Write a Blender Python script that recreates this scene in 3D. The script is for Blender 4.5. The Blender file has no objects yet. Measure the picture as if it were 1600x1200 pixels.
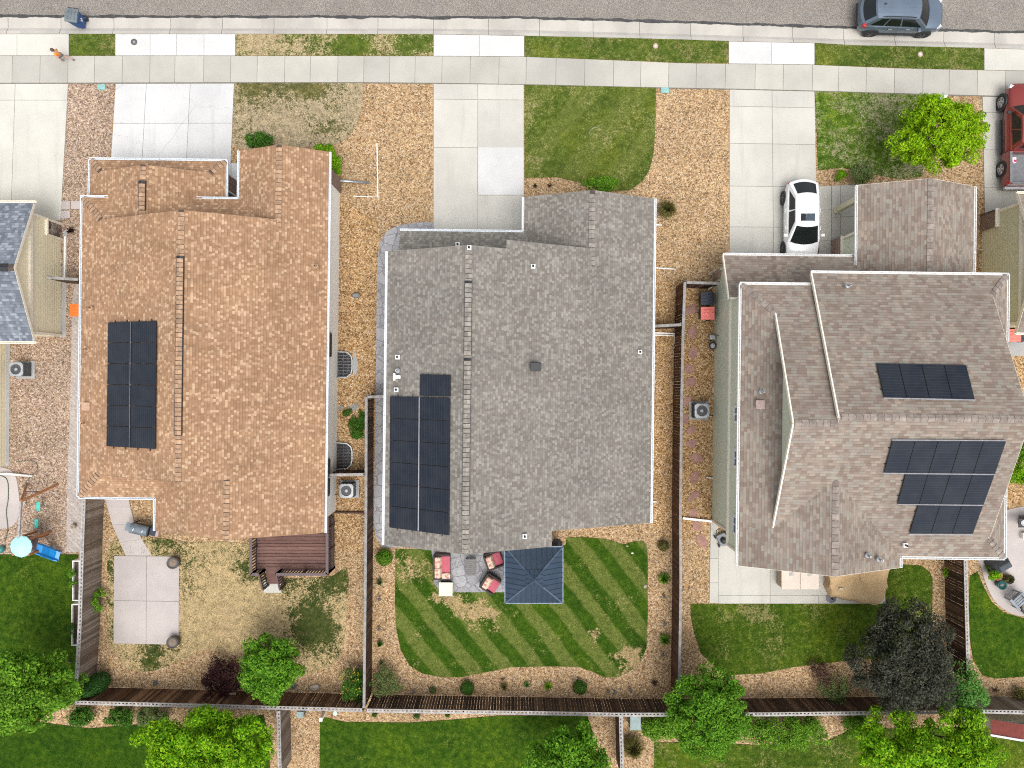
SUN_E, SKY_E, EXPO = .9, .15, .70
import bpy, bmesh, math, random
import numpy as np
from mathutils import Vector, Matrix
random.seed(11)
rng = np.random.default_rng(11)
SC = bpy.context.scene
COL = SC.collection
PI = math.pi
S, H = 0.034, 40.0          # ground metres per photo pixel, camera height


def P(px, py, z=0.0):
    k = S * (1 - z / H)
    return Vector(((px - 800) * k, (600 - py) * k, z))


ORG = {}


def tag(o, label=None, cat=None, group=None, kind=None):
    if label: o['label'] = label
    if cat: o['category'] = cat
    if group: o['group'] = group
    if kind: o['kind'] = kind
    return o


def thing(name, label, cat, loc=(0, 0, 0), rz=0.0, group=None):
    o = bpy.data.objects.new(name, None)
    o.empty_display_size = .2
    COL.objects.link(o)
    o.location = loc
    o.rotation_euler = (0, 0, rz)
    ORG[o.name] = Vector(loc)
    return tag(o, label, cat, group)


class MB:
    def __init__(s):
        s.v, s.f, s.m, s.uv = [], [], [], []

    def poly(s, pts, m=0, uv=None):
        i = len(s.v)
        s.v += [tuple(p) for p in pts]
        s.f.append(list(range(i, i + len(pts))))
        s.m.append(m)
        s.uv.append(uv)
        return s

    def prism(s, pts, z0, z1, m=0, ms=None, bottom=True):
        pts = [(p[0], p[1]) for p in pts]
        a = sum(pts[i][0] * pts[(i + 1) % len(pts)][1] - pts[(i + 1) % len(pts)][0] * pts[i][1] for i in range(len(pts)))
        if a < 0: pts = pts[::-1]
        n = len(pts)
        i = len(s.v)
        s.v += [(x, y, z0) for x, y in pts] + [(x, y, z1) for x, y in pts]
        s.f.append([i + n + k for k in range(n)]); s.m.append(m); s.uv.append(None)
        if bottom:
            s.f.append([i + n - 1 - k for k in range(n)]); s.m.append(m if ms is None else ms); s.uv.append(None)
        for k in range(n):
            j = (k + 1) % n
            s.f.append([i + k, i + j, i + n + j, i + n + k]); s.m.append(m if ms is None else ms); s.uv.append(None)
        return s

    def box(s, x0, x1, y0, y1, z0, z1, m=0):
        return s.prism([(x0, y0), (x1, y0), (x1, y1), (x0, y1)], z0, z1, m)

    def bar(s, p, q, w, h, m=0, up=Vector((0, 0, 1))):
        p, q = Vector(p), Vector(q)
        d = (q - p).normalized()
        side = d.cross(up)
        if side.length < 1e-4: side = d.cross(Vector((1, 0, 0)))
        side = side.normalized() * (w / 2)
        u = side.cross(d).normalized() * (h / 2)
        i = len(s.v)
        for c in (p, q):
            for a, b in ((-1, -1), (1, -1), (1, 1), (-1, 1)):
                s.v.append(tuple(c + side * a + u * b))
        for f in ((0, 1, 2, 3), (7, 6, 5, 4), (0, 4, 5, 1), (1, 5, 6, 2), (2, 6, 7, 3), (3, 7, 4, 0)):
            s.f.append([i + k for k in f]); s.m.append(m); s.uv.append(None)
        return s

    def tube(s, pts, r, n=8, m=0):
        pts = [Vector(p) for p in pts]
        rs = r if isinstance(r, (list, tuple)) else [r] * len(pts)
        i = len(s.v)
        for k, p in enumerate(pts):
            d = (pts[min(k + 1, len(pts) - 1)] - pts[max(k - 1, 0)]).normalized()
            a = d.cross(Vector((0, 0, 1)))
            if a.length < 1e-3: a = d.cross(Vector((1, 0, 0)))
            a.normalize(); b = d.cross(a)
            for j in range(n):
                t = 2 * PI * j / n
                s.v.append(tuple(p + (a * math.cos(t) + b * math.sin(t)) * rs[k]))
        for k in range(len(pts) - 1):
            for j in range(n):
                s.f.append([i + k * n + j, i + k * n + (j + 1) % n, i + (k + 1) * n + (j + 1) % n, i + (k + 1) * n + j])
                s.m.append(m); s.uv.append(None)
        s.f.append([i + j for j in range(n)]); s.m.append(m); s.uv.append(None)
        e = i + (len(pts) - 1) * n
        s.f.append([e + n - 1 - j for j in range(n)]); s.m.append(m); s.uv.append(None)
        return s

    def lathe(s, c, prof, n=20, m=0, sx=1.0, sy=1.0):
        i = len(s.v)
        for r, z in prof:
            for j in range(n):
                t = 2 * PI * j / n
                s.v.append((c[0] + r * math.cos(t) * sx, c[1] + r * math.sin(t) * sy, (c[2] if len(c) > 2 else 0) + z))
        for k in range(len(prof) - 1):
            for j in range(n):
                s.f.append([i + k * n + j, i + k * n + (j + 1) % n, i + (k + 1) * n + (j + 1) % n, i + (k + 1) * n + j])
                s.m.append(m); s.uv.append(None)
        if prof[-1][0] > 1e-4:
            e = i + (len(prof) - 1) * n
            s.f.append([e + j for j in range(n)]); s.m.append(m); s.uv.append(None)
        if prof[0][0] > 1e-4:
            s.f.append([i + n - 1 - j for j in range(n)]); s.m.append(m); s.uv.append(None)
        return s

    def build(s, name, mats, parent=None, local=False, smooth=False, bevel=0.0, sub=0):
        me = bpy.data.meshes.new(name)
        off = Vector((0, 0, 0))
        if parent is not None and not local:
            off = ORG.get(parent.name, off)
        me.from_pydata([(x - off[0], y - off[1], z - off[2]) for x, y, z in s.v], [], s.f)
        if not isinstance(mats, (list, tuple)): mats = [mats]
        for m in mats: me.materials.append(m)
        me.polygons.foreach_set('material_index', s.m)
        if any(u is not None for u in s.uv):
            L = me.uv_layers.new(name='UVMap')
            k = 0
            for f, u in zip(s.f, s.uv):
                for j in range(len(f)):
                    if u is not None: L.data[k].uv = u[j]
                    k += 1
        if smooth:
            me.polygons.foreach_set('use_smooth', [True] * len(me.polygons))
        me.update()
        o = bpy.data.objects.new(name, me)
        COL.objects.link(o)
        if parent is not None:
            o.parent = parent
            ORG[o.name] = ORG.get(parent.name, Vector((0, 0, 0)))
        else:
            ORG[o.name] = Vector((0, 0, 0))
        if bevel:
            b = o.modifiers.new('bevel', 'BEVEL'); b.width = bevel; b.segments = 2; b.limit_method = 'ANGLE'
        if sub:
            b = o.modifiers.new('sub', 'SUBSURF'); b.levels = sub; b.render_levels = sub
        return o


def mesh_np(name, V, F, mat, parent=None, smooth=False):
    """V (n,3) world coordinates, F (m,k) indices"""
    me = bpy.data.meshes.new(name)
    off = np.array(ORG.get(parent.name, (0, 0, 0))) if parent is not None else np.zeros(3)
    V = np.asarray(V, float) - off
    m, k = F.shape
    me.vertices.add(len(V)); me.vertices.foreach_set('co', V.astype(np.float32).ravel())
    me.loops.add(m * k); me.loops.foreach_set('vertex_index', F.astype(np.int32).ravel())
    me.polygons.add(m)
    me.polygons.foreach_set('loop_start', (np.arange(m) * k).astype(np.int32))
    me.polygons.foreach_set('loop_total', np.full(m, k, np.int32))
    me.materials.append(mat)
    if smooth: me.polygons.foreach_set('use_smooth', [True] * m)
    me.update(calc_edges=True)
    o = bpy.data.objects.new(name, me)
    COL.objects.link(o)
    if parent is not None:
        o.parent = parent
    return o


def dup(root, loc, rz=None, label=None, group=None, scale=None):
    r = root.copy(); COL.objects.link(r); r.location = loc
    if rz is not None: r.rotation_euler = (0, 0, rz)
    if label: r['label'] = label
    if group: r['group'] = group
    if scale: r.scale = (scale,) * 3
    for ch in list(root.children):
        c = ch.copy(); COL.objects.link(c); c.parent = r
        for g in ch.children:
            d = g.copy(); COL.objects.link(d); d.parent = c
    return r


# ---------------------------------------------------------------- materials
def nd(nt, t, ins=None, **props):
    n = nt.nodes.new(t)
    for k, v in props.items(): setattr(n, k, v)
    for k, v in (ins or {}).items():
        if isinstance(v, bpy.types.NodeSocket): nt.links.new(v, n.inputs[k])
        else: n.inputs[k].default_value = v
    return n


def start(name):
    m = bpy.data.materials.new(name); m.use_nodes = True
    nt = m.node_tree; nt.nodes.clear()
    out = nd(nt, 'ShaderNodeOutputMaterial')
    bs = nd(nt, 'ShaderNodeBsdfPrincipled')
    nt.links.new(bs.outputs[0], out.inputs[0])
    return m, nt, bs


def c4(c): return (c[0], c[1], c[2], 1.0)


def math_(nt, op, a, b=0.0, c=None, clamp=False):
    ins = {0: a, 1: b}
    if c is not None: ins[2] = c
    return nd(nt, 'ShaderNodeMath', ins, operation=op, use_clamp=clamp).outputs[0]


def mix(nt, fac, a, b, blend='MIX'):
    n = nd(nt, 'ShaderNodeMix', {}, data_type='RGBA', blend_type=blend)
    for i, v in ((0, fac), (6, a), (7, b)):
        if isinstance(v, bpy.types.NodeSocket): nt.links.new(v, n.inputs[i])
        else: n.inputs[i].default_value = v if i == 0 else c4(v)
    return n.outputs[2]


def ramp(nt, fac, stops, interp='LINEAR'):
    n = nd(nt, 'ShaderNodeValToRGB', {0: fac})
    cr = n.color_ramp; cr.interpolation = interp
    while len(cr.elements) < len(stops): cr.elements.new(.5)
    for e, (p, c) in zip(cr.elements, stops):
        e.position = p; e.color = c4(c)
    return n.outputs[0]


def noise(nt, vec, scale, detail=4, rough=.55):
    return nd(nt, 'ShaderNodeTexNoise', {'Vector': vec, 'Scale': scale, 'Detail': detail, 'Roughness': rough}).outputs[0]


def maprange(nt, v, a, b, c=0.0, d=1.0, smooth=True):
    return nd(nt, 'ShaderNodeMapRange', {0: v, 1: a, 2: b, 3: c, 4: d}, interpolation_type='SMOOTHSTEP' if smooth else 'LINEAR').outputs[0]


def objco(nt): return nd(nt, 'ShaderNodeTexCoord').outputs['Object']


def vmul(nt, v, s):
    return nd(nt, 'ShaderNodeVectorMath', {0: v, 1: s}, operation='MULTIPLY').outputs[0]


def island(nt): return nd(nt, 'ShaderNodeNewGeometry').outputs['Random Per Island']


def bump(nt, bs, h, strength=.4, dist=.02):
    b = nd(nt, 'ShaderNodeBump', {'Height': h, 'Strength': strength, 'Distance': dist})
    nt.links.new(b.outputs[0], bs.inputs['Normal'])


def lay(c, f): return tuple(min(1, x * f) for x in c)


def plain(name, col, rough=.6, metal=0.0, var=.15, scale=6.0, isl=0.0, bmp=0.0, alt=None, coat=0.0, spec=.5):
    m, nt, bs = start(name)
    co = objco(nt)
    n = noise(nt, co, scale, 5)
    f = maprange(nt, n, .3, .7)
    base = mix(nt, f, lay(col, 1 - var), lay(col, 1 + var))
    if isl:
        r = island(nt)
        if alt: base = mix(nt, math_(nt, 'MULTIPLY', r, isl), base, alt)
        else: base = mix(nt, 1.0, base, ramp(nt, r, [(0, (1 - isl,) * 3), (1, (1 + isl,) * 3)]), 'MULTIPLY')
    nt.links.new(base, bs.inputs['Base Color'])
    bs.inputs['Roughness'].default_value = rough
    bs.inputs['Metallic'].default_value = metal
    bs.inputs['Coat Weight'].default_value = coat
    bs.inputs['Specular IOR Level'].default_value = spec
    if bmp: bump(nt, bs, noise(nt, co, scale * 5, 6), bmp, .02)
    return m


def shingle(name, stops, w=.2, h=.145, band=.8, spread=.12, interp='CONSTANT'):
    m, nt, bs = start(name)
    uv = nd(nt, 'ShaderNodeUVMap', {}).outputs[0]
    sp = nd(nt, 'ShaderNodeSeparateXYZ', {0: uv})
    v = math_(nt, 'DIVIDE', sp.outputs[1], h)
    row = math_(nt, 'FLOOR', v)
    rr = nd(nt, 'ShaderNodeTexWhiteNoise', {'W': row}, noise_dimensions='1D').outputs[0]
    u = math_(nt, 'ADD', math_(nt, 'DIVIDE', sp.outputs[0], w), math_(nt, 'MULTIPLY', rr, 7.3))
    # stretch the tabs unevenly along a course
    wob = nd(nt, 'ShaderNodeTexNoise', {'W': math_(nt, 'ADD', math_(nt, 'MULTIPLY', u, .8), math_(nt, 'MULTIPLY', row, 13.7)), 'Scale': 1.0, 'Detail': 1.0}, noise_dimensions='1D').outputs[0]
    u = math_(nt, 'ADD', u, math_(nt, 'MULTIPLY', wob, .6))
    cx = nd(nt, 'ShaderNodeCombineXYZ', {0: math_(nt, 'FLOOR', u), 1: row})
    wn = nd(nt, 'ShaderNodeTexWhiteNoise', {0: cx.outputs[0]}, noise_dimensions='2D')
    base = ramp(nt, wn.outputs[0], stops, interp)
    co = objco(nt)
    big = noise(nt, co, .35, 4, .6)
    base = mix(nt, 1.0, base, ramp(nt, big, [(.3, (1 - spread,) * 3), (.7, (1 + spread,) * 3)]), 'MULTIPLY')
    # weathering: rain streaks down the slope, paler and darker drifts
    stv = nd(nt, 'ShaderNodeCombineXYZ', {0: math_(nt, 'MULTIPLY', sp.outputs[0], 1.7), 1: math_(nt, 'MULTIPLY', sp.outputs[1], .16)}).outputs[0]
    base = mix(nt, 1.0, base, ramp(nt, noise(nt, stv, 1.0, 6, .65), [(.3, (.90, .90, .91)), (.5, (1, 1, 1)), (.72, (1.07, 1.06, 1.05))]), 'MULTIPLY')
    fine = noise(nt, co, 45, 2)
    base = mix(nt, 1.0, base, ramp(nt, fine, [(.3, (.86,) * 3), (.7, (1.12,) * 3)]), 'MULTIPLY')
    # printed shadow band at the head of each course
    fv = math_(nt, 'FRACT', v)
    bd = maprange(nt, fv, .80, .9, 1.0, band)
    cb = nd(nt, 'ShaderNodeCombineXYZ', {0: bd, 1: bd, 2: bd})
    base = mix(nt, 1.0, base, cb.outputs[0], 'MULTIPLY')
    nt.links.new(base, bs.inputs['Base Color'])
    bs.inputs['Roughness'].default_value = .95
    bs.inputs['Specular IOR Level'].default_value = .2
    hgt = math_(nt, 'ADD', math_(nt, 'SUBTRACT', 1.0, fv), math_(nt, 'MULTIPLY', wn.outputs[0], .5))
    bump(nt, bs, hgt, .5, .012)
    return m


def gravel(name, stops, cell=.06, tint=((.85, .85, .85), (1.12, 1.1, 1.08))):
    m, nt, bs = start(name)
    co = objco(nt)
    vo = nd(nt, 'ShaderNodeTexVoronoi', {'Vector': co, 'Scale': 1 / cell, 'Randomness': 1.0})
    vo2 = nd(nt, 'ShaderNodeTexVoronoi', {'Vector': co, 'Scale': 1 / (cell * 1.9), 'Randomness': 1.0})
    r1 = nd(nt, 'ShaderNodeSeparateColor', {0: vo.outputs['Color']}).outputs[0]
    r2 = nd(nt, 'ShaderNodeSeparateColor', {0: vo2.outputs['Color']}).outputs[1]
    v = math_(nt, 'ADD', math_(nt, 'MULTIPLY', r1, .82), math_(nt, 'MULTIPLY', r2, .18))
    base = ramp(nt, v, stops)
    # stones differ a little in hue: pinkish, ochre, grey
    g2 = nd(nt, 'ShaderNodeSeparateColor', {0: vo.outputs['Color']}).outputs[2]
    base = mix(nt, 1.0, base, ramp(nt, g2, [(0, (1.08, .96, .98)), (.4, (1.03, 1.0, .86)), (.75, (1, 1, 1)), (1, (.86, .93, 1.0))]), 'MULTIPLY')
    big = noise(nt, co, .5, 5, .6)
    base = mix(nt, 1.0, base, ramp(nt, big, [(.3, tint[0]), (.7, tint[1])]), 'MULTIPLY')
    nt.links.new(base, bs.inputs['Base Color'])
    bs.inputs['Roughness'].default_value = .95
    bs.inputs['Specular IOR Level'].default_value = .25
    hgt = math_(nt, 'SUBTRACT', 1.0, vo.outputs['Distance'])
    bump(nt, bs, hgt, .9, .05)
    return m


def lawnmat(name, g1, g2, dry, amount=.3, patches=(), stripes=None, greens=(), bare=(.36, .25, .15), fine=14):
    """patches / greens: (px, py, radius_px, strength) worn or lush places of the turf itself"""
    m, nt, bs = start(name)
    co = objco(nt)
    n1 = noise(nt, co, .55, 6, .62)
    n2 = noise(nt, co, fine, 4, .65)
    n3 = noise(nt, co, 3.2, 5, .65)
    n4 = noise(nt, co, 42, 2, .6)
    wn = nd(nt, 'ShaderNodeTexNoise', {'Vector': co, 'Scale': 1.3, 'Detail': 8.0, 'Roughness': .72}).outputs[1]
    wv = nd(nt, 'ShaderNodeVectorMath', {0: wn, 1: (.5, .5, .5)}, operation='SUBTRACT').outputs[0]
    wv = vmul(nt, wv, (3.6, 3.6, 0))
    cow = nd(nt, 'ShaderNodeVectorMath', {0: co, 1: wv}, operation='ADD').outputs[0]
    col = mix(nt, maprange(nt, n3, .3, .7), g1, g2)
    nl = noise(nt, co, .33, 3, .6)
    col = mix(nt, 1.0, col, ramp(nt, nl, [(.3, (.72, .78, .8)), (.52, (1,) * 3), (.72, (1.55, 1.3, 1.0))]), 'MULTIPLY')
    if stripes:
        a, per, amt = stripes
        warp = math_(nt, 'MULTIPLY', math_(nt, 'SUBTRACT', noise(nt, co, .5, 3), .5), .45)
        sp = nd(nt, 'ShaderNodeSeparateXYZ', {0: co})
        c = math_(nt, 'ADD', math_(nt, 'MULTIPLY', sp.outputs[0], math.cos(a)), math_(nt, 'MULTIPLY', sp.outputs[1], math.sin(a)))
        w = math_(nt, 'SINE', math_(nt, 'MULTIPLY', math_(nt, 'ADD', c, warp), 2 * PI / per))
        w = maprange(nt, w, -.35, .35)
        w = math_(nt, 'MULTIPLY', w, maprange(nt, n3, .2, .62, .35, 1.0))
        col = mix(nt, math_(nt, 'MULTIPLY', w, amt), col, (.142, .168, .038))
    d = math_(nt, 'ADD', math_(nt, 'MULTIPLY', n1, .7), math_(nt, 'MULTIPLY', n3, .3))
    d = math_(nt, 'ADD', d, amount - .5)
    for px, py, r, st in list(patches) + [(a_, b_, c_, -s_) for a_, b_, c_, s_ in greens]:
        p = P(px, py)
        ds = nd(nt, 'ShaderNodeVectorMath', {0: cow, 1: (p.x, p.y, 0)}, operation='DISTANCE').outputs['Value']
        d = math_(nt, 'ADD', d, maprange(nt, ds, 0.0, r * S, st, 0.0))
    d = math_(nt, 'ADD', d, math_(nt, 'MULTIPLY', math_(nt, 'SUBTRACT', n2, .5), .9))
    col = mix(nt, maprange(nt, d, .42, .62), col, mix(nt, maprange(nt, n3, .35, .65), lay(dry, .8), lay(dry, 1.12)))
    col = mix(nt, maprange(nt, d, .80, 1.05), col, mix(nt, maprange(nt, n2, .3, .7), lay(bare, .75), lay(bare, 1.2)))
    col = mix(nt, 1.0, col, ramp(nt, n2, [(.25, (.62,) * 3), (.5, (1,) * 3), (.75, (1.42, 1.38, 1.3))]), 'MULTIPLY')
    col = mix(nt, 1.0, col, ramp(nt, n4, [(.25, (.7,) * 3), (.75, (1.3,) * 3)]), 'MULTIPLY')
    nt.links.new(col, bs.inputs['Base Color'])
    bs.inputs['Roughness'].default_value = .95
    bs.inputs['Specular IOR Level'].default_value = .1
    bump(nt, bs, math_(nt, 'ADD', n2, n4), .8, .05)
    return m


def concrete(name, col, isl=.05, stain=.09, tint=(.62, .52, .40), cracks=.0, tyres=.0):
    m, nt, bs = start(name)
    co = objco(nt)
    base = mix(nt, maprange(nt, noise(nt, co, .45, 6, .6), .32, .68), lay(col, 1 - stain), lay(col, 1 + stain * .8))
    base = mix(nt, maprange(nt, noise(nt, co, 1.1, 6, .7), .58, .8, 0, .28), base, lay(tint, .8))
    base = mix(nt, 1.0, base, ramp(nt, noise(nt, co, 30, 4, .7), [(.3, (.90,) * 3), (.7, (1.07,) * 3)]), 'MULTIPLY')
    if tyres:
        tk = noise(nt, vmul(nt, co, (1.0, .10, 1.0)), 1.6, 4, .6)
        base = mix(nt, maprange(nt, tk, .52, .70, 0, tyres), base, lay(col, .62))
        oil = noise(nt, co, 1.7, 3, .5)
        base = mix(nt, maprange(nt, oil, .70, .78, 0, tyres * 1.3), base, (.22, .20, .18))
    if isl:
        base = mix(nt, 1.0, base, ramp(nt, island(nt), [(0, (1 - isl, 1 - isl, 1 - isl * .8)), (1, (1 + isl,) * 3)]), 'MULTIPLY')
    if cracks:
        ww = noise(nt, co, 1.4, 5, .6)
        wc = nd(nt, 'ShaderNodeVectorMath', {0: co, 1: nd(nt, 'ShaderNodeCombineXYZ', {0: ww, 1: ww}).outputs[0]}, operation='ADD').outputs[0]
        vo = nd(nt, 'ShaderNodeTexVoronoi', {'Vector': wc, 'Scale': .22}, feature='DISTANCE_TO_EDGE')
        base = mix(nt, maprange(nt, vo.outputs['Distance'], .0, .006, cracks, 0.0), base, (.2, .18, .16))
    nt.links.new(base, bs.inputs['Base Color'])
    bs.inputs['Roughness'].default_value = .9
    bs.inputs['Specular IOR Level'].default_value = .25
    bump(nt, bs, noise(nt, co, 60, 3), .15, .01)
    return m


def stamped(name, col, dark):
    m, nt, bs = start(name)
    co = objco(nt)
    vo = nd(nt, 'ShaderNodeTexVoronoi', {'Vector': co, 'Scale': 1.9, 'Randomness': .9}, feature='DISTANCE_TO_EDGE')
    vc = nd(nt, 'ShaderNodeTexVoronoi', {'Vector': co, 'Scale': 1.9, 'Randomness': .9})
    r = nd(nt, 'ShaderNodeSeparateColor', {0: vc.outputs['Color']}).outputs[0]
    base = mix(nt, r, lay(col, .86), lay(col, 1.12))
    base = mix(nt, 1.0, base, ramp(nt, noise(nt, co, 6, 5, .7), [(.3, (.82,) * 3), (.7, (1.15,) * 3)]), 'MULTIPLY')
    base = mix(nt, maprange(nt, vo.outputs['Distance'], .01, .05, .85, 0.0), base, dark)
    nt.links.new(base, bs.inputs['Base Color'])
    bs.inputs['Roughness'].default_value = .8
    bump(nt, bs, maprange(nt, vo.outputs['Distance'], 0, .06), .5, .02)
    return m


def leafmat(name, c1, c2, c3=None, trans=.35):
    m, nt, bs = start(name)
    r = island(nt)
    st = [(0, c1), (.55, c2), (1, c3 or lay(c2, 1.25))]
    base = ramp(nt, r, st)
    base = mix(nt, 1.0, base, ramp(nt, noise(nt, objco(nt), .9, 3), [(.3, (.8,) * 3), (.7, (1.2,) * 3)]), 'MULTIPLY')
    nt.links.new(base, bs.inputs['Base Color'])
    bs.inputs['Roughness'].default_value = .75
    bs.inputs['Specular IOR Level'].default_value = .12
    tr = nd(nt, 'ShaderNodeBsdfTranslucent', {'Color': base})
    mx = nd(nt, 'ShaderNodeMixShader', {0: trans, 1: bs.outputs[0], 2: tr.outputs[0]})
    out = [n for n in nt.nodes if n.type == 'OUTPUT_MATERIAL'][0]
    nt.links.new(mx.outputs[0], out.inputs[0])
    return m


def woodmat(name, c1, c2, c3, along=2, rough=.85):
    """boards: colour differs board to board, streaked along the grain"""
    m, nt, bs = start(name)
    co = objco(nt)
    sc = [9.0, 9.0, 9.0]; sc[along] = .9
    g = noise(nt, vmul(nt, co, tuple(sc)), 2.2, 6, .65)
    r = island(nt)
    base = ramp(nt, math_(nt, 'ADD', math_(nt, 'MULTIPLY', r, .75), math_(nt, 'MULTIPLY', g, .25)), [(.1, c1), (.5, c2), (.9, c3)])
    base = mix(nt, 1.0, base, ramp(nt, g, [(.25, (.65,) * 3), (.75, (1.3,) * 3)]), 'MULTIPLY')
    nt.links.new(base, bs.inputs['Base Color'])
    bs.inputs['Roughness'].default_value = rough
    bs.inputs['Specular IOR Level'].default_value = .25
    return m


def brickmat(name, c1, c2, mortar, horiz='y'):
    m, nt, bs = start(name)
    co = objco(nt)
    sp = nd(nt, 'ShaderNodeSeparateXYZ', {0: co})
    h = math_(nt, 'ADD', sp.outputs[0], sp.outputs[1])
    cv = nd(nt, 'ShaderNodeCombineXYZ', {0: h, 1: sp.outputs[2]})
    b = nd(nt, 'ShaderNodeTexBrick', {'Vector': cv.outputs[0], 'Color1': c4(c1), 'Color2': c4(c2), 'Mortar': c4(mortar), 'Scale': 1.0,
                                      'Mortar Size': .012, 'Brick Width': .24, 'Row Height': .09, 'Bias': 0.0})
    base = mix(nt, 1.0, b.outputs[0], ramp(nt, noise(nt, co, 9, 4), [(.3, (.75,) * 3), (.7, (1.25,) * 3)]), 'MULTIPLY')
    nt.links.new(base, bs.inputs['Base Color'])
    bs.inputs['Roughness'].default_value = .9
    bump(nt, bs, b.outputs[1], -.5, .02)
    return m


def solarmat(name):
    m, nt, bs = start(name)
    uv = nd(nt, 'ShaderNodeUVMap', {}).outputs[0]
    sp = nd(nt, 'ShaderNodeSeparateXYZ', {0: uv})
    ln = math_(nt, 'FRACT', math_(nt, 'MULTIPLY', sp.outputs[1], 12.0))
    ln = maprange(nt, ln, .84, .9)
    lx = math_(nt, 'FRACT', math_(nt, 'MULTIPLY', sp.outputs[0], 10.0))
    lx = maprange(nt, lx, .93, .96)
    f = math_(nt, 'MAXIMUM', ln, math_(nt, 'MULTIPLY', lx, .5))
    r = island(nt)
    cell = mix(nt, r, (.010, .014, .022), (.016, .021, .031))
    cell = mix(nt, maprange(nt, noise(nt, objco(nt), 1.3, 4), .35, .7), cell, (.022, .026, .034))
    base = mix(nt, math_(nt, 'MULTIPLY', f, .4), cell, (.055, .062, .075))
    nt.links.new(base, bs.inputs['Base Color'])
    bs.inputs['Roughness'].default_value = .3
    bs.inputs['Specular IOR Level'].default_value = .18
    return m


def clothmat(name, base_c, spots):
    m, nt, bs = start(name)
    co = objco(nt)
    vo = nd(nt, 'ShaderNodeTexVoronoi', {'Vector': co, 'Scale': 9.0})
    r = nd(nt, 'ShaderNodeSeparateColor', {0: vo.outputs['Color']}).outputs[0]
    c = ramp(nt, r, [(0, base_c)] + spots, 'CONSTANT')
    nt.links.new(c, bs.inputs['Base Color']); bs.inputs['Roughness'].default_value = .95
    return m


MT = {}
GR = [(.06, (.14, .09, .05)), (.22, (.265, .172, .092)), (.46, (.385, .26, .14)), (.68, (.47, .33, .187)), (.92, (.60, .47, .32))]
MT['gravel'] = gravel('tan_gravel', GR)
MT['gravel_brown'] = gravel('brown_gravel', [(.08, (.14, .10, .072)), (.25, (.26, .185, .135)), (.48, (.345, .252, .188)), (.7, (.44, .335, .255)), (.92, (.58, .485, .40))], .058)
MT['gravel_gold'] = gravel('golden_gravel', [(.06, (.13, .076, .036)), (.22, (.265, .157, .07)), (.46, (.40, .248, .118)), (.7, (.50, .335, .17)), (.92, (.65, .51, .34))])
MT['asphalt'] = gravel('worn_asphalt', [(.15, (.225, .207, .188)), (.5, (.31, .288, .262)), (.85, (.385, .36, .333))], .028, ((.9, .9, .9), (1.08, 1.07, 1.06)))
MT['tar'] = plain('crack_tar', (.045, .043, .042), .7, var=.3, scale=4)
MT['joint'] = plain('joint_filler', (.16, .145, .12), .95, var=.2, scale=3)
MT['walk'] = concrete('sidewalk_concrete', (.42, .402, .35), .09, .09)
MT['kerb'] = concrete('kerb_concrete', (.435, .412, .365), .06, .12, (.6, .38, .2))
MT['white_slab'] = concrete('bright_new_concrete', (.555, .55, .53), .04, .07, (.60, .56, .44))
MT['grey_white'] = concrete('cool_white_concrete', (.54, .538, .522), .05, .07, (.45, .46, .46), .3, .25)
MT['cream_slab'] = concrete('cream_concrete', (.525, .51, .45), .03, .07, tyres=.22)
MT['slab'] = concrete('pale_drive_concrete', (.485, .468, .415), .05, .07, tyres=.28)
MT['grey_slab'] = concrete('grey_concrete', (.36, .355, .34), .05, .09)
MT['pink_slab'] = concrete('pinkish_concrete', (.435, .39, .365), .05, .10, (.42, .35, .3))
MT['stamped'] = stamped('stamped_grey_concrete', (.32, .315, .325), (.17, .165, .17))
MT['paver'] = brickmat('paver_blocks', (.42, .37, .32), (.36, .31, .28), (.25, .22, .2))
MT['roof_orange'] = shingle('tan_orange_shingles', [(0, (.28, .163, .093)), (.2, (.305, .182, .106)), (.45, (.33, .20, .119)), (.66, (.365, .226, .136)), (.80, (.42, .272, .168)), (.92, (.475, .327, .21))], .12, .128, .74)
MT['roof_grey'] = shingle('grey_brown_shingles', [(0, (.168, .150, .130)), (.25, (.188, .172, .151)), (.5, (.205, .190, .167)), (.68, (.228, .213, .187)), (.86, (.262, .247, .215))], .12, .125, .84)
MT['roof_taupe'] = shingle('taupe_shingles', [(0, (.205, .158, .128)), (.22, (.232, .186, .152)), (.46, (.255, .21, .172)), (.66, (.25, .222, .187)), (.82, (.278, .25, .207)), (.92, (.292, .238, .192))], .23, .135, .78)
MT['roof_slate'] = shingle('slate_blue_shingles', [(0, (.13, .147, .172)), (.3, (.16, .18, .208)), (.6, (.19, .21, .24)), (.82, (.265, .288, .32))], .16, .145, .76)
MT['cap_orange'] = plain('orange_cap', (.36, .228, .14), .95, isl=.26, var=.2)
MT['cap_grey'] = plain('grey_cap', (.245, .222, .19), .95, isl=.26, var=.2)
MT['cap_taupe'] = plain('taupe_cap', (.245, .205, .175), .95, isl=.22, var=.2)
MT['cap_slate'] = plain('slate_cap', (.17, .19, .22), .95, isl=.2, var=.2)
MT['black'] = plain('black_plastic', (.018, .018, .02), .5)
MT['white_trim'] = plain('white_paint', (.74, .74, .73), .5, var=.05)
MT['cream_trim'] = plain('cream_paint', (.80, .74, .62), .55, var=.05)
MT['gutter'] = plain('gutter_enamel', (.72, .76, .79), .35, var=.06)
MT['siding_white'] = plain('white_siding', (.76, .745, .70), .6, var=.04)
MT['siding_tan'] = plain('tan_siding', (.78, .71, .51), .65, var=.05)
MT['siding_khaki'] = plain('khaki_siding', (.60, .56, .385), .65, var=.05)
MT['siding_sage'] = plain('sage_siding', (.62, .645, .49), .65, var=.05)
MT['siding_pale'] = plain('pale_sage_siding', (.52, .54, .41), .65, var=.05)
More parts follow.
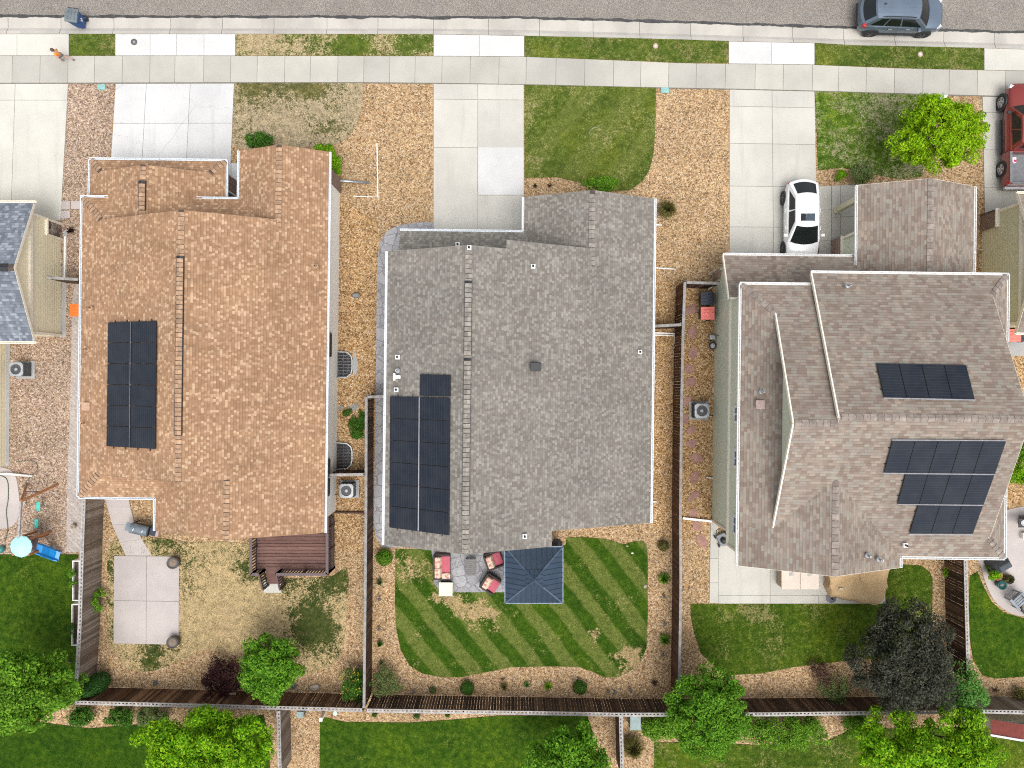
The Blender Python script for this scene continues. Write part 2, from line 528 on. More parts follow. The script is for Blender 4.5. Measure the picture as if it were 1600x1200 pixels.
MT['brick'] = brickmat('brown_brick', (.19, .105, .075), (.13, .075, .055), (.3, .24, .2))
MT['stone'] = gravel('stone_veneer', [(.2, (.12, .1, .1)), (.5, (.26, .22, .2)), (.8, (.42, .36, .32))], .16)
MT['glass'] = plain('window_glass', (.03, .04, .05), .08, var=.2)
MT['solar'] = solarmat('solar_cells')
MT['alu'] = plain('anodised_aluminium', (.20, .20, .215), .45, .4)
MT['dark_alu'] = plain('dark_frame', (.008, .009, .011), .6, 0.0)
MT['pvc'] = plain('white_pvc', (.8, .78, .74), .4, var=.04)
MT['steel'] = plain('galvanised_steel', (.45, .47, .48), .4, .7)
MT['fence_grey'] = woodmat('weathered_fence', (.115, .085, .064), (.185, .142, .112), (.26, .215, .18))
MT['fence_brown'] = woodmat('stained_fence', (.045, .022, .013), (.115, .058, .03), (.24, .14, .08))
MT['fence_dark'] = woodmat('dark_stained_fence', (.03, .017, .012), (.06, .033, .022), (.13, .075, .05))
MT['fence_red'] = woodmat('red_brown_fence', (.055, .024, .013), (.085, .038, .02), (.12, .058, .032))
MT['cap_wood'] = plain('silvered_timber', (.33, .31, .295), .85, var=.22, scale=5, isl=.15)
MT['cap_wood_dark'] = plain('grey_timber', (.27, .255, .24), .85, var=.22, scale=5, isl=.15)
MT['deck'] = woodmat('deck_boards', (.135, .072, .06), (.155, .085, .07), (.185, .105, .088), 0)
MT['deck_rail'] = plain('deck_rail', (.10, .07, .072), .6, var=.12)
MT['deck_dark'] = plain('deck_baluster', (.05, .03, .03), .6, var=.1)
MT['bark'] = plain('bark', (.10, .075, .055), .95, var=.3, scale=12, bmp=.5)
MT['soil'] = plain('soil', (.05, .035, .025), .95, var=.4, scale=9)
# ------------------------------------------------------------------ ground
def lerp(a, b, t): return a + (b - a) * t


def ip(line, x):
    for (x0, y0), (x1, y1) in zip(line, line[1:]):
        if x <= x1 or (x1, y1) == line[-1]:
            return lerp(y0, y1, (x - x0) / (x1 - x0))


EDGE = [(-900, 24), (0, 24), (400, 25), (800, 26), (1000, 31), (1200, 38), (1340, 42), (1470, 46), (1600, 49), (2500, 72)]
FLOW = [(-900, 42), (0, 42), (400, 42.5), (700, 43), (820, 45), (900, 47), (1050, 51), (1200, 55.5), (1340, 60), (1500, 64), (1600, 67), (2500, 92)]
BACK = [(-900, 53), (0, 53), (400, 53), (700, 53.5), (820, 56), (1000, 60), (1140, 64.5), (1270, 67), (1340, 71), (1536, 75), (1600, 77), (2500, 102)]
WTOP = [(-900, 87), (0, 87.5), (400, 87.5), (677, 88), (820, 89), (900, 92), (1000, 96), (1060, 99), (1140, 100), (1270, 101.5), (1330, 104), (1400, 107), (1540, 110), (1600, 111), (2500, 134)]
WBOT = [(-900, 130), (0, 130), (400, 129), (570, 129), (677, 130), (820, 132), (900, 134), (1025, 137), (1140, 139), (1270, 142), (1400, 146), (1530, 149.5), (1600, 151), (2500, 175)]

MT['lawn_far'] = plain('far_terrain', (.09, .105, .04), .95, var=.3, scale=.05)
b = MB()
b.poly([P(x, y) for x, y in BACK] + [P(2500, 3000), P(-900, 3000)])
tag(b.build('ground', MT['gravel']), 'tan gravel bed covering the plots around the houses', kind='structure')
b = MB(); b.poly([Vector((-500, -500, -.4)), Vector((500, -500, -.4)), Vector((500, 500, -.4)), Vector((-500, 500, -.4))])
tag(b.build('terrain', MT['lawn_far']), 'flat grassy terrain reaching the horizon', kind='structure')
b = MB()
b.poly([Vector((P(x, y).x, P(x, y).y, -.13)) for x, y in EDGE] + [Vector((58, 29.5, -.13)), Vector((-58, 29.5, -.13))])
tag(b.build('road', MT['asphalt']), 'worn grey asphalt road along the top of the plots', kind='structure')
b = MB()
b.box(-58, 58, 29.45, 31.2, -.3, .0)
tag(b.build('verge', MT['walk']), 'concrete verge on the far side of the road', kind='structure')
b = MB(); b.box(-58, 58, 31.2, 160, -.3, -.01)
tag(b.build('lawn', MT['lawn_far']), 'grass on the far side of the road', kind='structure')

# tar seam between asphalt and gutter: a wandering poured strip
b = MB()
xs = np.arange(-60, 1680, 3.0)
n1 = np.convolve(rng.normal(0, 1, len(xs) + 12), np.ones(12) / 12, 'valid')[:len(xs)] * 3.5
n2 = np.convolve(rng.normal(0, 1, len(xs) + 4), np.ones(4) / 4, 'valid')[:len(xs)] * 1.1
wid = 2.0 + np.abs(np.convolve(rng.normal(0, 1, len(xs) + 8), np.ones(8) / 8, 'valid')[:len(xs)]) * 2.4
def fz(px, py, z): p = P(px, py); return (p.x, p.y, z)
for i in range(len(xs) - 1):
    q = []
    for j, sg in ((i, -1), (i + 1, -1), (i + 1, 1), (i, 1)):
        q.append(fz(xs[j], ip(EDGE, xs[j]) - .6 + n1[j] * .35 + n2[j] * .5 + sg * wid[j] * .75, -.120))
    b.poly(q[::-1])
tag(b.build('road_seam', MT['tar']), 'black tar seam between asphalt and concrete gutter', kind='structure')

# gutter pan and rolled kerb in jointed lengths
JK = [-230, -150, -72, 10, 93, 176, 265, 346, 427, 510, 590, 677, 763, 843, 927, 1000, 1080, 1162, 1240, 1320, 1400, 1477, 1556, 1636, 1716, 1800]
b = MB()
for x0, x1 in zip(JK, JK[1:]):
    a0, a1 = x0 + .3, x1 - .3
    n = 4
    for k in range(n):
        u0, u1 = lerp(a0, a1, k / n), lerp(a0, a1, (k + 1) / n)
        e = lambda L, u, z: fz(u, ip(L, u), z)
        m = lambda u: (ip(FLOW, u) + ip(BACK, u)) / 2
        b.poly([e(EDGE, u0, -.125), e(FLOW, u0, -.145), e(FLOW, u1, -.145), e(EDGE, u1, -.125)])
        b.poly([e(FLOW, u0, -.143), fz(u0, m(u0), -.04), fz(u1, m(u1), -.04), e(FLOW, u1, -.143)])
        b.poly([fz(u0, m(u0), -.04), e(BACK, u0, .015), e(BACK, u1, .015), fz(u1, m(u1), -.04)])
for k in range(len(JK) - 1):
    u0, u1 = JK[k], JK[k + 1]
    b.poly([fz(u0, ip(EDGE, u0) - .5, -.16), fz(u0, ip(FLOW, u0), -.16), fz(u1, ip(FLOW, u1), -.16), fz(u1, ip(EDGE, u1) - .5, -.16)], 1)
    b.poly([fz(u0, ip(FLOW, u0), -.16), fz(u0, ip(BACK, u0), -.005), fz(u1, ip(BACK, u1), -.005), fz(u1, ip(FLOW, u1), -.16)], 1)
tag(b.build('kerb', [MT['kerb'], MT['joint']]), 'pale concrete gutter and rolled kerb along the road', kind='structure')


def slabs(name, quads, mat, z=.025, gap=.35, label='', kind='structure'):
    """quads: lists of 4 px corners (clockwise from upper left); each becomes a cast slab with an open joint"""
    b = MB()
    for q in quads:
        pts = [P(*c) for c in q]
        c = sum(pts, Vector()) / 4
        ins = []
        for p in pts:
            d = p - c
            ins.append(p - Vector((math.copysign(gap * S, d.x), math.copysign(gap * S, d.y), 0)))
        b.prism([(p.x, p.y) for p in ins], -.03, z, 0, bottom=False)
        b.poly([Vector((p.x, p.y, z - .012)) for p in pts[::-1]], 1)
    return tag(b.build(name, [mat, MT['joint']]), label, kind=kind)


def grid(c, us, vs):
    """c: 4 px corners UL UR LR LL; split at fractions us, vs"""
    def at(u, v):
        t = (lerp(c[0][0], c[1][0], u), lerp(c[0][1], c[1][1], u)); d = (lerp(c[3][0], c[2][0], u), lerp(c[3][1], c[2][1], u))
        return (lerp(t[0], d[0], v), lerp(t[1], d[1], v))
    us = [0] + list(us) + [1]; vs = [0] + list(vs) + [1]
    return [[at(u0, v0), at(u1, v0), at(u1, v1), at(u0, v1)] for u0, u1 in zip(us, us[1:]) for v0, v1 in zip(vs, vs[1:])]


JW = [-160, -116, -70, -25, 20, 63.5, 107, 148.5, 192, 235, 274, 319, 361, 402.5, 445.5, 485.5, 528.5, 569, 609.5, 649, 691, 735, 780, 822.5, 869, 914, 959, 1001.5, 1045, 1088, 1133.5, 1180, 1224, 1269.5, 1310.5, 1353.5, 1397.5, 1442, 1483, 1527, 1571, 1615, 1660, 1705]
slabs('sidewalk', [[(x0, ip(WTOP, x0)), (x1, ip(WTOP, x1)), (x1 - .8, ip(WBOT, x1)), (x0 - .8, ip(WBOT, x0))] for x0, x1 in zip(JW, JW[1:])],
      MT['walk'], .03, .3, 'long jointed concrete sidewalk running beside the verge strips')


b = MB()
for x0, x1 in zip(JW, JW[1:]):
    b.poly([fz(x0, ip(WBOT, x0) + 1.3, .012), fz(x1, ip(WBOT, x1) + 1.3, .012), fz(x1, ip(WBOT, x1) - 1.2, .012), fz(x0, ip(WBOT, x0) - 1.2, .012)])
tag(b.build('joint', MT['joint']), 'dark soil joint along the lower edge of the sidewalk', kind='structure')


def apron(x0, x1, js, mat, label, name='driveway_apron'):
    xs = [x0] + js + [x1]
    slabs(name, [[(a, ip(BACK, a) + .5), (c, ip(BACK, c) + .5), (c, ip(WTOP, c) - .3), (a, ip(WTOP, a) - .3)] for a, c in zip(xs, xs[1:])], mat, .027, .25, label)


apron(-75, 108, [-30, 27], MT['cream_slab'], 'cream driveway apron beside the blue bin')
apron(180.5, 368, [235, 276, 319], MT['white_slab'], 'bright white driveway apron with a round cover')
apron(677.5, 819, [749], MT['white_slab'], 'white two-slab driveway apron in the middle of the kerb')
apron(1138.5, 1272.5, [1205], MT['white_slab'], 'white driveway apron left of the grey crossover')
apron(1537.5, 1690, [1600], MT['cream_slab'], 'cream driveway apron at the right end of the kerb')

slabs('driveway', grid([(-90, 131), (107, 131), (95, 345), (-90, 345)], [.58], [.12]) , MT['cream_slab'], .025, .3, 'cream driveway at the far left edge')
slabs('driveway', grid([(181, 131), (366, 130.5), (360, 275), (172, 275)], [.26, .63], [.43]), MT['grey_white'], .025, .3, 'white cracked driveway leading to the orange-roofed house')
slabs('driveway', grid([(677.5, 131), (818.5, 132.5), (818.5, 380), (677, 380)], [.49], [.097, .40]) [:3] + grid([(677.5, 131), (818.5, 132.5), (818.5, 380), (677, 380)], [.49], [.097, .40, .70])[4:6] + [[(746, 305), (818.5, 305), (818.5, 380), (746, 380)]],
      MT['slab'], .025, .3, 'pale driveway leading to the grey-roofed middle house')
slabs('driveway_patch', [[(746.8, 230.4), (818.5, 230.4), (818.5, 304.8), (746.8, 304.8)]], MT['white_slab'], .026, .2, 'single bright white replaced slab in the middle driveway')
slabs('driveway', grid([(1139.5, 140), (1272.5, 143), (1278, 430), (1139.5, 430)], [.5], [.09, .29, .52, .74]), MT['slab'], .025, .3, 'pale driveway under the white sedan')
slabs('driveway', grid([(1534.5, 151), (1690, 154), (1690, 340), (1538.5, 340)], [.35], [.13, .44, .75]), MT['slab'], .025, .3, 'pale driveway under the red pickup')
slabs('path', grid([(1278, 291), (1299, 290), (1299, 405), (1279, 405)], [], [.33, .75]) + grid([(1299.5, 290), (1345, 288), (1345, 400), (1299.5, 400)], [.3], [.45]), MT['slab'], .022, .3, 'concrete entry path between sedan and porch post')
slabs('path', grid([(350, 255), (375, 255), (375, 330), (350, 330)], [.45], []), MT['grey_white'], .022, .3, 'small white entry path between garage and front wing')


def flat(name, pts, mat, z, label, kind='structure'):
    b = MB(); b.prism([tuple(P(*p)[:2]) for p in pts], -.02, z, 0, bottom=False)
    return tag(b.build(name, mat), label, kind=kind)


def smooth(pts, n=4):
    """Catmull-Rom through closed px points"""
    out = []
    L = len(pts)
    for i in range(L):
        p0, p1, p2, p3 = (np.array(pts[(i + k - 1) % L], float) for k in range(4))
        for t in np.linspace(0, 1, n, endpoint=False):
            out.append(tuple(.5 * ((2 * p1) + (-p0 + p2) * t + (2 * p0 - 5 * p1 + 4 * p2 - p3) * t * t + (-p0 + 3 * p1 - 3 * p2 + p3) * t ** 3)))
    return out


# gravel of other plots and shaded side yards
flat('gravel', [(-120, 480), (96, 480), (94, 320), (106, 131), (179.5, 131), (171, 260), (126, 320), (122, 866), (-120, 866)], MT['gravel_brown'], .008, 'brownish gravel around the far left house')
flat('gravel', [(517, 300), (592, 350), (590, 470), (590, 620), (585, 860), (515, 860), (520, 600)], MT['gravel_gold'], .006, 'golden gravel in the side yard between the two left houses')
flat('gravel', [(1010, 440), (1125, 440), (1112, 815), (1062, 850), (1012, 815)], MT['gravel_gold'], .006, 'golden gravel around the long fence by the sage house')
flat('gravel', [(1520, 310), (1540, 310), (1540, 500), (1620, 500), (1620, 800), (1565, 800), (1520, 500)], MT['gravel_gold'], .006, 'golden gravel strip at the far right edge')

# stamped path round the middle house
po = [(677, 347), (650, 348), (622, 352), (605, 361), (595, 376), (590.5, 398), (589, 450), (588, 520), (587, 620), (585, 760), (584, 820), (588, 840), (598, 855)]
pi_ = [(640, 855), (640, 372), (677, 372)]
flat('path', po + pi_, MT['stamped'], .03, 'grey stamped concrete path curving round the middle house')
flat('path', [(104, 862), (105, 760), (110, 640), (113, 470), (118, 440), (135, 440), (135, 862)], MT['paver'], .02, 'pinkish paver path beside the orange-roofed house')
flat('path', [(100, 360), (105, 360), (103, 527), (94, 527)], MT['grey_slab'], .018, 'narrow grey concrete strip at the foot of the tan wall')
flat('path', [(10, 535), (16, 535), (14, 728), (8, 728)], MT['grey_slab'], .018, 'narrow grey strip at the foot of the far left wall')
flat('path', [(1534, 345), (1541, 345), (1541, 520), (1534, 520)], MT['grey_slab'], .018, 'narrow grey strip below the khaki wall')
slabs('path', [[(95, 315), (110, 314), (110, 327), (95, 328)], [(111, 314), (126, 314), (126, 327), (111, 327)], [(95, 329), (110, 329), (110, 341), (95, 342)]], MT['pink_slab'], .02, .3, 'three square stepping slabs by the far left driveway')
flat('path', [(1575, 518), (1640, 518), (1640, 556), (1575, 556)], MT['grey_slab'], .018, 'grey slab under the far right bins')

# patios
slabs('patio', grid([(179, 868), (281, 869), (280, 1007), (178, 1005)], [.5], [.51]), MT['pink_slab'], .06, .3, 'pinkish grey square patio slab in the dry yard')
wl = [(164, 776), (168, 792), (176, 820), (188, 848), (197, 868)]
wr = [(201, 776), (204, 792), (211, 818), (222, 842), (238, 868)]
slabs('path', [[wl[0], wr[0], wr[1], wl[1]], [wl[1], wr[1], wr[2], wl[2]], [wl[2], wr[2], wr[3], wl[3]], [wl[3], wr[3], wr[4], wl[4]]], MT['pink_slab'], .04, .12, 'curved pinkish walkway leading to the square patio')
flat('patio', smooth([(30, 770), (31, 800), (24, 818), (10, 825), (-20, 827), (-90, 827), (-90, 732), (-20, 730), (8, 731), (24, 742)], 4), MT['pink_slab'], .05, 'rounded tan patio at the far left edge')
slabs('patio', grid([(1110, 815), (1122, 815), (1122, 942), (1108, 942)], [], [.45, .75]) + grid([(1122, 836), (1203, 836), (1203, 930), (1122, 930)], [], []) + grid([(1203, 836), (1383, 836), (1383, 930), (1203, 930)], [.55], []) + grid([(1122, 930), (1383, 930), (1383, 943), (1122, 943)], [.31, .6, .85], []),
      MT['slab'], .04, .25, 'long pale patio slab behind the taupe-roofed house')
flat('patio', [(672, 850), (880, 850), (880, 925), (700, 925), (686, 921), (679, 912), (678, 898), (676, 870)], MT['stamped'], .035, 'grey stamped patio under the red cushioned furniture')
flat('patio', smooth([(1558, 800), (1528, 862), (1532, 885), (1541, 915), (1553, 938), (1570, 953), (1590, 961), (1640, 966), (1720, 960), (1720, 800)], 4), MT['pink_slab'], .05, 'curved tan patio at the far right edge')
slabs('landing_pad', [[(412.5, 905.5), (439.5, 905.5), (439.5, 926), (412.5, 926)]], MT['cream_slab'], .05, .1, 'small cream concrete pad at the foot of the deck steps')

# ------------------------------------------------------------------ lawns
G1, G2 = (.058, .092, .012), (.122, .165, .026)
DRY = (.40, .315, .18)
LAWNS = []


def lawn(pts, mat, label, dens=110, blade=None, sm=0, hgt=.05):
    if sm: pts = smooth(pts, sm)
    o = flat('lawn', pts, mat, .03, label)
    LAWNS.append((pts, dens, blade, label, hgt))
    return o


MT['lawn_verge_green'] = lawnmat('verge_turf', G1, G2, (.21, .185, .075), .42)
MT['lawn_verge_dry'] = lawnmat('dry_verge_turf', G1, G2, DRY, .53, [(410, 70, 60, .14)], greens=[(545, 75, 45, .3), (650, 70, 45, .2), (490, 85, 40, .1)])
MT['lawn_dry_front'] = lawnmat('dry_front_turf', (.07, .08, .024), (.16, .145, .055), (.38, .305, .19), .61, [(500, 178, 25, .4)], greens=[(470, 132, 60, .25), (400, 132, 50, .25), (510, 190, 30, .22), (366, 180, 10, .2)])
MT['lawn_front'] = lawnmat('olive_front_turf', (.062, .092, .012), (.128, .165, .028), (.24, .225, .09), .39, [(836, 165, 14, .3), (835, 255, 16, .25)], greens=[(905, 185, 18, .3), (950, 180, 16, .25), (890, 230, 22, .3), (940, 260, 30, .25), (995, 230, 22, .25)], stripes=(math.atan2(.8, -1), 2.0, .6))
MT['lawn_weedy'] = lawnmat('weedy_front_turf', (.045, .092, .008), (.125, .21, .016), (.27, .245, .15), .45, [(1375, 185, 50, .07), (1420, 165, 40, .08)], greens=[(1300, 200, 30, .15)])
MT['lawn_lush'] = lawnmat('lush_turf', (.020, .060, .003), (.066, .122, .008), (.15, .165, .03), .30)
MT['lawn_lush_dark'] = lawnmat('deep_green_turf', (.014, .050, .002), (.045, .095, .005), (.12, .135, .03), .22)
MT['lawn_back_dry'] = lawnmat('dry_back_turf', (.035, .058, .012), (.09, .098, .026), (.43, .325, .17), .60, [(370, 980, 90, .2), (300, 960, 60, .15)], greens=[(478, 962, 45, .3), (505, 990, 40, .28), (475, 1000, 35, .2), (500, 945, 45, .2), (520, 905, 45, .28), (455, 905, 30, .15), (390, 885, 40, .2), (250, 850, 40, .2), (240, 1020, 34, .3), (172, 940, 14, .35), (172, 880, 14, .3)])
MT['lawn_striped'] = lawnmat('mown_striped_turf', (.026, .070, .004), (.055, .108, .008), (.38, .28, .14), .30,
                             [(705, 940, 32, .34), (740, 952, 36, .42), (768, 966, 28, .26), (690, 905, 20, .3), (650, 890, 34, .24), (632, 872, 20, .24), (985, 1028, 36, .5), (928, 993, 20, .4), (640, 1040, 14, .2), (1000, 1045, 22, .3)], stripes=(math.radians(38), 1.42, .9))
MT['lawn_right'] = lawnmat('right_back_turf', (.034, .074, .005), (.092, .140, .012), (.20, .185, .07), .38, [(1180, 950, 40, .15), (1440, 960, 25, .15)])

lawn([(108.5, 53.5), (180, 53.5), (180, 87), (108.5, 87)], MT['lawn_verge_green'], 'small green verge strip beside the white apron')
lawn([(368.5, 53.8), (677, 54), (677, 87.2), (368.5, 87)], MT['lawn_verge_dry'], 'patchy half dry verge strip before the orange-roofed house')
lawn([(819.5, 56.5), (900, 58), (1000, 60.4), (1066, 62), (1138, 64.5), (1138, 99), (1060, 98), (1000, 95.4), (900, 91.5), (819.5, 89)], MT['lawn_verge_green'], 'olive green verge strip before the middle house')
lawn([(1272.5, 67.5), (1340, 71.2), (1440, 73), (1537, 75.3), (1537, 109.3), (1440, 107.5), (1330, 103.5), (1272.5, 101.5)], MT['lawn_verge_green'], 'green verge strip beside the parked blue-grey car')
lawn([(366.5, 130.3), (568, 130), (567, 152), (563, 178), (556, 198), (545, 214), (530, 224), (512, 229), (470, 231), (420, 233), (374, 233), (363, 226)], MT['lawn_dry_front'], 'dry brown front lawn of the orange-roofed house')
lawn([(819.5, 133), (900, 134.5), (1025, 137.5), (1024, 200), (1021, 240), (1015, 265), (1004, 283), (985, 297), (940, 300), (912, 287), (870, 277), (819.5, 278)], MT['lawn_front'], 'olive front lawn of the middle house')
lawn([(1273, 143), (1340, 145), (1462, 149.3), (1462, 165), (1450, 200), (1446, 240), (1440, 276), (1405, 280), (1350, 270), (1318, 262), (1278.5, 266)], MT['lawn_weedy'], 'weedy green front lawn under the bright young tree')
lawn([(-150, 867), (60, 866), (122, 866), (121, 1000), (118, 1098), (60, 1120), (-150, 1120)], MT['lawn_lush'], 'lush lawn of the far left garden')
lawn([(-150, 1121), (60, 1128), (140, 1138), (235, 1130), (262, 1142), (330, 1128), (412, 1117), (420, 1150), (425, 1290), (-150, 1290)], MT['lawn_lush_dark'], 'deep green lawn below the lower left fence')
lawn([(168, 868), (178, 846), (206, 838), (260, 842), (300, 848), (392, 850), (392, 900), (520, 900), (536, 882), (545, 905), (540, 980), (532, 1025), (505, 1046), (470, 1052), (440, 1034), (330, 1014), (290, 1028), (240, 1048), (200, 1045), (180, 1018), (168, 1000)], MT['lawn_back_dry'], 'patchy straw-coloured back lawn round the square patio', sm=2)
lawn([(618, 858), (700, 858), (884, 852), (885, 840), (905, 839), (945, 842), (960, 846), (974, 851), (990, 846), (1003, 845), (1010, 851), (1012, 870), (1012, 960), (1010, 1012), (1001, 1034), (985, 1048), (965, 1058), (945, 1058), (925, 1049), (905, 1042), (870, 1041), (800, 1042), (760, 1050), (720, 1058), (690, 1058), (660, 1052), (640, 1040), (626, 1015), (619, 980), (617, 940)], MT['lawn_striped'], 'green back lawn with diagonal mowing stripes')
lawn([(1079, 943.5), (1383.5, 943.5), (1383.5, 880), (1440, 884), (1452, 893), (1457, 905), (1456, 960), (1440, 1030), (1340, 1030), (1240, 1042), (1190, 1052), (1130, 1055), (1095, 1020), (1085, 990), (1079, 960)], MT['lawn_right'], 'green back lawn below the long pale patio')
lawn([(1515, 900), (1527, 893), (1536, 915), (1549, 940), (1568, 957), (1600, 966), (1720, 970), (1720, 1058), (1600, 1057), (1555, 1060), (1535, 1055), (1520, 1030), (1513, 980)], MT['lawn_lush'], 'green lawn wrapping the curved far right patio')
lawn([(500, 1119), (540, 1128), (640, 1129), (700, 1125), (780, 1118), (918, 1118), (925, 1140), (930, 1290), (499, 1290)], MT['lawn_lush'], 'deep green lawn below the middle rear fence')
lawn([(1022, 1160), (1100, 1160), (1200, 1165), (1290, 1158), (1330, 1140), (1560, 1135), (1720, 1140), (1720, 1290), (1022, 1290)], MT['lawn_right'], 'green lawn below the lower right fence')


def inpoly(x, y, poly):
    ins = np.zeros(len(x), bool)
    n = len(poly)
    for i in range(n):
        x0, y0 = poly[i]; x1, y1 = poly[(i + 1) % n]
        if y0 == y1: continue
        c = ((y0 > y) != (y1 > y)) & (x < (x1 - x0) * (y - y0) / (y1 - y0) + x0)
        ins ^= c
    return ins


def blades(x, y, z, hgt, wid, lean):
    n = len(x)
    z = np.full(n, float(z))
    a = rng.uniform(0, 2 * PI, n); h = hgt * rng.uniform(.6, 1.3, n); ln = lean * rng.uniform(.3, 1.2, n)
    t = a + rng.uniform(-1, 1, n)
    w = wid * rng.uniform(.6, 1.4, n)
    V = np.empty((n, 3, 3))
    V[:, 0] = np.c_[x - np.sin(a) * w, y + np.cos(a) * w, z]
    V[:, 1] = np.c_[x + np.sin(a) * w, y - np.cos(a) * w, z]
    V[:, 2] = np.c_[x + np.cos(t) * ln, y + np.sin(t) * ln, z + h]
    return V.reshape(-1, 3), np.arange(3 * n).reshape(n, 3)


MT['blade_green'] = leafmat('grass_blade', (.03, .072, .005), (.07, .125, .012), (.14, .19, .03), .2)
MT['blade_dry'] = leafmat('dry_grass_blade', (.08, .085, .025), (.25, .2, .10), (.40, .32, .18), .2)
for pts, dens, blade, label, hg in LAWNS:
    px = np.array(pts, float)
    x0, y0 = np.maximum(px.min(0), [-40, 0]); x1, y1 = np.minimum(px.max(0), [1640, 1240])
    n = int((x1 - x0) * (y1 - y0) * S * S * dens)
    X, Y = rng.uniform(x0, x1, n), rng.uniform(y0, y1, n)
    k = inpoly(X, Y, pts); X, Y = X[k], Y[k]
    drys = 'dry' in label or 'straw' in label
    # clumpy: keep more blades where a smooth random field is high
    ph = rng.uniform(0, 6, 6)
    fld = np.sin(X * .11 + ph[0]) + np.sin(Y * .13 + ph[1]) + np.sin((X + Y) * .07 + ph[2]) + np.sin((X - Y) * .19 + ph[3])
    k = rng.uniform(-3.2, 2.2, len(X)) < fld
    X, Y = X[k], Y[k]
    V, F = blades((X - 800) * S, (600 - Y) * S, .03, hg, .012, .045)
    o = mesh_np('grass', V, F, MT['blade_dry' if drys else 'blade_green'])
    tag(o, 'short grass blades of the ' + label, 'grass', kind='stuff')
# ------------------------------------------------------------------ houses
MT['brick_pink'] = brickmat('pinkish_brick', (.34, .20, .15), (.25, .14, .105), (.4, .34, .29))
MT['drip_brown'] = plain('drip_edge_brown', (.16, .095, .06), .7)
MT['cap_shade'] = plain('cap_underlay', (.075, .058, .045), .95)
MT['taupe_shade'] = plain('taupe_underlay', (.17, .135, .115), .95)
def rotor(pv, deg):
    t = math.radians(deg); c, s = math.cos(t), math.sin(t)
    def f(p):
        x, y = p[0] - pv[0], p[1] - pv[1]
        return Vector((pv[0] + x * c - y * s, pv[1] + x * s + y * c, p[2]))
    return f


def roof(polys, tr, mat, trim, parent, th=.2, label=None):
    """shingled slopes with real thickness; polys in house coordinates"""
    top, fas = MB(), MB()
    key = lambda p: (round(p[0], 2), round(p[1], 2), round(p[2], 1))
    cnt = {}
    for poly in polys:
        for a, c in zip(poly, poly[1:] + poly[:1]):
            k = frozenset((key(a), key(c))); cnt[k] = cnt.get(k, 0) + 1
    for poly in polys:
        pts = [tr(p) for p in poly]
        n = Vector()
        for a, c in zip(pts, pts[1:] + pts[:1]):
            n += Vector(((a.y - c.y) * (a.z + c.z), (a.z - c.z) * (a.x + c.x), (a.x - c.x) * (a.y + c.y)))
        n.normalize()
        if n.z < 0: pts = pts[::-1]; n = -n; poly = poly[::-1]
        e = Vector((-n.y, n.x, 0)).normalized(); s = n.cross(e)
        top.poly(pts, 0, [(p.dot(e), p.dot(s)) for p in pts])
        fas.poly([p - Vector((0, 0, th)) for p in pts[::-1]])
        for i in range(len(pts)):
            j = (i + 1) % len(pts)
            if cnt[frozenset((key(poly[i]), key(poly[j])))] > 1: continue
            a, c = pts[i], pts[j]
            out = (c - a).cross(Vector((0, 0, 1))); out.z = 0; out = out.normalized() * .012
            d = Vector((0, 0, .004))
            # fascia board: stands a centimetre outside the shingles
            fas.poly([a + out - Vector((0, 0, th)), c + out - Vector((0, 0, th)), c + out - d, a + out - d])
            fas.poly([a + out - d, c + out - d, c - d, a - d])
    r = top.build('roof', mat, parent)
    fas.build('fascia', trim, parent)
    return r


def caps(p, q, m, mat, parent, w=.145, vent=None, L=.21, name='ridge_cap', edge=None, shade='cap_shade'):
    """overlapping cap shingles along a ridge; vent=(t0,t1) raises a ridge vent"""
    p, q = Vector(p), Vector(q)
    d = q - p; ln = d.length; d.normalize()
    n = Vector((-d.y, d.x, 0)).normalized()
    b, vb = MB(), MB()
    k = int(ln / L)
    for i in range(k):
        a = p + d * (i * L + .028); c = p + d * ((i + 1) * L)
        t = (i + .5) / k
        up = .022
        raised = vent and any(v0 <= t <= v1 for v0, v1 in vent)
        if raised: up = .10
        za, zc = Vector((0, 0, up)), Vector((0, 0, up + .014))
        dr = Vector((0, 0, -m * w))
        for sg in (-1, 1):
            pts = [a + za, c + zc, c + zc + n * (w * sg) + dr, a + za + n * (w * sg) + dr]
            b.poly(pts if sg < 0 else pts[::-1])
            e = [a + za + n * (w * sg) + dr, c + zc + n * (w * sg) + dr]
            b.poly([e[0], e[1], e[1] - Vector((0, 0, .02)), e[0] - Vector((0, 0, .02))])
        b.poly([c + zc - n * w + dr, c + zc, c + zc + n * w + dr])
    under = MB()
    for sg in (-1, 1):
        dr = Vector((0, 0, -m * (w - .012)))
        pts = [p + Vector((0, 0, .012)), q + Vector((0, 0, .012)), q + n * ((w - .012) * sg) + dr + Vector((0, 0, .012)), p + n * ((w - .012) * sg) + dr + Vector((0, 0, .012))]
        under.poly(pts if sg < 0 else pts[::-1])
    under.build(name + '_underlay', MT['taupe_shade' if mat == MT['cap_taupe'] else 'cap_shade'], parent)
    b.build(name, mat, parent)
    for v0, v1 in vent or ():
        a, c = p + d * (ln * v0), p + d * (ln * v1)
        for sg in (-1, 1):
            o = n * (sg * (w + .012)) + Vector((0, 0, .055 - m * (w + .0)))
            vb.bar(a + o, c + o, .028, .09)
            for t in np.arange(0, (c - a).length, 1.22):
                pass
    for v0, v1 in vent or ():
        a, c = p + d * (ln * v0), p + d * (ln * v1)
        for sg in (-1, 1):
            dr = Vector((0, 0, -m * (w - .006)))
            z = Vector((0, 0, .09))
            pts = [a + z, c + z, c + n * ((w - .006) * sg) + dr + z, a + n * ((w - .006) * sg) + dr + z]
            vb.poly(pts if sg < 0 else pts[::-1])
    if vent: vb.build('ridge_vent', MT['black'], parent)


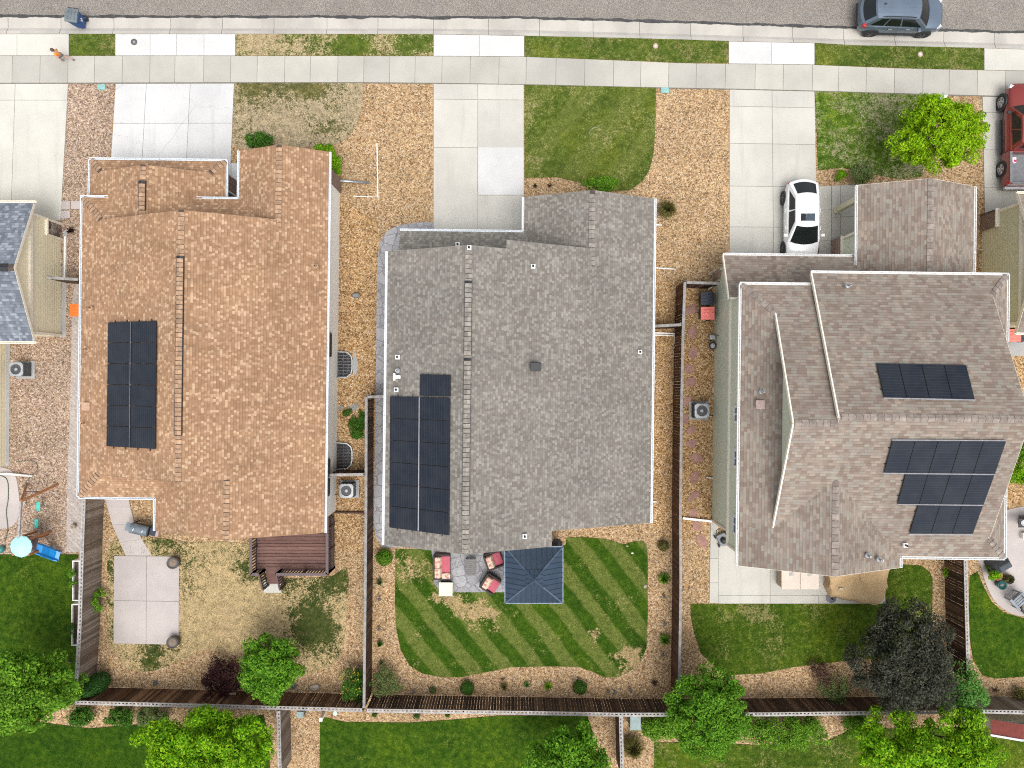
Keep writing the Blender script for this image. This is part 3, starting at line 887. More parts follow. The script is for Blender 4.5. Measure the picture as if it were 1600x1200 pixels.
def gutter(segs, tr, mat, parent, hang=True, name='gutter'):
    """segs: (p, q, outward) in house coordinates; open U channel"""
    for p, q, o in segs:
        b = MB()
        p, q = tr(p), tr(q)
        o0 = tr((o[0], o[1], 0)) - tr((0, 0, 0)); o = Vector((o0.x, o0.y, 0)).normalized()
        z = Vector((0, 0, 1))
        w = .095
        b.bar(p + o * .024 - z * .06, q + o * .024 - z * .06, .016, .11)
        b.bar(p + o * (w + .01) - z * .055, q + o * (w + .01) - z * .055, .028, .12)
        b.bar(p + o * (w / 2 + .012) - z * .115, q + o * (w / 2 + .012) - z * .115, w - .03, .012)
        n = max(2, int((q - p).length / .8))
        for i in range(n + 1):
            c = p.lerp(q, i / n)
            b.bar(c + o * .03 - z * .01, c + o * w - z * .01, .022, .012)
        b.build(name, mat, parent)


def lapwall(b, p, q, z0, z1, lap=.17, m=0):
    """lap siding from p to q (xy), outward to the right of p->q"""
    p, q = Vector((p[0], p[1], 0)), Vector((q[0], q[1], 0))
    o = (q - p).cross(Vector((0, 0, 1))).normalized()
    z = z0
    while z < z1 - 1e-4:
        t = min(z + lap, z1)
        a, c = p + o * .028, q + o * .028
        a2, c2 = p + o * .006, q + o * .006
        v = lambda s, h: Vector((s.x, s.y, h))
        b.poly([v(a, z), v(c, z), v(c2, t), v(a2, t)], m)
        b.poly([v(p, z), v(q, z), v(c, z), v(a, z)], m)
        z = t
    return b


def walls(foot, tr, z0, z1, mat, parent, lap=.17):
    pts = [tr((x, y, 0)) for x, y in foot]
    a = sum(pts[i].x * pts[(i + 1) % len(pts)].y - pts[(i + 1) % len(pts)].x * pts[i].y for i in range(len(pts)))
    if a < 0: pts = pts[::-1]
    b = MB()
    for i in range(len(pts)):
        lapwall(b, pts[i], pts[(i + 1) % len(pts)], z0, z1, lap)
    return b.build('wall', mat, parent)


def plane_patch(roofz, tr, x, y): return tr((x, y, roofz(x, y)))


# ---- orange-roofed house
h1 = thing('house', 'single-storey white house with a tan orange shingle roof and a brown deck', 'house', (-15, 1, 0))
T1 = rotor((-15, 1), -.7)
m = .466
q1 = [
    [(-21.08, 9.04, 3.2), (-19.9, 7.86, 3.75), (-15.03, 7.86, 6.02), (-15.03, -4.42, 6.02), (-19.93, -4.42, 3.736), (-21.08, -5.57, 3.2)],
    [(-15.03, 7.86, 6.02), (-11.2, 7.86, 4.235), (-11.2, 11.42, 4.235), (-9.08, 11.42, 3.2), (-9.08, -7.2, 3.2), (-13.155, -7.2, 5.146), (-13.155, -4.42, 5.146), (-15.03, -4.42, 6.02)],
    [(-21.08, 9.04, 3.2), (-13.43, 9.04, 3.2), (-12.25, 7.8, 3.76), (-19.9, 7.8, 3.76)],
    [(-13.43, 11.42, 3.2), (-13.43, 9.04, 3.2), (-12.25, 7.8, 3.75), (-11.2, 7.8, 4.235), (-11.2, 11.42, 4.235)],
    [(-21.03, 11.05, 2.65), (-20.38, 10.4, 2.953), (-17.68, 10.4, 4.211), (-17.68, 7.8, 4.211), (-21.03, 7.8, 2.65)],
    [(-14.33, 11.05, 2.65), (-14.98, 10.4, 2.953), (-17.68, 10.4, 4.211), (-17.68, 7.8, 4.211), (-14.33, 7.8, 2.65)],
    [(-21.03, 11.05, 2.65), (-14.33, 11.05, 2.65), (-15.05, 10.33, 2.985), (-20.31, 10.33, 2.985)],
    [(-21.08, -5.57, 3.2), (-17.33, -5.57, 3.2), (-16.1, -4.34, 3.77), (-19.93, -4.36, 3.765)],
    [(-17.33, -5.57, 3.2), (-16.1, -4.34, 3.774), (-13.155, -4.34, 5.146), (-13.155, -7.2, 5.146), (-17.33, -7.2, 3.2)],
]
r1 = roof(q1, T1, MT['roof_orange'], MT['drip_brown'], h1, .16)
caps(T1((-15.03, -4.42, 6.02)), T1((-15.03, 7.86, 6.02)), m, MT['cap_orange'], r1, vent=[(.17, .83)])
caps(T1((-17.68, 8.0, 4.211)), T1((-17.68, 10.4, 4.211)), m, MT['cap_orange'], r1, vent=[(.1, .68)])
caps(T1((-11.2, 7.5, 4.24)), T1((-11.2, 11.42, 4.235)), m, MT['cap_orange'], r1)
caps(T1((-13.155, -7.2, 5.15)), T1((-13.155, -4.42, 5.15)), m, MT['cap_orange'], r1)
for a, c in (((-21.08, 9.04, 3.2), (-19.9, 7.86, 3.75)), ((-21.08, -5.57, 3.2), (-19.93, -4.42, 3.74)), ((-21.03, 11.05, 2.65), (-20.38, 10.4, 2.953)), ((-14.33, 11.05, 2.65), (-14.98, 10.4, 2.953))):
    caps(T1(a), T1(c), .33, MT['cap_orange'], r1, w=.15, name='hip_cap')
gutter([((-21.08, 9.04, 3.2), (-21.08, -5.57, 3.2), (-1, 0)), ((-21.2, 9.04, 3.2), (-19.8, 9.04, 3.2), (0, 1)), ((-15.55, 9.04, 3.2), (-13.5, 9.04, 3.2), (0, 1)),
        ((-9.08, 11.42, 3.2), (-9.08, -7.2, 3.2), (1, 0)), ((-13.43, 11.42, 3.2), (-13.43, 9.1, 3.2), (-1, 0)), ((-21.1, 11.05, 2.65), (-14.26, 11.05, 2.65), (0, 1)),
        ((-21.03, 11.06, 2.65), (-21.03, 9.1, 2.65), (-1, 0)), ((-14.33, 11.06, 2.65), (-14.33, 8.9, 2.65), (1, 0)), ((-21.1, -5.57, 3.2), (-17.3, -5.57, 3.2), (0, -1)), ((-17.33, -5.6, 3.2), (-17.33, -7.2, 3.2), (-1, 0))],
       T1, MT['gutter'], h1)
walls([(-20.7, 7.6), (-13.4, 7.6), (-13.0, 7.6), (-13.0, 10.85), (-9.28, 10.85), (-9.28, -6.65), (-16.9, -6.65), (-16.9, -5.1), (-20.7, -5.1)], T1, 0, 3.12, MT['siding_white'], h1)
walls([(-20.6, 10.6), (-14.62, 10.6), (-14.62, 7.55), (-20.6, 7.55)], T1, 0, 2.6, MT['siding_white'], h1)
b = MB()
for tri in ([(-19.6, 7.65, 3.6), (-10.4, 7.65, 3.6), (-15.03, 7.65, 5.85)], [(-19.6, -4.2, 3.6), (-10.4, -4.2, 3.6), (-15.03, -4.2, 5.85)], [(-20.2, 10.2, 2.95), (-15.1, 10.2, 2.95), (-17.68, 10.2, 4.1)],
            [(-13.0, 10.84, 3.1), (-9.45, 10.84, 3.1), (-11.2, 10.84, 4.0)], [(-16.9, -6.64, 3.1), (-9.45, -6.64, 3.1), (-13.155, -6.64, 4.9)]):
    b = MB(); b.poly([T1(p) for p in tri]); b.build('gable', MT['siding_white'], h1)
b = MB()     # brick return at the front corner and garage flank
for x0, x1, y0, y1, z in ((-9.28, -9.19, 10.22, 10.9, 3.05), (-14.62, -14.53, 9.1, 10.66, 2.5), (-13.05, -9.2, 10.85, 10.93, 1.2)):
    b = MB(); b.prism([T1((x, y, 0)) for x, y in ((x0, y0), (x1, y0), (x1, y1), (x0, y1))], 0, z); b.build('brick_facing', MT['brick'], h1)
b = MB()
b.bar(T1((-14.46, 9.75, .0)), T1((-14.46, 9.75, 2.55)), .08, .1, up=Vector((1, 0, 0)))
b.build('downspout', MT['gutter'], h1)
def sidewin(parent, tr, x, y, z0, z1, w, sg=1, trim='white_trim'):
    f = MB(); g = MB()
    a, c = tr((x, y - w / 2, 0)), tr((x, y + w / 2, 0))
    o = tr((1, 0, 0)) - tr((0, 0, 0)); o = Vector((o.x, o.y, 0)).normalized() * sg
    for z in (z0, z1): f.bar(a + Vector((0, 0, z)) + o * .05, c + Vector((0, 0, z)) + o * .05, .11, .14)
    for e in (a, c): f.bar(e + Vector((0, 0, z0)) + o * .05, e + Vector((0, 0, z1)) + o * .05, .13, .11, up=o)
    mid = a.lerp(c, .5); f.bar(mid + Vector((0, 0, z0)) + o * .035, mid + Vector((0, 0, z1)) + o * .035, .05, .05, up=o)
    g.poly([a + Vector((0, 0, z0)) + o * .036, c + Vector((0, 0, z0)) + o * .036, c + Vector((0, 0, z1)) + o * .036, a + Vector((0, 0, z1)) + o * .036])
    w_ = f.build('window', MT[trim], parent); g.build('pane', MT['glass'], w_)
for y, w in ((2.05, 1.1), (-4.15, .75), (-5.15, .75)):
    sidewin(h1, T1, -9.28, y, 1.75, 2.05, w, 1, 'black')
b = MB()
for px, py, r in ((141, 481, .09), (132, 661, .09)):
    pass
def roofbits(parent, items):
    """small fittings standing on a roof: kind, px, py, z"""
    for kind, px, py, z in items:
        p = P(px, py, z)
        b = MB()
        if kind == 'pipe':
            b.lathe(p - Vector((0, 0, .1)), [(.12, 0), (.11, .1), (.05, .14), (.05, .4), (.035, .4), (.035, .2)], 14)
            b.build('vent_pipe', MT['cap_orange'] if parent is r1 else MT['steel'], parent)
        elif kind == 'box':
            b.box(p.x - .17, p.x + .17, p.y - .17, p.y + .17, z - .15, z + .12)
            b.box(p.x - .2, p.x + .2, p.y - .2, p.y + .2, z + .1, z + .14)
            b.build('roof_vent', MT['vent_tan' if parent is r1 else 'vent_pink'], parent, bevel=.015)
        elif kind == 'dark':
            b.box(p.x - .2, p.x + .2, p.y - .2, p.y + .2, z - .2, z + .16)
            b.box(p.x - .24, p.x + .24, p.y - .19, p.y + .19, z + .12, z + .2)
            b.build('roof_vent', MT['black'], parent, bevel=.02)
        elif kind == 'white':
            b.box(p.x - .10, p.x + .10, p.y - .10, p.y + .10, z - .1, z + .02)
            b.lathe(p, [(.05, 0), (.05, .16), (.035, .16), (.035, .05)], 12, 1)
            b.build('vent_flashing', [MT['white_trim'], MT['black']], parent)
        elif kind == 'tee':
            b.box(p.x - .16, p.x - .06, p.y - .16, p.y + .16, z - .12, z + .06)
            b.box(p.x - .06, p.x + .17, p.y - .07, p.y + .07, z - .1, z + .05)
            b.build('vent_flashing', MT['white_trim'], parent)
MT['vent_tan'] = plain('painted_vent', (.42, .27, .18), .7)
MT['vent_pink'] = plain('painted_vent_pink', (.38, .28, .25), .7)
roofbits(r1, [('pipe', 141, 481, 3.72), ('box', 136, 635, 3.42), ('pipe', 133, 661, 3.36), ('pipe', 494, 416, 3.85), ('pipe', 136, 546, 3.5)])

# ---- grey-roofed middle house
h2 = thing('house', 'middle house with a broad grey-brown shingle roof and long ridge vent', 'house', (0, 0, 0))
T2 = rotor((0, 0), -.7)
q2 = [
    [(-5.75, 6.0, 5.52), (-1.945, 6.0, 7.29), (-1.945, -7.42, 7.29), (-5.75, -7.42, 5.52)],
    [(-1.945, 6.0, 7.29), (-.31, 6.0, 6.528), (-.31, 6.4, 6.528), (3.67, 6.4, 4.675), (3.67, 9.14, 4.675), (6.835, 9.14, 3.2), (6.835, -6.7, 3.2), (1.9, -6.7, 5.5), (1.9, -7.42, 5.5), (-1.945, -7.42, 7.29)],
    [(.5, 9.14, 3.2), (3.67, 9.14, 4.675), (3.67, 6.0, 4.675), (.5, 6.0, 3.2)],
    [(-5.55, 7.41, 3.2), (.7, 7.41, 3.2), (.7, 5.6, 4.04), (-5.55, 5.6, 4.04)],
]
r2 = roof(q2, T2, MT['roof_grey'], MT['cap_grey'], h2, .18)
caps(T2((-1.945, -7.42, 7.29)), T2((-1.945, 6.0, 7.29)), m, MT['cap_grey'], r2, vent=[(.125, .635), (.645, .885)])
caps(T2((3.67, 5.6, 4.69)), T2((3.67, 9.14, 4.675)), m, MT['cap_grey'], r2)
gutter([((-5.75, 6.0, 5.52), (-5.75, -7.42, 5.52), (-1, 0)), ((6.835, 9.14, 3.2), (6.835, -6.7, 3.2), (1, 0)), ((.5, 9.14, 3.2), (.5, 7.5, 3.2), (-1, 0)), ((-5.55, 7.41, 3.2), (.5, 7.41, 3.2), (0, 1))], T2, MT['gutter'], h2)
walls([(-5.3, 5.6), (6.4, 5.6), (6.4, -6.3), (1.5, -6.3), (1.5, -7.0), (-5.3, -7.0)], T2, 0, 3.15, MT['siding_white'], h2)
walls([(-5.2, 7.0), (.95, 7.0), (.95, 8.6), (6.4, 8.6), (6.4, 5.5), (-5.2, 5.5)], T2, 0, 3.1, MT['siding_white'], h2)
walls([(-5.3, 5.6), (-5.0, 5.6), (-5.0, -7.0), (-5.3, -7.0)], T2, 3.1, 5.5, MT['siding_white'], h2)
b = MB()
for tri in ([(-5.3, 5.7, 3.1), (6.4, 5.7, 3.1), (-1.945, 5.7, 7.05), (-5.3, 5.7, 5.5)], [(.95, 8.6, 3.1), (6.4, 8.6, 3.1), (3.67, 8.6, 4.45)], [(-5.3, -7.0, 3.1), (1.5, -7.0, 3.1), (1.5, -7.0, 5.4), (-1.945, -7.0, 7.05), (-5.3, -7.0, 5.5)], [(1.5, -6.35, 3.1), (6.4, -6.35, 3.1), (1.5, -6.35, 5.4)]):
    b = MB(); b.poly([T2(p) for p in tri]); b.build('gable', MT['siding_white'], h2)
roofbits(r2, [('white', 833, 416, 6.1), ('dark', 837, 573, 6.15), ('white', 1000, 550, 3.65), ('white', 820, 838, 6.2), ('white', 621, 558, 5.95), ('tee', 620, 589, 5.95), ('white', 619, 609, 5.95), ('pipe', 621, 579, 5.95), ('white', 715, 382, 4.25), ('white', 733, 387, 7.3)])

# ---- two-storey taupe-roofed house
h3 = thing('house', 'two-storey sage green house with a complex taupe shingle roof', 'house', (16, -1.4, 0))
T3 = rotor((16, -1.4), -.7)
M3 = .4755
q3 = [
    [(13.64, 5.04, 5.6), (22.55, 5.04, 5.6), (21.6, 4.09, 6.05), (21.6, -1.405, 8.665), (13.64, -1.405, 8.665)],
    [(10.42, 4.48, 5.6), (13.8, 4.48, 5.6), (13.8, -1.685, 8.53), (11.8, -1.685, 8.53), (11.8, 3.10, 6.256)],
    [(11.8, -1.685, 8.53), (13.64, -1.685, 8.53), (13.64, -1.405, 8.665), (21.6, -1.405, 8.665), (21.6, -6.9, 6.05), (22.55, -7.85, 5.6), (17.8, -7.85, 5.6), (14.1, -4.16, 7.355), (11.8, -6.47, 6.256)],
    [(22.55, 5.04, 5.6), (22.55, -7.85, 5.6), (21.5, -6.8, 6.10), (21.5, 3.99, 6.10)],
    [(10.42, 4.48, 5.6), (12.15, 2.75, 6.42), (12.15, -6.12, 6.42), (14.1, -4.16, 7.355), (14.1, -8.37, 7.355), (10.42, -8.37, 5.6)],
    [(14.1, -4.16, 7.355), (17.8, -7.85, 5.6), (17.8, -8.37, 5.6), (14.1, -8.37, 7.355)],
    [(10.32, 6.26, 3.0), (17.2, 6.26, 3.0), (17.2, 4.0, 4.06), (10.32, 4.0, 4.06)],
    [(16.78, 9.73, 3.2), (16.78, 4.5, 3.2), (19.63, 4.5, 4.526), (19.63, 9.73, 4.526)],
    [(22.47, 9.73, 3.2), (22.47, 4.5, 3.2), (19.63, 4.5, 4.526), (19.63, 9.73, 4.526)],
]
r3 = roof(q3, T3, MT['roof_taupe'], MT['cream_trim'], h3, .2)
b = MB()
for p_, q_ in (((13.6, 5.04, 5.6), (13.6, -1.405, 8.665)), ((11.76, 3.14, 6.24), (11.76, -1.685, 8.53)), ((11.76, -1.685, 8.53), (11.76, -6.47, 6.256)), ((10.28, 6.26, 3.0), (10.28, 4.0, 4.06))):
    b = MB(); b.bar(T3(p_) + Vector((0, 0, -.06)), T3(q_) + Vector((0, 0, -.06)), .06, .16); b.build('rake_trim', MT['cream_trim'], h3)
caps(T3((13.7, -1.405, 8.67)), T3((21.6, -1.405, 8.67)), M3, MT['cap_taupe'], r3, w=.15, L=.3)
caps(T3((11.8, -1.685, 8.535)), T3((13.64, -1.685, 8.535)), M3, MT['cap_taupe'], r3, w=.15, L=.3)
caps(T3((14.1, -8.37, 7.36)), T3((14.1, -4.2, 7.36)), M3, MT['cap_taupe'], r3, w=.15, L=.3)
caps(T3((19.63, 4.9, 4.53)), T3((19.63, 9.73, 4.53)), m, MT['cap_taupe'], r3, w=.15, L=.3)
for a, c in (((22.55, 5.04, 5.6), (21.6, 4.09, 6.06)), ((22.55, -7.85, 5.6), (21.6, -6.9, 6.06)), ((10.42, 4.48, 5.6), (11.9, 3.0, 6.31))):
    caps(T3(a), T3(c), .33, MT['cap_taupe'], r3, w=.14, L=.3, name='hip_cap')
gutter([((13.6, 5.04, 5.6), (22.62, 5.04, 5.6), (0, 1)), ((22.55, 5.1, 5.6), (22.55, 2.0, 5.6), (1, 0)), ((22.55, -3.2, 5.6), (22.55, -7.9, 5.6), (1, 0)), ((22.6, -7.85, 5.6), (17.8, -7.85, 5.6), (0, -1)), ((17.8, -7.85, 5.6), (17.8, -8.37, 5.6), (1, 0)),
        ((10.35, 4.48, 5.6), (13.6, 4.48, 5.6), (0, 1)), ((10.42, 4.48, 5.6), (10.42, -8.37, 5.6), (-1, 0)), ((10.3, 6.26, 3.0), (16.75, 6.26, 3.0), (0, 1)),
        ((16.78, 9.73, 3.2), (16.78, 4.9, 3.2), (-1, 0)), ((22.47, 9.73, 3.2), (22.47, 4.9, 3.2), (1, 0))], T3, MT['white_trim'], h3)
W = lambda x, y: T3((x, y, 0))
walls([(10.72, 5.85), (17.0, 5.85), (17.0, 4.6), (22.1, 4.6), (22.1, -7.3), (10.72, -7.3)], T3, 0, 2.95, MT['siding_sage'], h3, .2)
walls([(10.72, 4.05), (13.9, 4.05), (13.9, 4.6), (22.1, 4.6), (22.1, -7.4), (17.4, -7.4), (17.4, -7.95), (10.72, -7.95)], T3, 2.95, 5.5, MT['siding_sage'], h3, .2)
walls([(16.95, 7.55), (22.1, 7.55), (22.1, 4.5), (16.95, 4.5)], T3, 0, 3.1, MT['siding_sage'], h3, .2)
b = MB()
lapwall(b, W(12.1, 2.85), W(12.1, -6.2), 6.36, 6.38, .17)
b2 = MB()
n = 10
for i in range(n):      # lapped gable triangle facing west
    f0, f1 = i / n, (i + 1) / n
    z0, z1 = lerp(6.35, 8.47, f0), lerp(6.35, 8.47, f1)
    ya, yb = lerp(2.85, -1.685, f0), lerp(-6.2, -1.685, f0)
    yc, yd = lerp(2.85, -1.685, f1), lerp(-6.2, -1.685, f1)
    b2.poly([T3((12.07, ya, z0)), T3((12.07, yb, z0)), T3((12.095, yd, z1)), T3((12.095, yc, z1))])
    b2.poly([T3((12.11, ya, z0)), T3((12.11, yb, z0)), T3((12.07, yb, z0)), T3((12.07, ya, z0))])
b2.build('gable', MT['siding_pale'], h3)
b = MB()
for tri in ([(17.0, 9.2, 3.05), (22.2, 9.2, 3.05), (19.63, 9.2, 4.3)], [(10.72, -7.95, 5.4), (17.4, -7.95, 5.4), (14.1, -7.95, 7.1)], [(21.3, 3.4, 5.9), (21.3, -6.2, 5.9), (21.3, -1.405, 8.2)], [(10.72, 4.0, 2.9), (10.72, 5.85, 2.9), (10.72, 4.0, 3.8)]):
    b = MB(); b.poly([T3(p) for p in tri]); b.build('gable', MT['siding_sage'], h3)
b = MB()       # trim: belly band, corner boards, base cap
def wbar(p, q, w, h, up=None): b = MB(); b.bar(T3(p), T3(q), w, h, up=up or Vector((0, 0, 1))); b.build('trim', MT['cream_trim'], h3)
wbar((10.66, 4.05, 2.97), (10.66, -7.98, 2.97), .10, .15)
wbar((10.68, -7.28, 0), (10.68, -7.28, 2.95), .09, .12, Vector((1, 0, 0)))
wbar((10.68, -7.95, 2.9), (10.68, -7.95, 5.45), .09, .12, Vector((1, 0, 0)))
wbar((10.69, -7.3, 2.93), (10.69, -7.95, 2.93), .05, .1)
wbar((10.68, 5.84, 0), (10.68, 5.84, 2.9), .09, .12, Vector((1, 0, 0)))
wbar((16.9, 7.5, 0), (16.9, 7.5, 3.0), .12, .14, Vector((1, 0, 0)))
wbar((16.85, 7.62, 1.35), (16.85, 6.3, 1.35), .16, .07)
b = MB()
for x0, x1, y0, y1, z in ((16.82, 16.95, 6.2, 7.6, 1.32), (16.9, 17.6, 7.52, 7.66, 1.32), (10.6, 10.72, 5.45, 5.9, 1.2)):
    b = MB(); b.prism([T3((x, y, 0)) for x, y in ((x0, y0), (x1, y0), (x1, y1), (x0, y1))], 0, z); b.build('brick_facing', MT['brick_pink'], h3)
for y, w in ((-1.5, .75), (-3.6, .8), (-6.75, .85)):
    sidewin(h3, T3, 10.72, y, 3.9, 5.1, w, -1)
b = MB()
p = P(1307, 329)
b.box(p.x - .13, p.x + .13, p.y - .13, p.y + .13, 0, 3.05)
b.box(p.x - .17, p.x + .17, p.y - .17, p.y + .17, .02, .16)
b.build('porch_post', MT['siding_khaki'], h3)
p2 = P(1519, 329)
roofbits(r3, [('box', 1187, 632, 6.0), ('pipe', 1190, 612, 6.05), ('pipe', 1325, 446, 6.2), ('white', 1415, 852, 6.05), ('pipe', 1356, 868, 6.7), ('pipe', 1374, 874, 6.5)])

# ---- windows, rear doors and garage doors on the street and garden fronts
def facewin(parent, tr, x, y, z0, z1, w, sg, trim, door=None):
    """opening in a wall whose outside faces sg * y"""
    f, g = MB(), MB()
    o = tr((0, sg, 0)) - tr((0, 0, 0)); o = Vector((o.x, o.y, 0)).normalized()
    a, c = tr((x - w / 2, y, 0)), tr((x + w / 2, y, 0))
    Z = lambda p, z, d: Vector((p.x, p.y, z)) + o * d
    f.bar(Z(a, z1, .05), Z(c, z1, .05), .10, .12)
    if not door: f.bar(Z(a, z0, .05), Z(c, z0, .05), .10, .12)
    for e in (a, c): f.bar(Z(e, z0, .05), Z(e, z1, .05), .12, .10, up=o)
    if door != 'garage_door':
        mid = a.lerp(c, .5); f.bar(Z(mid, z0, .045), Z(mid, z1, .045), .05, .05, up=o)
    n = 4 if door == 'garage_door' else 1
    for i in range(n):
        u0, u1 = lerp(z0, z1, i / n) + (.012 if i else 0), lerp(z0, z1, (i + 1) / n)
        q = [Z(a, u0, .038), Z(c, u0, .038), Z(c, u1, .038), Z(a, u1, .038)]
        g.poly(q if sg < 0 else q[::-1])
    w_ = f.build(door or 'window', trim, parent)
    g.build('panel' if door == 'garage_door' else 'pane', MT['white_trim'] if door == 'garage_door' else MT['glass'], w_)


WT, CT = MT['white_trim'], MT['cream_trim']
facewin(h1, T1, -17.6, 10.6, .03, 2.15, 4.8, 1, WT, 'garage_door')
facewin(h1, T1, -11.2, 10.85, 1.3, 2.6, 1.6, 1, WT)
facewin(h1, T1, -11.6, -6.65, .64, 2.7, 1.9, -1, WT, 'patio_door')
facewin(h1, T1, -15.4, -6.65, 1.0, 2.3, 1.4, -1, WT)
facewin(h1, T1, -18.6, -5.1, 1.0, 2.3, 1.2, -1, WT)
facewin(h2, T2, -2.2, 7.0, .03, 2.2, 4.9, 1, WT, 'garage_door')
facewin(h2, T2, 3.7, 8.6, 1.0, 2.4, 1.8, 1, WT)
facewin(h2, T2, -1.2, -7.0, .05, 2.15, 2.2, -1, WT, 'patio_door')
facewin(h2, T2, -3.8, -7.0, 1.0, 2.3, 1.2, -1, WT)
facewin(h2, T2, 4.2, -6.3, 1.0, 2.3, 1.6, -1, WT)
facewin(h3, T3, 13.7, 5.85, .03, 2.2, 4.9, 1, CT, 'garage_door')
facewin(h3, T3, 18.0, 4.6, 3.8, 5.1, 1.4, 1, CT)
facewin(h3, T3, 20.8, 7.55, 1.0, 2.3, 1.4, 1, CT)
facewin(h3, T3, 14.0, -7.3, .05, 2.15, 2.4, -1, CT, 'patio_door')
facewin(h3, T3, 19.5, -7.3, 1.0, 2.3, 1.5, -1, CT)
for x in (12.3, 15.6): facewin(h3, T3, x, -7.95, 3.8, 5.1, 1.2, -1, CT)
facewin(h3, T3, 19.8, -7.4, 3.8, 5.1, 1.4, -1, CT)

# ---- far left house with slate roof
h4 = thing('house', 'tan house with slate blue shingle roof cut by the left edge', 'house', (-30, 5.5, 0))
T4 = rotor((-26, 5.5), 0)
q4 = [[(-23.7, 8.97, 2.7), (-42, 8.97, 2.7), (-42, 5.55, 4.2), (-23.7, 5.55, 4.2)], [(-23.7, 2.12, 2.7), (-42, 2.12, 2.7), (-42, 5.55, 4.2), (-23.7, 5.55, 4.2)],
      [(-26.75, 2.4, 2.65), (-26.75, -5.2, 2.65), (-31, -5.2, 4.5), (-31, 2.4, 4.5)], [(-36, 2.4, 2.65), (-36, -5.2, 2.65), (-31, -5.2, 4.5), (-31, 2.4, 4.5)]]
q4[2] = [(-27.35, 2.3, 2.65), (-27.35, -5.2, 2.65), (-31, -5.2, 4.4), (-31, 2.3, 4.4)]
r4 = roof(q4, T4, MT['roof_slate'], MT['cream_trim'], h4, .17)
caps((-42, 5.55, 4.2), (-23.7, 5.55, 4.2), .44, MT['black'], r4, w=.19, L=.9)
gutter([((-42, 8.97, 2.7), (-23.6, 8.97, 2.7), (0, 1)), ((-42, 2.12, 2.7), (-23.6, 2.12, 2.7), (0, -1))], T4, MT['cream_trim'], h4)
walls([(-24.0, 8.5), (-41, 8.5), (-41, 2.55), (-24.0, 2.55)], T4, 0, 2.62, MT['siding_tan'], h4, .19)
walls([(-26.9, 2.5), (-35, 2.5), (-35, -4.35), (-26.9, -4.35)], T4, 0, 2.55, MT['siding_tan'], h4, .19)
b = MB(); b2 = MB()
n = 8
for i in range(n):
    f0, f1 = i / n, (i + 1) / n
    z0, z1 = lerp(2.62, 4.02, f0), lerp(2.62, 4.02, f1)
    ya, yb, yc, yd = lerp(2.3, 5.55, f0), lerp(8.8, 5.55, f0), lerp(2.3, 5.55, f1), lerp(8.8, 5.55, f1)
    b2.poly([(-23.93, ya, z0), (-23.93, yb, z0), (-23.955, yd, z1), (-23.955, yc, z1)])
    b2.poly([(-23.96, ya, z0), (-23.96, yb, z0), (-23.93, yb, z0), (-23.93, ya, z0)])
b2.build('gable', MT['siding_pale_tan'] if 'siding_pale_tan' in MT else MT['siding_tan'], h4)
b.bar((-23.9, 2.3, 2.62), (-23.9, 8.75, 2.62), .12, .2)
b.bar((-23.93, 2.57, 0), (-23.93, 2.57, 2.6), .12, .14, up=Vector((1, 0, 0)))
b.bar((-23.93, 8.48, 0), (-23.93, 8.48, 2.6), .12, .14, up=Vector((1, 0, 0)))
b.bar((-23.9, 7.72, 1.32), (-23.9, 8.52, 1.32), .14, .1)
b.bar((-23.9, 7.68, .0), (-23.9, 7.68, 1.36), .1, .1, up=Vector((1, 0, 0)))
b.build('trim', MT['cream_trim'], h4)
b = MB(); b.box(-24.0, -23.9, 7.72, 8.56, 0, 1.27)
b.build('stone_facing', MT['stone'], h4)

# ---- far right house
h5 = thing('house', 'khaki house with brick corner cut by the right edge', 'house', (28, 6, 0))
T5 = rotor((26, 6), -.6)
q5 = [[(24.65, 9.26, 3.3), (40, 9.26, 3.3), (40, 5.9, 4.8), (24.65, 5.9, 4.8)], [(24.65, 2.5, 3.3), (40, 2.5, 3.3), (40, 5.9, 4.8), (24.65, 5.9, 4.8)]]
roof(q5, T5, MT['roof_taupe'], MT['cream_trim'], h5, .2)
gutter([((24.6, 9.26, 3.3), (40, 9.26, 3.3), (0, 1)), ((24.6, 2.5, 3.3), (40, 2.5, 3.3), (0, -1))], T5, MT['cream_trim'], h5)
walls([(24.97, 8.85), (39, 8.85), (39, 2.95), (24.97, 2.95)], T5, 0, 3.2, MT['siding_khaki'], h5, .19)
b = MB()
for i in range(8):
    f0, f1 = i / 8, (i + 1) / 8
    z0, z1 = lerp(3.2, 4.6, f0), lerp(3.2, 4.6, f1)
    b.poly([T5((24.94, lerp(9.1, 5.9, f0), z0)), T5((24.94, lerp(2.7, 5.9, f0), z0)), T5((24.96, lerp(2.7, 5.9, f1), z1)), T5((24.96, lerp(9.1, 5.9, f1), z1))])
b.build('gable', MT['siding_khaki'], h5)
b = MB(); b.prism([T5(p) for p in ((24.82, 8.1, 0), (24.97, 8.1, 0), (24.97, 8.98, 0), (24.82, 8.98, 0))], 0, 1.35); b.prism([T5(p) for p in ((24.82, 8.86, 0), (26.4, 8.86, 0), (26.4, 8.98, 0), (24.82, 8.98, 0))], 0, 1.349)
b.build('brick_facing', MT['brick'], h5)
b = MB(); b.bar(T5((24.86, 8.05, 1.39)), T5((24.86, 9.0, 1.39)), .2, .08); b.bar(T5((24.92, 3.0, .0)), T5((24.92, 3.0, 3.2)), .12, .14, up=Vector((1, 0, 0)))
b.bar(T5((24.92, 8.84, 1.4)), T5((24.92, 8.84, 3.2)), .12, .14, up=Vector((1, 0, 0))); b.bar(T5((24.9, 2.7, 3.18)), T5((24.9, 9.1, 3.18)), .12, .18)
b.build('trim', MT['cream_trim'], h5)

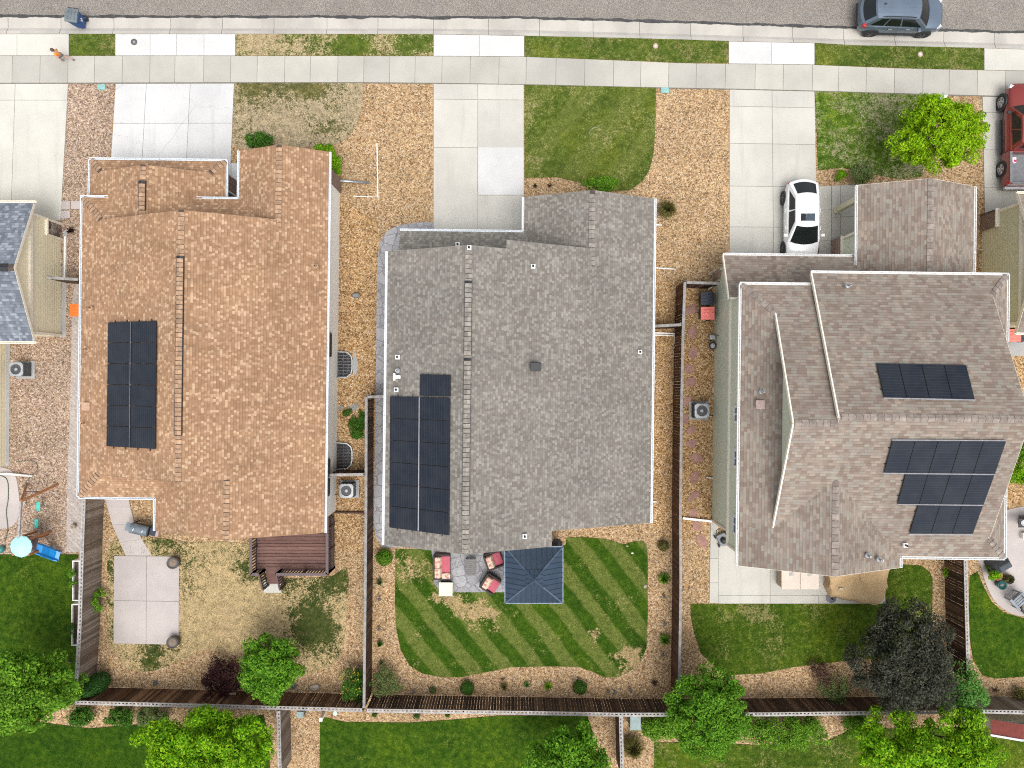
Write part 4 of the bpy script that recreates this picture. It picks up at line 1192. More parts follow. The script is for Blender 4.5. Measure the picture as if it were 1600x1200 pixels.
# ------------------------------------------------------------------ solar arrays
def onplane(px, py, eq, lift=0.0):
    """point where the view ray through a pixel meets z = a + b x + c y (+lift)"""
    a, bx, cy = eq; a += lift
    X, Y = (px - 800) * S, (600 - py) * S
    z = (a + bx * X + cy * Y) / (1 + (bx * X + cy * Y) / H)
    return P(px, py, z)


def eqn(p, q, r):
    p, q, r = Vector(p), Vector(q), Vector(r)
    n = (q - p).cross(r - p)
    return (p.z + (n.x * p.x + n.y * p.y) / n.z, -n.x / n.z, -n.y / n.z)


def solar(label, eq, blocks, lift=.12, rails=None, flip=False):
    """blocks: (corner px UL UR LR LL, columns, rows)"""
    c0 = onplane(*blocks[0][0][0], eq, lift)
    t = thing('solar_array', label, 'solar panels', c0, 0, 'rooftop solar arrays')
    up = Vector((-eq[1], -eq[2], 1)).normalized()
    rl = MB()
    for (ul, ur, lr, ll), nc, nr in blocks:
        A, B, Cc, D = (onplane(*c, eq, lift) for c in (ul, ur, lr, ll))
        def at(u, v): return A.lerp(B, u).lerp(D.lerp(Cc, u), v)
        for i in range(nc):
            for j in range(nr):
                gu, gv = .012 / (B - A).length, .012 / (D - A).length
                u0, u1, v0, v1 = i / nc + gu, (i + 1) / nc - gu, j / nr + gv, (j + 1) / nr - gv
                q = [at(u0, v0), at(u0, v1), at(u1, v1), at(u1, v0)]
                b = MB()
                ctr = sum(q, Vector()) / 4
                qi = [p + (ctr - p).normalized() * .02 for p in q]
                uv = [(0, 1), (0, 0), (1, 0), (1, 1)]
                if flip: uv = [(0, 0), (1, 0), (1, 1), (0, 1)]
                b.poly([p + up * .004 for p in qi], 0, uv)
                pn = b.build('panel', MT['solar'], t)
                f = MB()
                k = len(f.v)
                lo = [p - up * .04 for p in q]
                f.poly(q)
                for x in range(4):
                    y = (x + 1) % 4
                    f.poly([q[x], lo[x], lo[y], q[y]])
                f.poly(lo[::-1])
                f.build('frame', MT['dark_alu'], pn)
        for v in ([.25, .75] if nr == 1 else [(j + f) / nr for j in range(nr) for f in (.22, .78)]) if not flip else []:
            rl.bar(at(-.01, v) - up * .075, at(1.01, v) - up * .075, .04, .05)
        if flip:
            for i in range(nc):
                for f in (.25, .75):
                    u = (i + f) / nc
                    rl.bar(at(u, -.015) - up * .075, at(u, 1.015) - up * .075, .04, .05)
                    for v in (0.03, .97): rl.bar(at(u, v) - up * .13, at(u, v) - up * .07, .05, .05, up=Vector((1, 0, 0)))
    for s in rails or ():
        rl.bar(onplane(*s[0], eq, lift - .01), onplane(*s[1], eq, lift - .01), s[2], .02, 1)
    rl.build('mounting_rail', [MT['dark_alu'], MT['alu']], t)
    return t


E1 = eqn(T1((-21.08, 9.04, 3.2)), T1((-15.03, 7.86, 6.02)), T1((-21.08, -5.57, 3.2)))
solar('two-column black solar array on the orange roof', E1, [(((168.5, 503.5), (244.5, 501), (242.5, 702), (166, 697.5)), 2, 6)], rails=[((204.5, 503), (202.5, 699), .05)], flip=True)
E2 = eqn(T2((-5.75, 6.0, 5.52)), T2((-1.945, 6.0, 7.29)), T2((-5.75, -7.42, 5.52)))
solar('stepped two-column black solar array on the grey roof', E2, [(((609, 619), (703.5, 621.5), (702, 837), (608, 824.5)), 2, 6), (((656, 584.5), (704, 585.5), (703.7, 620), (655.6, 618.8)), 1, 1)], rails=[((655.5, 620), (653.8, 829), .06)], flip=True)
E3n = eqn(T3((13.64, 5.04, 5.6)), T3((22.55, 5.04, 5.6)), T3((13.64, -1.405, 8.665)))
solar('single row of four solar panels near the taupe ridge', E3n, [(((1369, 567), (1510, 570), (1523.5, 624), (1381.5, 621)), 4, 1)], rails=[((1381, 622), (1524, 625), .05)])
E3s = eqn(T3((13.64, -1.405, 8.665)), T3((21.6, -1.405, 8.665)), T3((17.8, -7.85, 5.6)))
solar('three-row stepped solar array on the taupe rear slope', E3s, [(((1394.5, 688.5), (1572.5, 689.5), (1555, 741), (1381, 739)), 5, 1), (((1415, 740.5), (1554.5, 741.8), (1537, 789.2), (1402, 788)), 4, 1), (((1434.5, 789), (1536.5, 790), (1520.5, 834.5), (1421, 834)), 3, 1)],
      rails=[((1381, 739.5), (1555, 741.5), .045), ((1403, 788), (1536, 789.7), .045), ((1394, 687.5), (1572, 688.5), .05), ((1421, 835), (1520, 835.5), .05)])
# ------------------------------------------------------------------ fences
FH = 1.83


def fence(label, path, mat, cap='cap_wood', style='rail', side=1, h=FH, group=None, name='fence', posts=True, back=True):
    """path: px of the fence top; side: +1/-1 which side the board face is on (left of travel = +1)"""
    pts = [P(x, y, h) for x, y in path]
    base = Vector((pts[0].x, pts[0].y, 0))
    t = thing(name, label, 'fence', base, 0, group)
    bd, rl, ps = MB(), MB(), []
    for a, c in zip(pts, pts[1:]):
        d = (c - a); d.z = 0; ln = d.length; d.normalize()
        n = Vector((-d.y, d.x, 0)) * side
        s = 0.0
        while s < ln - .02:
            wd = min(.138 + random.uniform(-.006, .006), ln - s)
            off = n * (.05 + random.uniform(-.004, .004))
            hh = h - .05 + random.uniform(-.012, .012)
            p0 = a + d * (s + wd / 2) + off
            g = random.uniform(-.004, .004)
            bd.bar(Vector((p0.x, p0.y, .03)), Vector((p0.x + g, p0.y + g, hh)), wd - .006, .018, up=n)
            s += .146
        if style == 'rail':
            # two capping rails with spacer blocks between them: gaps read as a dotted line
            rl.bar(a - n * .055, c - n * .055, .085, .04)
            rl.bar(a + n * .075, c + n * .075, .042, .04)
            s = .05
            while s < ln:
                p0 = a + d * s + n * .022
                rl.bar(p0 - d * .045, p0 + d * .045, .07, .036)
                s += .19
        else:
            rl.bar(a + n * .01, c + n * .01, .135, .036)
        for z in (.35, 1.0, h - .25):
            o = -n * .01
            rl.bar(Vector((a.x, a.y, z)) + o, Vector((c.x, c.y, z)) + o, .04, .09)
        k = max(1, int(round(ln / 2.4)))
        for i in range(k + 1):
            p0 = a + d * (ln * i / k) - n * .06
            ps.append(p0)
    bd.build('boards', mat, t)
    rl.build('cap_rail', MT[cap], t)
    for i, p0 in enumerate(ps if posts else []):
        if i and (ps[i] - ps[i - 1]).length < .3: continue
        b = MB(); b.box(p0.x - .045, p0.x + .045, p0.y - .045, p0.y + .045, 0, h - .05); b.build('post', MT['fence_grey'], t)
    return t


GF = 'timber fences between the plots'
fence('weathered grey fence left of the square patio with twin dotted cap rails', [(131, 780), (128, 860), (124.5, 980), (118, 1096)], MT['fence_grey'], side=1, group=GF)
fence('brown rear fence behind the dry straw-coloured lawn', [(112, 1097.5), (250, 1101), (434, 1106), (566, 1109.5)], MT['fence_brown'], side=1, group=GF)
fence('dark brown rear fence behind the striped lawn', [(573, 1110), (800, 1113.5), (965, 1116.5), (1062, 1116.5)], MT['fence_dark'], side=1, group=GF)
fence('very dark rear fence behind the purple-leaved tree', [(1065, 1116.5), (1200, 1116), (1365, 1114), (1508, 1111.5)], MT['fence_dark'], side=1, group=GF)
fence('weathered brown rear fence in the lower right corner', [(1512, 1111), (1600, 1113), (1700, 1116)], MT['fence_grey'], side=1, group=GF)
fence('long grey capped fence between orange-roofed and middle house', [(572, 620), (571.5, 800), (570, 960), (568.5, 1106)], MT['fence_dark'], 'cap_wood_dark', 'cap', side=1, group=GF)
fence('short fence return meeting the wall of the middle house', [(574, 620), (604, 619)], MT['fence_dark'], 'cap_wood_dark', 'cap', side=-1, group=GF)
fence('long red-brown fence with grey cap beside the sage house', [(1070.5, 441), (1067.5, 520), (1065, 640), (1063.5, 800), (1064, 920), (1061, 1113)], MT['fence_red'], 'cap_wood_dark', 'cap', side=-1, group=GF)
fence('dark fence return beside the navy wheelie bin', [(1073, 441), (1124, 442.5)], MT['fence_dark'], 'cap_wood_dark', 'cap', side=-1, group=GF)
fence('short gate panel between middle house and red-brown fence', [(1018, 509.5), (1064.5, 507)], MT['fence_dark'], 'cap_wood_dark', 'cap', side=-1, name='gate', group=GF)
fence('dark fence with dotted cap rails right of the purple-leaved tree', [(1508.5, 868), (1510.5, 960), (1513.5, 1064)], MT['fence_dark'], side=-1, group=GF)
fence('grey fence at the bottom edge left of the gravel strip', [(435, 1111), (437.5, 1215)], MT['fence_grey'], side=1, group=GF)
fence('dark fence at the bottom edge right of the gravel strip', [(970, 1119.5), (972.5, 1215)], MT['fence_dark'], side=-1, group=GF)
fence('dark gate panel between tan wall and orange-roofed house', [(73, 433.5), (122, 436.5)], MT['fence_dark'], 'cap_wood_dark', 'cap', side=-1, name='gate', group=GF)
fence('brown gate panel above the air conditioner of the orange-roofed house', [(514, 742.5), (568, 741.5)], MT['fence_dark'], 'cap_wood', 'cap', side=1, name='gate', group=GF)


def curb(label, path, w, h, mat, name='edging', cat='edging'):
    b = MB()
    pts = [P(x, y) for x, y in path]
    for a, c in zip(pts, pts[1:]): b.bar(a + Vector((0, 0, h / 2)), c + Vector((0, 0, h / 2)), w, h)
    return tag(b.build(name, mat), label, cat)


curb('dark timber edging beside the deck and air conditioner', [(516, 800), (571, 800.5)], .1, .14, MT['fence_dark'])
curb('white edging strip at the end of the flagstone path', [(1066, 809), (1111, 814)], .11, .16, MT['pvc'])
curb('pale timber along the foot of the tan wall', [(104, 370), (103, 438)], .09, .14, MT['pvc'])
curb('white pipe lying along the foot of the red-brown fence', [(1018, 520), (1054, 521.5), (1055, 625)], .07, .1, MT['pvc'], 'pipe', 'pipe')
curb('second white pipe beside the short gate panel', [(1018, 523.5), (1052, 524.5)], .06, .08, MT['pvc'], 'pipe', 'pipe')


def pipe(label, pts, r, mat, cat='pipe', name='pipe'):
    b = MB(); b.tube(pts, r, 8)
    return tag(b.build(name, mat, smooth=True), label, cat)


def curve3(pts, n=6):
    out = []
    pts = [Vector(p) for p in pts]
    for i in range(len(pts) - 1):
        p0, p1, p2, p3 = pts[max(i - 1, 0)], pts[i], pts[i + 1], pts[min(i + 2, len(pts) - 1)]
        for t in np.linspace(0, 1, n, endpoint=False):
            t = float(t)
            out.append(.5 * ((2 * p1) + (p2 - p0) * t + (2 * p0 - 5 * p1 + 4 * p2 - p3) * t * t + (3 * p1 - p0 - 3 * p2 + p3) * t ** 3))
    return out + [pts[-1]]


pipe('white L-shaped drain pipe lying on gravel by the dry front lawn', [P(589, 224, .03), P(590.5, 308, .03), P(552, 306.5, .03)], .034, MT['pvc'])
pipe('grey drain pipe sticking out from the brick corner', [P(527, 283, .25), P(541, 283, .07), P(577, 285.5, .06)], .075, MT['steel'])
pipe('white downspout extension ending in a green emitter', [P(1019, 418, .12), P(1054, 420.5, .05)], .04, MT['pvc'])
pipe('short white downspout stub by the ornamental grass', [P(1016, 351, .1), P(1034, 351.5, .05)], .045, MT['pvc'])
pipe('short white downspout stub near the red-brown fence', [P(1013, 783.5, .1), P(1026, 784, .05)], .045, MT['pvc'])
pipe('small tan pipe from the khaki wall over gravel', [P(1532, 390, .06), P(1544, 390, .12)], .03, MT['pvc'])
pipe('small pale downspout stub on the sage wall near its flagstones', [P(1103, 746, .06), P(1114, 747, .12)], .035, MT['pvc'])
pipe('white downspout slanting over the far left patio', [P(-2, 741, .2), P(11, 740, .2), P(51, 744, .06)], .06, MT['pvc'])
pipe('cream downspout bent out beside the garage corner of the sage house', [P(1130, 415, 2.7), P(1108, 428, .9), P(1110, 429, .1)], .055, MT['cream_trim'])
pipe('cream downspout bent down behind the navy bin', [P(1124, 440, 1.7), P(1107, 452, .3)], .045, MT['cream_trim'])
pipe('cream downspout elbow under the upper eave of the sage house', [P(1157, 463, 4.9), P(1150, 466, 4.3), P(1141, 466, 4.0)], .05, MT['cream_trim'])
pipe('green garden hose looped on the far left patio', curve3([P(-10, 741, .07), P(10, 748, .07), P(13, 775, .07), P(10, 800, .07), P(12, 825, .07), P(8, 845, .03)]), .022, plain('hose_green', (.06, .10, .05), .5), 'hose', 'hose')
pipe('dark hose curling on gravel beside the white downspout', curve3([P(25, 722, .03), P(40, 720, .03), P(55, 722, .03), P(58, 735, .03), P(45, 748, .03), P(38, 760, .03), P(42, 790, .03)]), .018, plain('hose_dark', (.10, .11, .09), .5), 'hose', 'hose')
pipe('white curved hose scrap on the olive front lawn', curve3([P(920, 211, .06), P(923, 203, .06), P(929, 199, .07), P(934, 199, .06)]), .013, MT['cap_wood'], 'hose', 'hose')

# ------------------------------------------------------------------ deck
dk = thing('deck', 'brown composite deck with dark baluster railing behind the orange-roofed house', 'deck', (-11.4, -8.3, 0))
b = MB()
X0, X1, Y0, Y1, ZF = -13.34, -9.44, -9.72, -7.0, .62
y = Y0
while y < Y1:
    b.box(X0, X1, y, min(y + .150, Y1), ZF - .03, ZF); y += .174
b.build('decking', MT['deck'], dk)
b = MB()
for x0, x1, y0, y1 in ((X0, X1, Y0 - .03, Y0), (X0, X1, Y1 - .3, Y1 - .27), (X0 - .03, X0, Y0, Y1), (X1, X1 + .03, Y0, Y1)): b.box(x0, x1, y0, y1, .1, ZF - .032)
b.build('skirt', MT['deck_rail'], dk)
ZR = 1.55


def railing(p, q, z0a, z0b, n, capw=.14):
    p, q = Vector(p), Vector(q)
    b = MB()
    A, B_ = p + Vector((0, 0, z0a + .93)), q + Vector((0, 0, z0b + .93))
    b.bar(A, B_, capw, .04)
    b.build('handrail', MT['deck_rail'], dk)
    b = MB()
    b.bar(p + Vector((0, 0, z0a + .84)), q + Vector((0, 0, z0b + .84)), .04, .08)
    b.bar(p + Vector((0, 0, z0a + .1)), q + Vector((0, 0, z0b + .1)), .04, .08)
    k = int((q - p).length / .15)
    for i in range(1, k):
        c = p.lerp(q, i / k); z = lerp(z0a, z0b, i / k)
        b.bar(c + Vector((0, 0, z + .08)), c + Vector((0, 0, z + .86)), .05, .05, up=Vector((1, 0, 0)))
    b.build('baluster_panel', MT['deck_dark'], dk)
    for i in range(n):
        c = p.lerp(q, i / (n - 1)); z = lerp(z0a, z0b, i / (n - 1))
        b = MB(); b.bar(Vector((c.x, c.y, 0)), Vector((c.x, c.y, z + .91)), .1, .1, up=Vector((1, 0, 0))); b.build('post', MT['deck_dark'], dk)


XS0, XS1 = -12.93, -12.05
railing((X0, Y1 - .2, 0), (X0, Y0, 0), ZF, ZF, 3)
railing((X1, Y1 + .75, 0), (X1, Y0, 0), ZF, ZF, 4)
railing((X1, Y0, 0), (XS1, Y0, 0), ZF, ZF, 3)
railing((X0, Y0, 0), (XS0, Y0, 0), ZF, ZF, 2)
for i in range(3):
    z = ZF - .16 * (i + 1)
    b = MB(); b.box(XS0, XS1, Y0 - .28 * (i + 1) - .02, Y0 - .28 * i - .03, z - .04, z); b.build('step', MT['deck'], dk)
railing((XS0, Y0, 0), (XS0 + .02, Y0 - .92, 0), ZF, .1, 2, .07)
railing((XS1, Y0, 0), (XS1 + .02, Y0 - .92, 0), ZF, .1, 2, .07)

# ------------------------------------------------------------------ gazebo
MT['gaz'] = plain('slate_blue_metal', (.052, .080, .122), .38, .55, var=.1, scale=1.5)
MT['gaz_dk'] = plain('gazebo_frame', (.03, .032, .036), .5)
gz = thing('gazebo', 'hardtop gazebo with four-sided slate blue metal roof over the patio', 'gazebo', tuple(P(833, 900)[:2]) + (0,))
A = [P(788.5, 854, 2.35), P(879.5, 854, 2.35), P(879.5, 942.5, 2.35), P(789, 942.5, 2.35)]
cx = sum(A, Vector()) / 4
apex = Vector((cx.x, cx.y, 3.35))
fr = .36


def hiproof(C4, ap, name, z_rib=.035, step=.245):
    b, rb = MB(), MB()
    for i in range(4):
        a, c = C4[i], C4[(i + 1) % 4]
        tri = [c, a, ap]
        b.poly(tri)
        b.poly([a - Vector((0, 0, .06)), a, c, c - Vector((0, 0, .06))][::-1])
        d = (c - a); ln = d.length; d.normalize()
        mid = (a + c) / 2
        k = int(ln / step)
        for j in range(1, k):
            s = ln * j / k
            p0 = a + d * s
            f = 1 - abs(s - ln / 2) / (ln / 2)
            top = p0 + (ap - mid) * f
            rb.bar(p0 + Vector((0, 0, .012)), top + Vector((0, 0, .012)), .022, .03)
        rb.bar(a + Vector((0, 0, .02)), ap + Vector((0, 0, .02)), .07, .03, 1)
        if name == 'canopy': rb.bar(a + Vector((0, 0, .005)), c + Vector((0, 0, .005)), .05, .05, 1)
    r = b.build(name, MT['gaz'], gz)
    rb.build('rib', [MT['gaz_rib'], MT['gaz_lip'] if name == 'canopy' else MT['gaz']], r)


MT['gaz_rib'] = plain('seam_blue', (.035, .05, .072), .4, .3)
MT['gaz_lip'] = plain('lip_blue', (.075, .108, .15), .4, .3)
A = [A[3], A[2], A[1], A[0]]
hiproof(A, apex, 'canopy')
Q = [cx.lerp(Vector((a.x, a.y, cx.z)), .30) for a in A]
zq = lerp(3.35, 2.35, .30) + .05
hiproof([Vector((q.x, q.y, zq)) for q in Q], Vector((cx.x, cx.y, 3.41)), 'vent_cap', step=.2)
for a in A:
    c = cx.lerp(a, .88)
    b = MB(); b.box(c.x - .06, c.x + .06, c.y - .06, c.y + .06, 0, 2.42); b.build('post', MT['gaz_dk'], gz)
b = MB()
for i in range(4):
    p, q = cx.lerp(A[i], .9), cx.lerp(A[(i + 1) % 4], .9)
    b.bar(Vector((p.x, p.y, 2.3)), Vector((q.x, q.y, 2.3)), .08, .12)
b.build('beam', MT['gaz_dk'], gz)

# ------------------------------------------------------------------ patio furniture
MT['cush'] = plain('red_cushion', (.44, .105, .14), .95, var=.1, scale=5, bmp=.2)
MT['floral'] = clothmat('floral_cushion', (.54, .42, .33), [(.35, (.50, .25, .19)), (.5, (.60, .48, .37)), (.72, (.44, .20, .17)), (.82, (.58, .46, .31))])
MT['wicker'] = plain('dark_wicker', (.045, .035, .032), .8, var=.3, scale=40, bmp=.5)
MT['slate_top'] = plain('slatted_grey_top', (.15, .145, .14), .7, var=.2, scale=14)


def rbox(b, x0, x1, y0, y1, z0, z1, m=0): b.box(x0, x1, y0, y1, z0, z1, m)


def seat_set(name, label, cat, px, py, rz, L, group=None, arms=2, pillows=2):
    """local: front faces +x, length L along y"""
    c = P(px, py); t = thing(name, label, cat, (c.x, c.y, .035), rz, group)
    h = L / 2
    b = MB(); b.box(-.42, .42, -h, h, .08, .30); b.box(-.46, -.36, -h, h, .08, .72); b.build('frame', MT['wicker'], t, local=True, bevel=.02)
    for s in (-1, 1):
        b = MB(); b.box(-.42, .40, s * h - .05, s * h + .05, .08, .56); b.build('arm', MT['wicker'], t, local=True, bevel=.03)
        for x in (-.36, .36):
            b = MB(); b.box(x - .03, x + .03, s * (h - .06) - .03, s * (h - .06) + .03, 0, .1); b.build('leg', MT['wicker'], t, local=True)
    b = MB(); b.box(-.2, .42, -h + .07, h - .07, .3, .45); b.build('seat_cushion', MT['cush'], t, local=True, bevel=.05, smooth=False)
    n = pillows
    for i in range(n):
        y0, y1 = lerp(-h + .07, h - .07, i / n), lerp(-h + .07, h - .07, (i + 1) / n)
        b = MB()
        q = [(-.38, .3), (.02, .45), (-.08, .78), (-.36, .80)]
        k = len(b.v)
        for yy in (y0 + .01, y1 - .01):
            for x, z in q: b.v.append((x, yy, z))
        for f in ((0, 1, 2, 3), (7, 6, 5, 4), (0, 4, 5, 1), (1, 5, 6, 2), (2, 6, 7, 3), (3, 7, 4, 0)):
            b.f.append([k + i_ for i_ in f]); b.m.append(0); b.uv.append(None)
        b.build('back_cushion', MT['floral'], t, local=True, bevel=.06)
    return t


seat_set('sofa', 'dark wicker loveseat with red seat and floral back cushions', 'sofa', 692, 882, 0, 1.25)
p = P(690, 896, .035)
b = MB(); b.box(p.x + .04, p.x + .50, p.y - .18, p.y + .16, .42, .6)
o = b.build('throw_pillow', MT['floral'], None, bevel=.06); tag(o, 'floral throw pillow at the near end of the loveseat', 'pillow')
AG = 'patio armchairs with red cushions'
c1 = seat_set('armchair', 'dark wicker armchair with floral back, half under the middle roof edge', 'armchair', 772, 872, math.radians(20), .8, AG, pillows=1)
dup(c1, P(767, 909, .035), math.radians(-32), 'dark wicker armchair turned toward the sofa beside the gazebo', AG)
c = P(736, 883); t = thing('coffee_table', 'grey slatted rectangular coffee table before the loveseat', 'table', (c.x, c.y, .035))
for i in range(7):
    pass
b = MB()
for i in range(8): b.box(-.27, .27, -.43 + i * .1075, -.43 + i * .1075 + .1, .42, .45)
b.box(-.26, .26, -.42, .42, .37, .419)
b.build('tabletop', MT['slate_top'], t, local=True)
for x in (-.22, .22):
    for y in (-.38, .38):
        b = MB(); b.box(x - .025, x + .025, y - .025, y + .025, 0, .38); b.build('leg', MT['wicker'], t, local=True)
c = P(698, 916); t = thing('fire_table', 'square cream fire table at the corner of the stamped patio', 'table', (c.x, c.y, .035), math.radians(-1))
b = MB(); b.box(-.3, .3, -.3, .3, 0, .52); b.build('base', MT['wicker'], t, local=True, bevel=.01)
b = MB(); b.box(-.36, .36, -.36, .36, .521, .57); b.build('tabletop', plain('cream_top', (.60, .57, .45), .6, var=.06), t, local=True, bevel=.01)
b = MB(); b.lathe((0, 0, .571), [(.035, 0), (.03, .012), (0, .014)], 12); b.build('knob', MT['steel'], t, local=True)
p = P(869, 845)
t = thing('grill', 'small black grill in the nook behind the middle house', 'grill', (p.x, p.y, .0))
b = MB(); b.lathe((0, 0, .55), [(.1, 0), (.24, .06), (.28, .2), (.26, .34), (.16, .44), (0, .47)], 18); b.build('kettle', MT['black'], t, local=True, smooth=True)
for a in range(3):
    b = MB(); b.tube([(.12 * math.cos(a * 2.1), .12 * math.sin(a * 2.1), .6), (.26 * math.cos(a * 2.1), .26 * math.sin(a * 2.1), 0)], .015, 6); b.build('leg', MT['black'], t, local=True)
# ------------------------------------------------------------------ vehicles
def carpaint(name, col, metal=.0, rough=.28):
    m, nt, bs = start(name)
    co = objco(nt)
    f = maprange(nt, noise(nt, co, 1.2, 5), .35, .7)
    nt.links.new(mix(nt, f, lay(col, .94), lay(col, 1.05)), bs.inputs['Base Color'])
    bs.inputs['Roughness'].default_value = rough
    bs.inputs['Metallic'].default_value = metal
    bs.inputs['Coat Weight'].default_value = .5
    bs.inputs['Coat Roughness'].default_value = .08
    return m


MT['paint_blue'] = carpaint('blue_grey_paint', (.125, .165, .215), .45, .3)
MT['paint_white'] = carpaint('white_car_paint', (.78, .78, .78))
MT['paint_red'] = carpaint('maroon_paint', (.22, .028, .022), .25, .3)
MT['autoglass'] = plain('tinted_glass', (.008, .011, .012), .08, var=.2, spec=.4)
MT['sunroof'] = plain('sunroof_glass', (.05, .07, .09), .08)
MT['tyre'] = plain('tyre_rubber', (.02, .02, .021), .85)
MT['rim'] = plain('alloy', (.5, .5, .51), .3, .8)
MT['rim_dark'] = plain('dark_alloy', (.12, .12, .125), .35, .7)
MT['tail'] = plain('tail_lamp', (.45, .01, .012), .2)
MT['headlamp'] = plain('head_lamp', (.5, .52, .54), .1)
MT['trimblack'] = plain('black_trim', (.022, .023, .025), .55)


def wheel(parent, x, y, r, w, rim, sg):
    def ring(prof, n=28):
        b = MB(); i = 0
        for rr, yy in prof:
            for j in range(n):
                t = 2 * PI * j / n
                b.v.append((x + rr * math.cos(t), y + sg * yy, r + rr * math.sin(t)))
        for k in range(len(prof) - 1):
            for j in range(n):
                b.f.append([k * n + j, k * n + (j + 1) % n, (k + 1) * n + (j + 1) % n, (k + 1) * n + j]); b.m.append(0); b.uv.append(None)
        return b
    wl = ring([(.62 * r, -w), (.95 * r, -w), (r, -w * .85), (r, -w * .12), (.95 * r, 0), (.70 * r, .008), (.66 * r, -.03)]).build('wheel', MT['tyre'], parent, local=True, smooth=True)
    b = ring([(.67 * r, .0), (.63 * r, .004), (.60 * r, -.05), (.1 * r, -.06)])
    for a in range(5):
        t = a * 2 * PI / 5 + .3
        for e in (-.13, .13):
            b.bar((x + .1 * r * math.cos(t), y - sg * .012, r + .1 * r * math.sin(t)), (x + .63 * r * math.cos(t + e), y - sg * .02, r + .63 * r * math.sin(t + e)), .035, .03, up=Vector((0, 1, 0)))
    b.build('rim', rim, wl, local=True)
    a = ring([(0.001, -.22), (1.17 * r, -.22), (1.17 * r, -.012), (1.0 * r, -.012)])
    a.build('wheel_arch', MT['trimblack'], parent, local=True)


def loft(stations, cap=True):
    """station: x, half width, z bottom, z belt, z top"""
    b = MB()
    rows = []
    for x, hw, zb, zs, zt in stations:
        half = [(0, zb), (hw * .82, zb), (hw * .97, zb + .1), (hw, zb + (zs - zb) * .5), (hw * .965, zs - .06), (hw * .88, zs), (hw * .5, zt), (0, zt + .012)]
        ring = [(x, y, z) for y, z in half] + [(x, -y, z) for y, z in half[-2:0:-1]]
        i = len(b.v); b.v += ring; rows.append(i); n = len(ring)
    for a, c in zip(rows, rows[1:]):
        for j in range(n):
            b.f.append([a + j, a + (j + 1) % n, c + (j + 1) % n, c + j]); b.m.append(0); b.uv.append(None)
    for r_, rev in ((rows[0], 0), (rows[-1], 1)):
        f = [r_ + j for j in range(n)]
        b.f.append(f if rev else f[::-1]); b.m.append(0); b.uv.append(None)
    return b


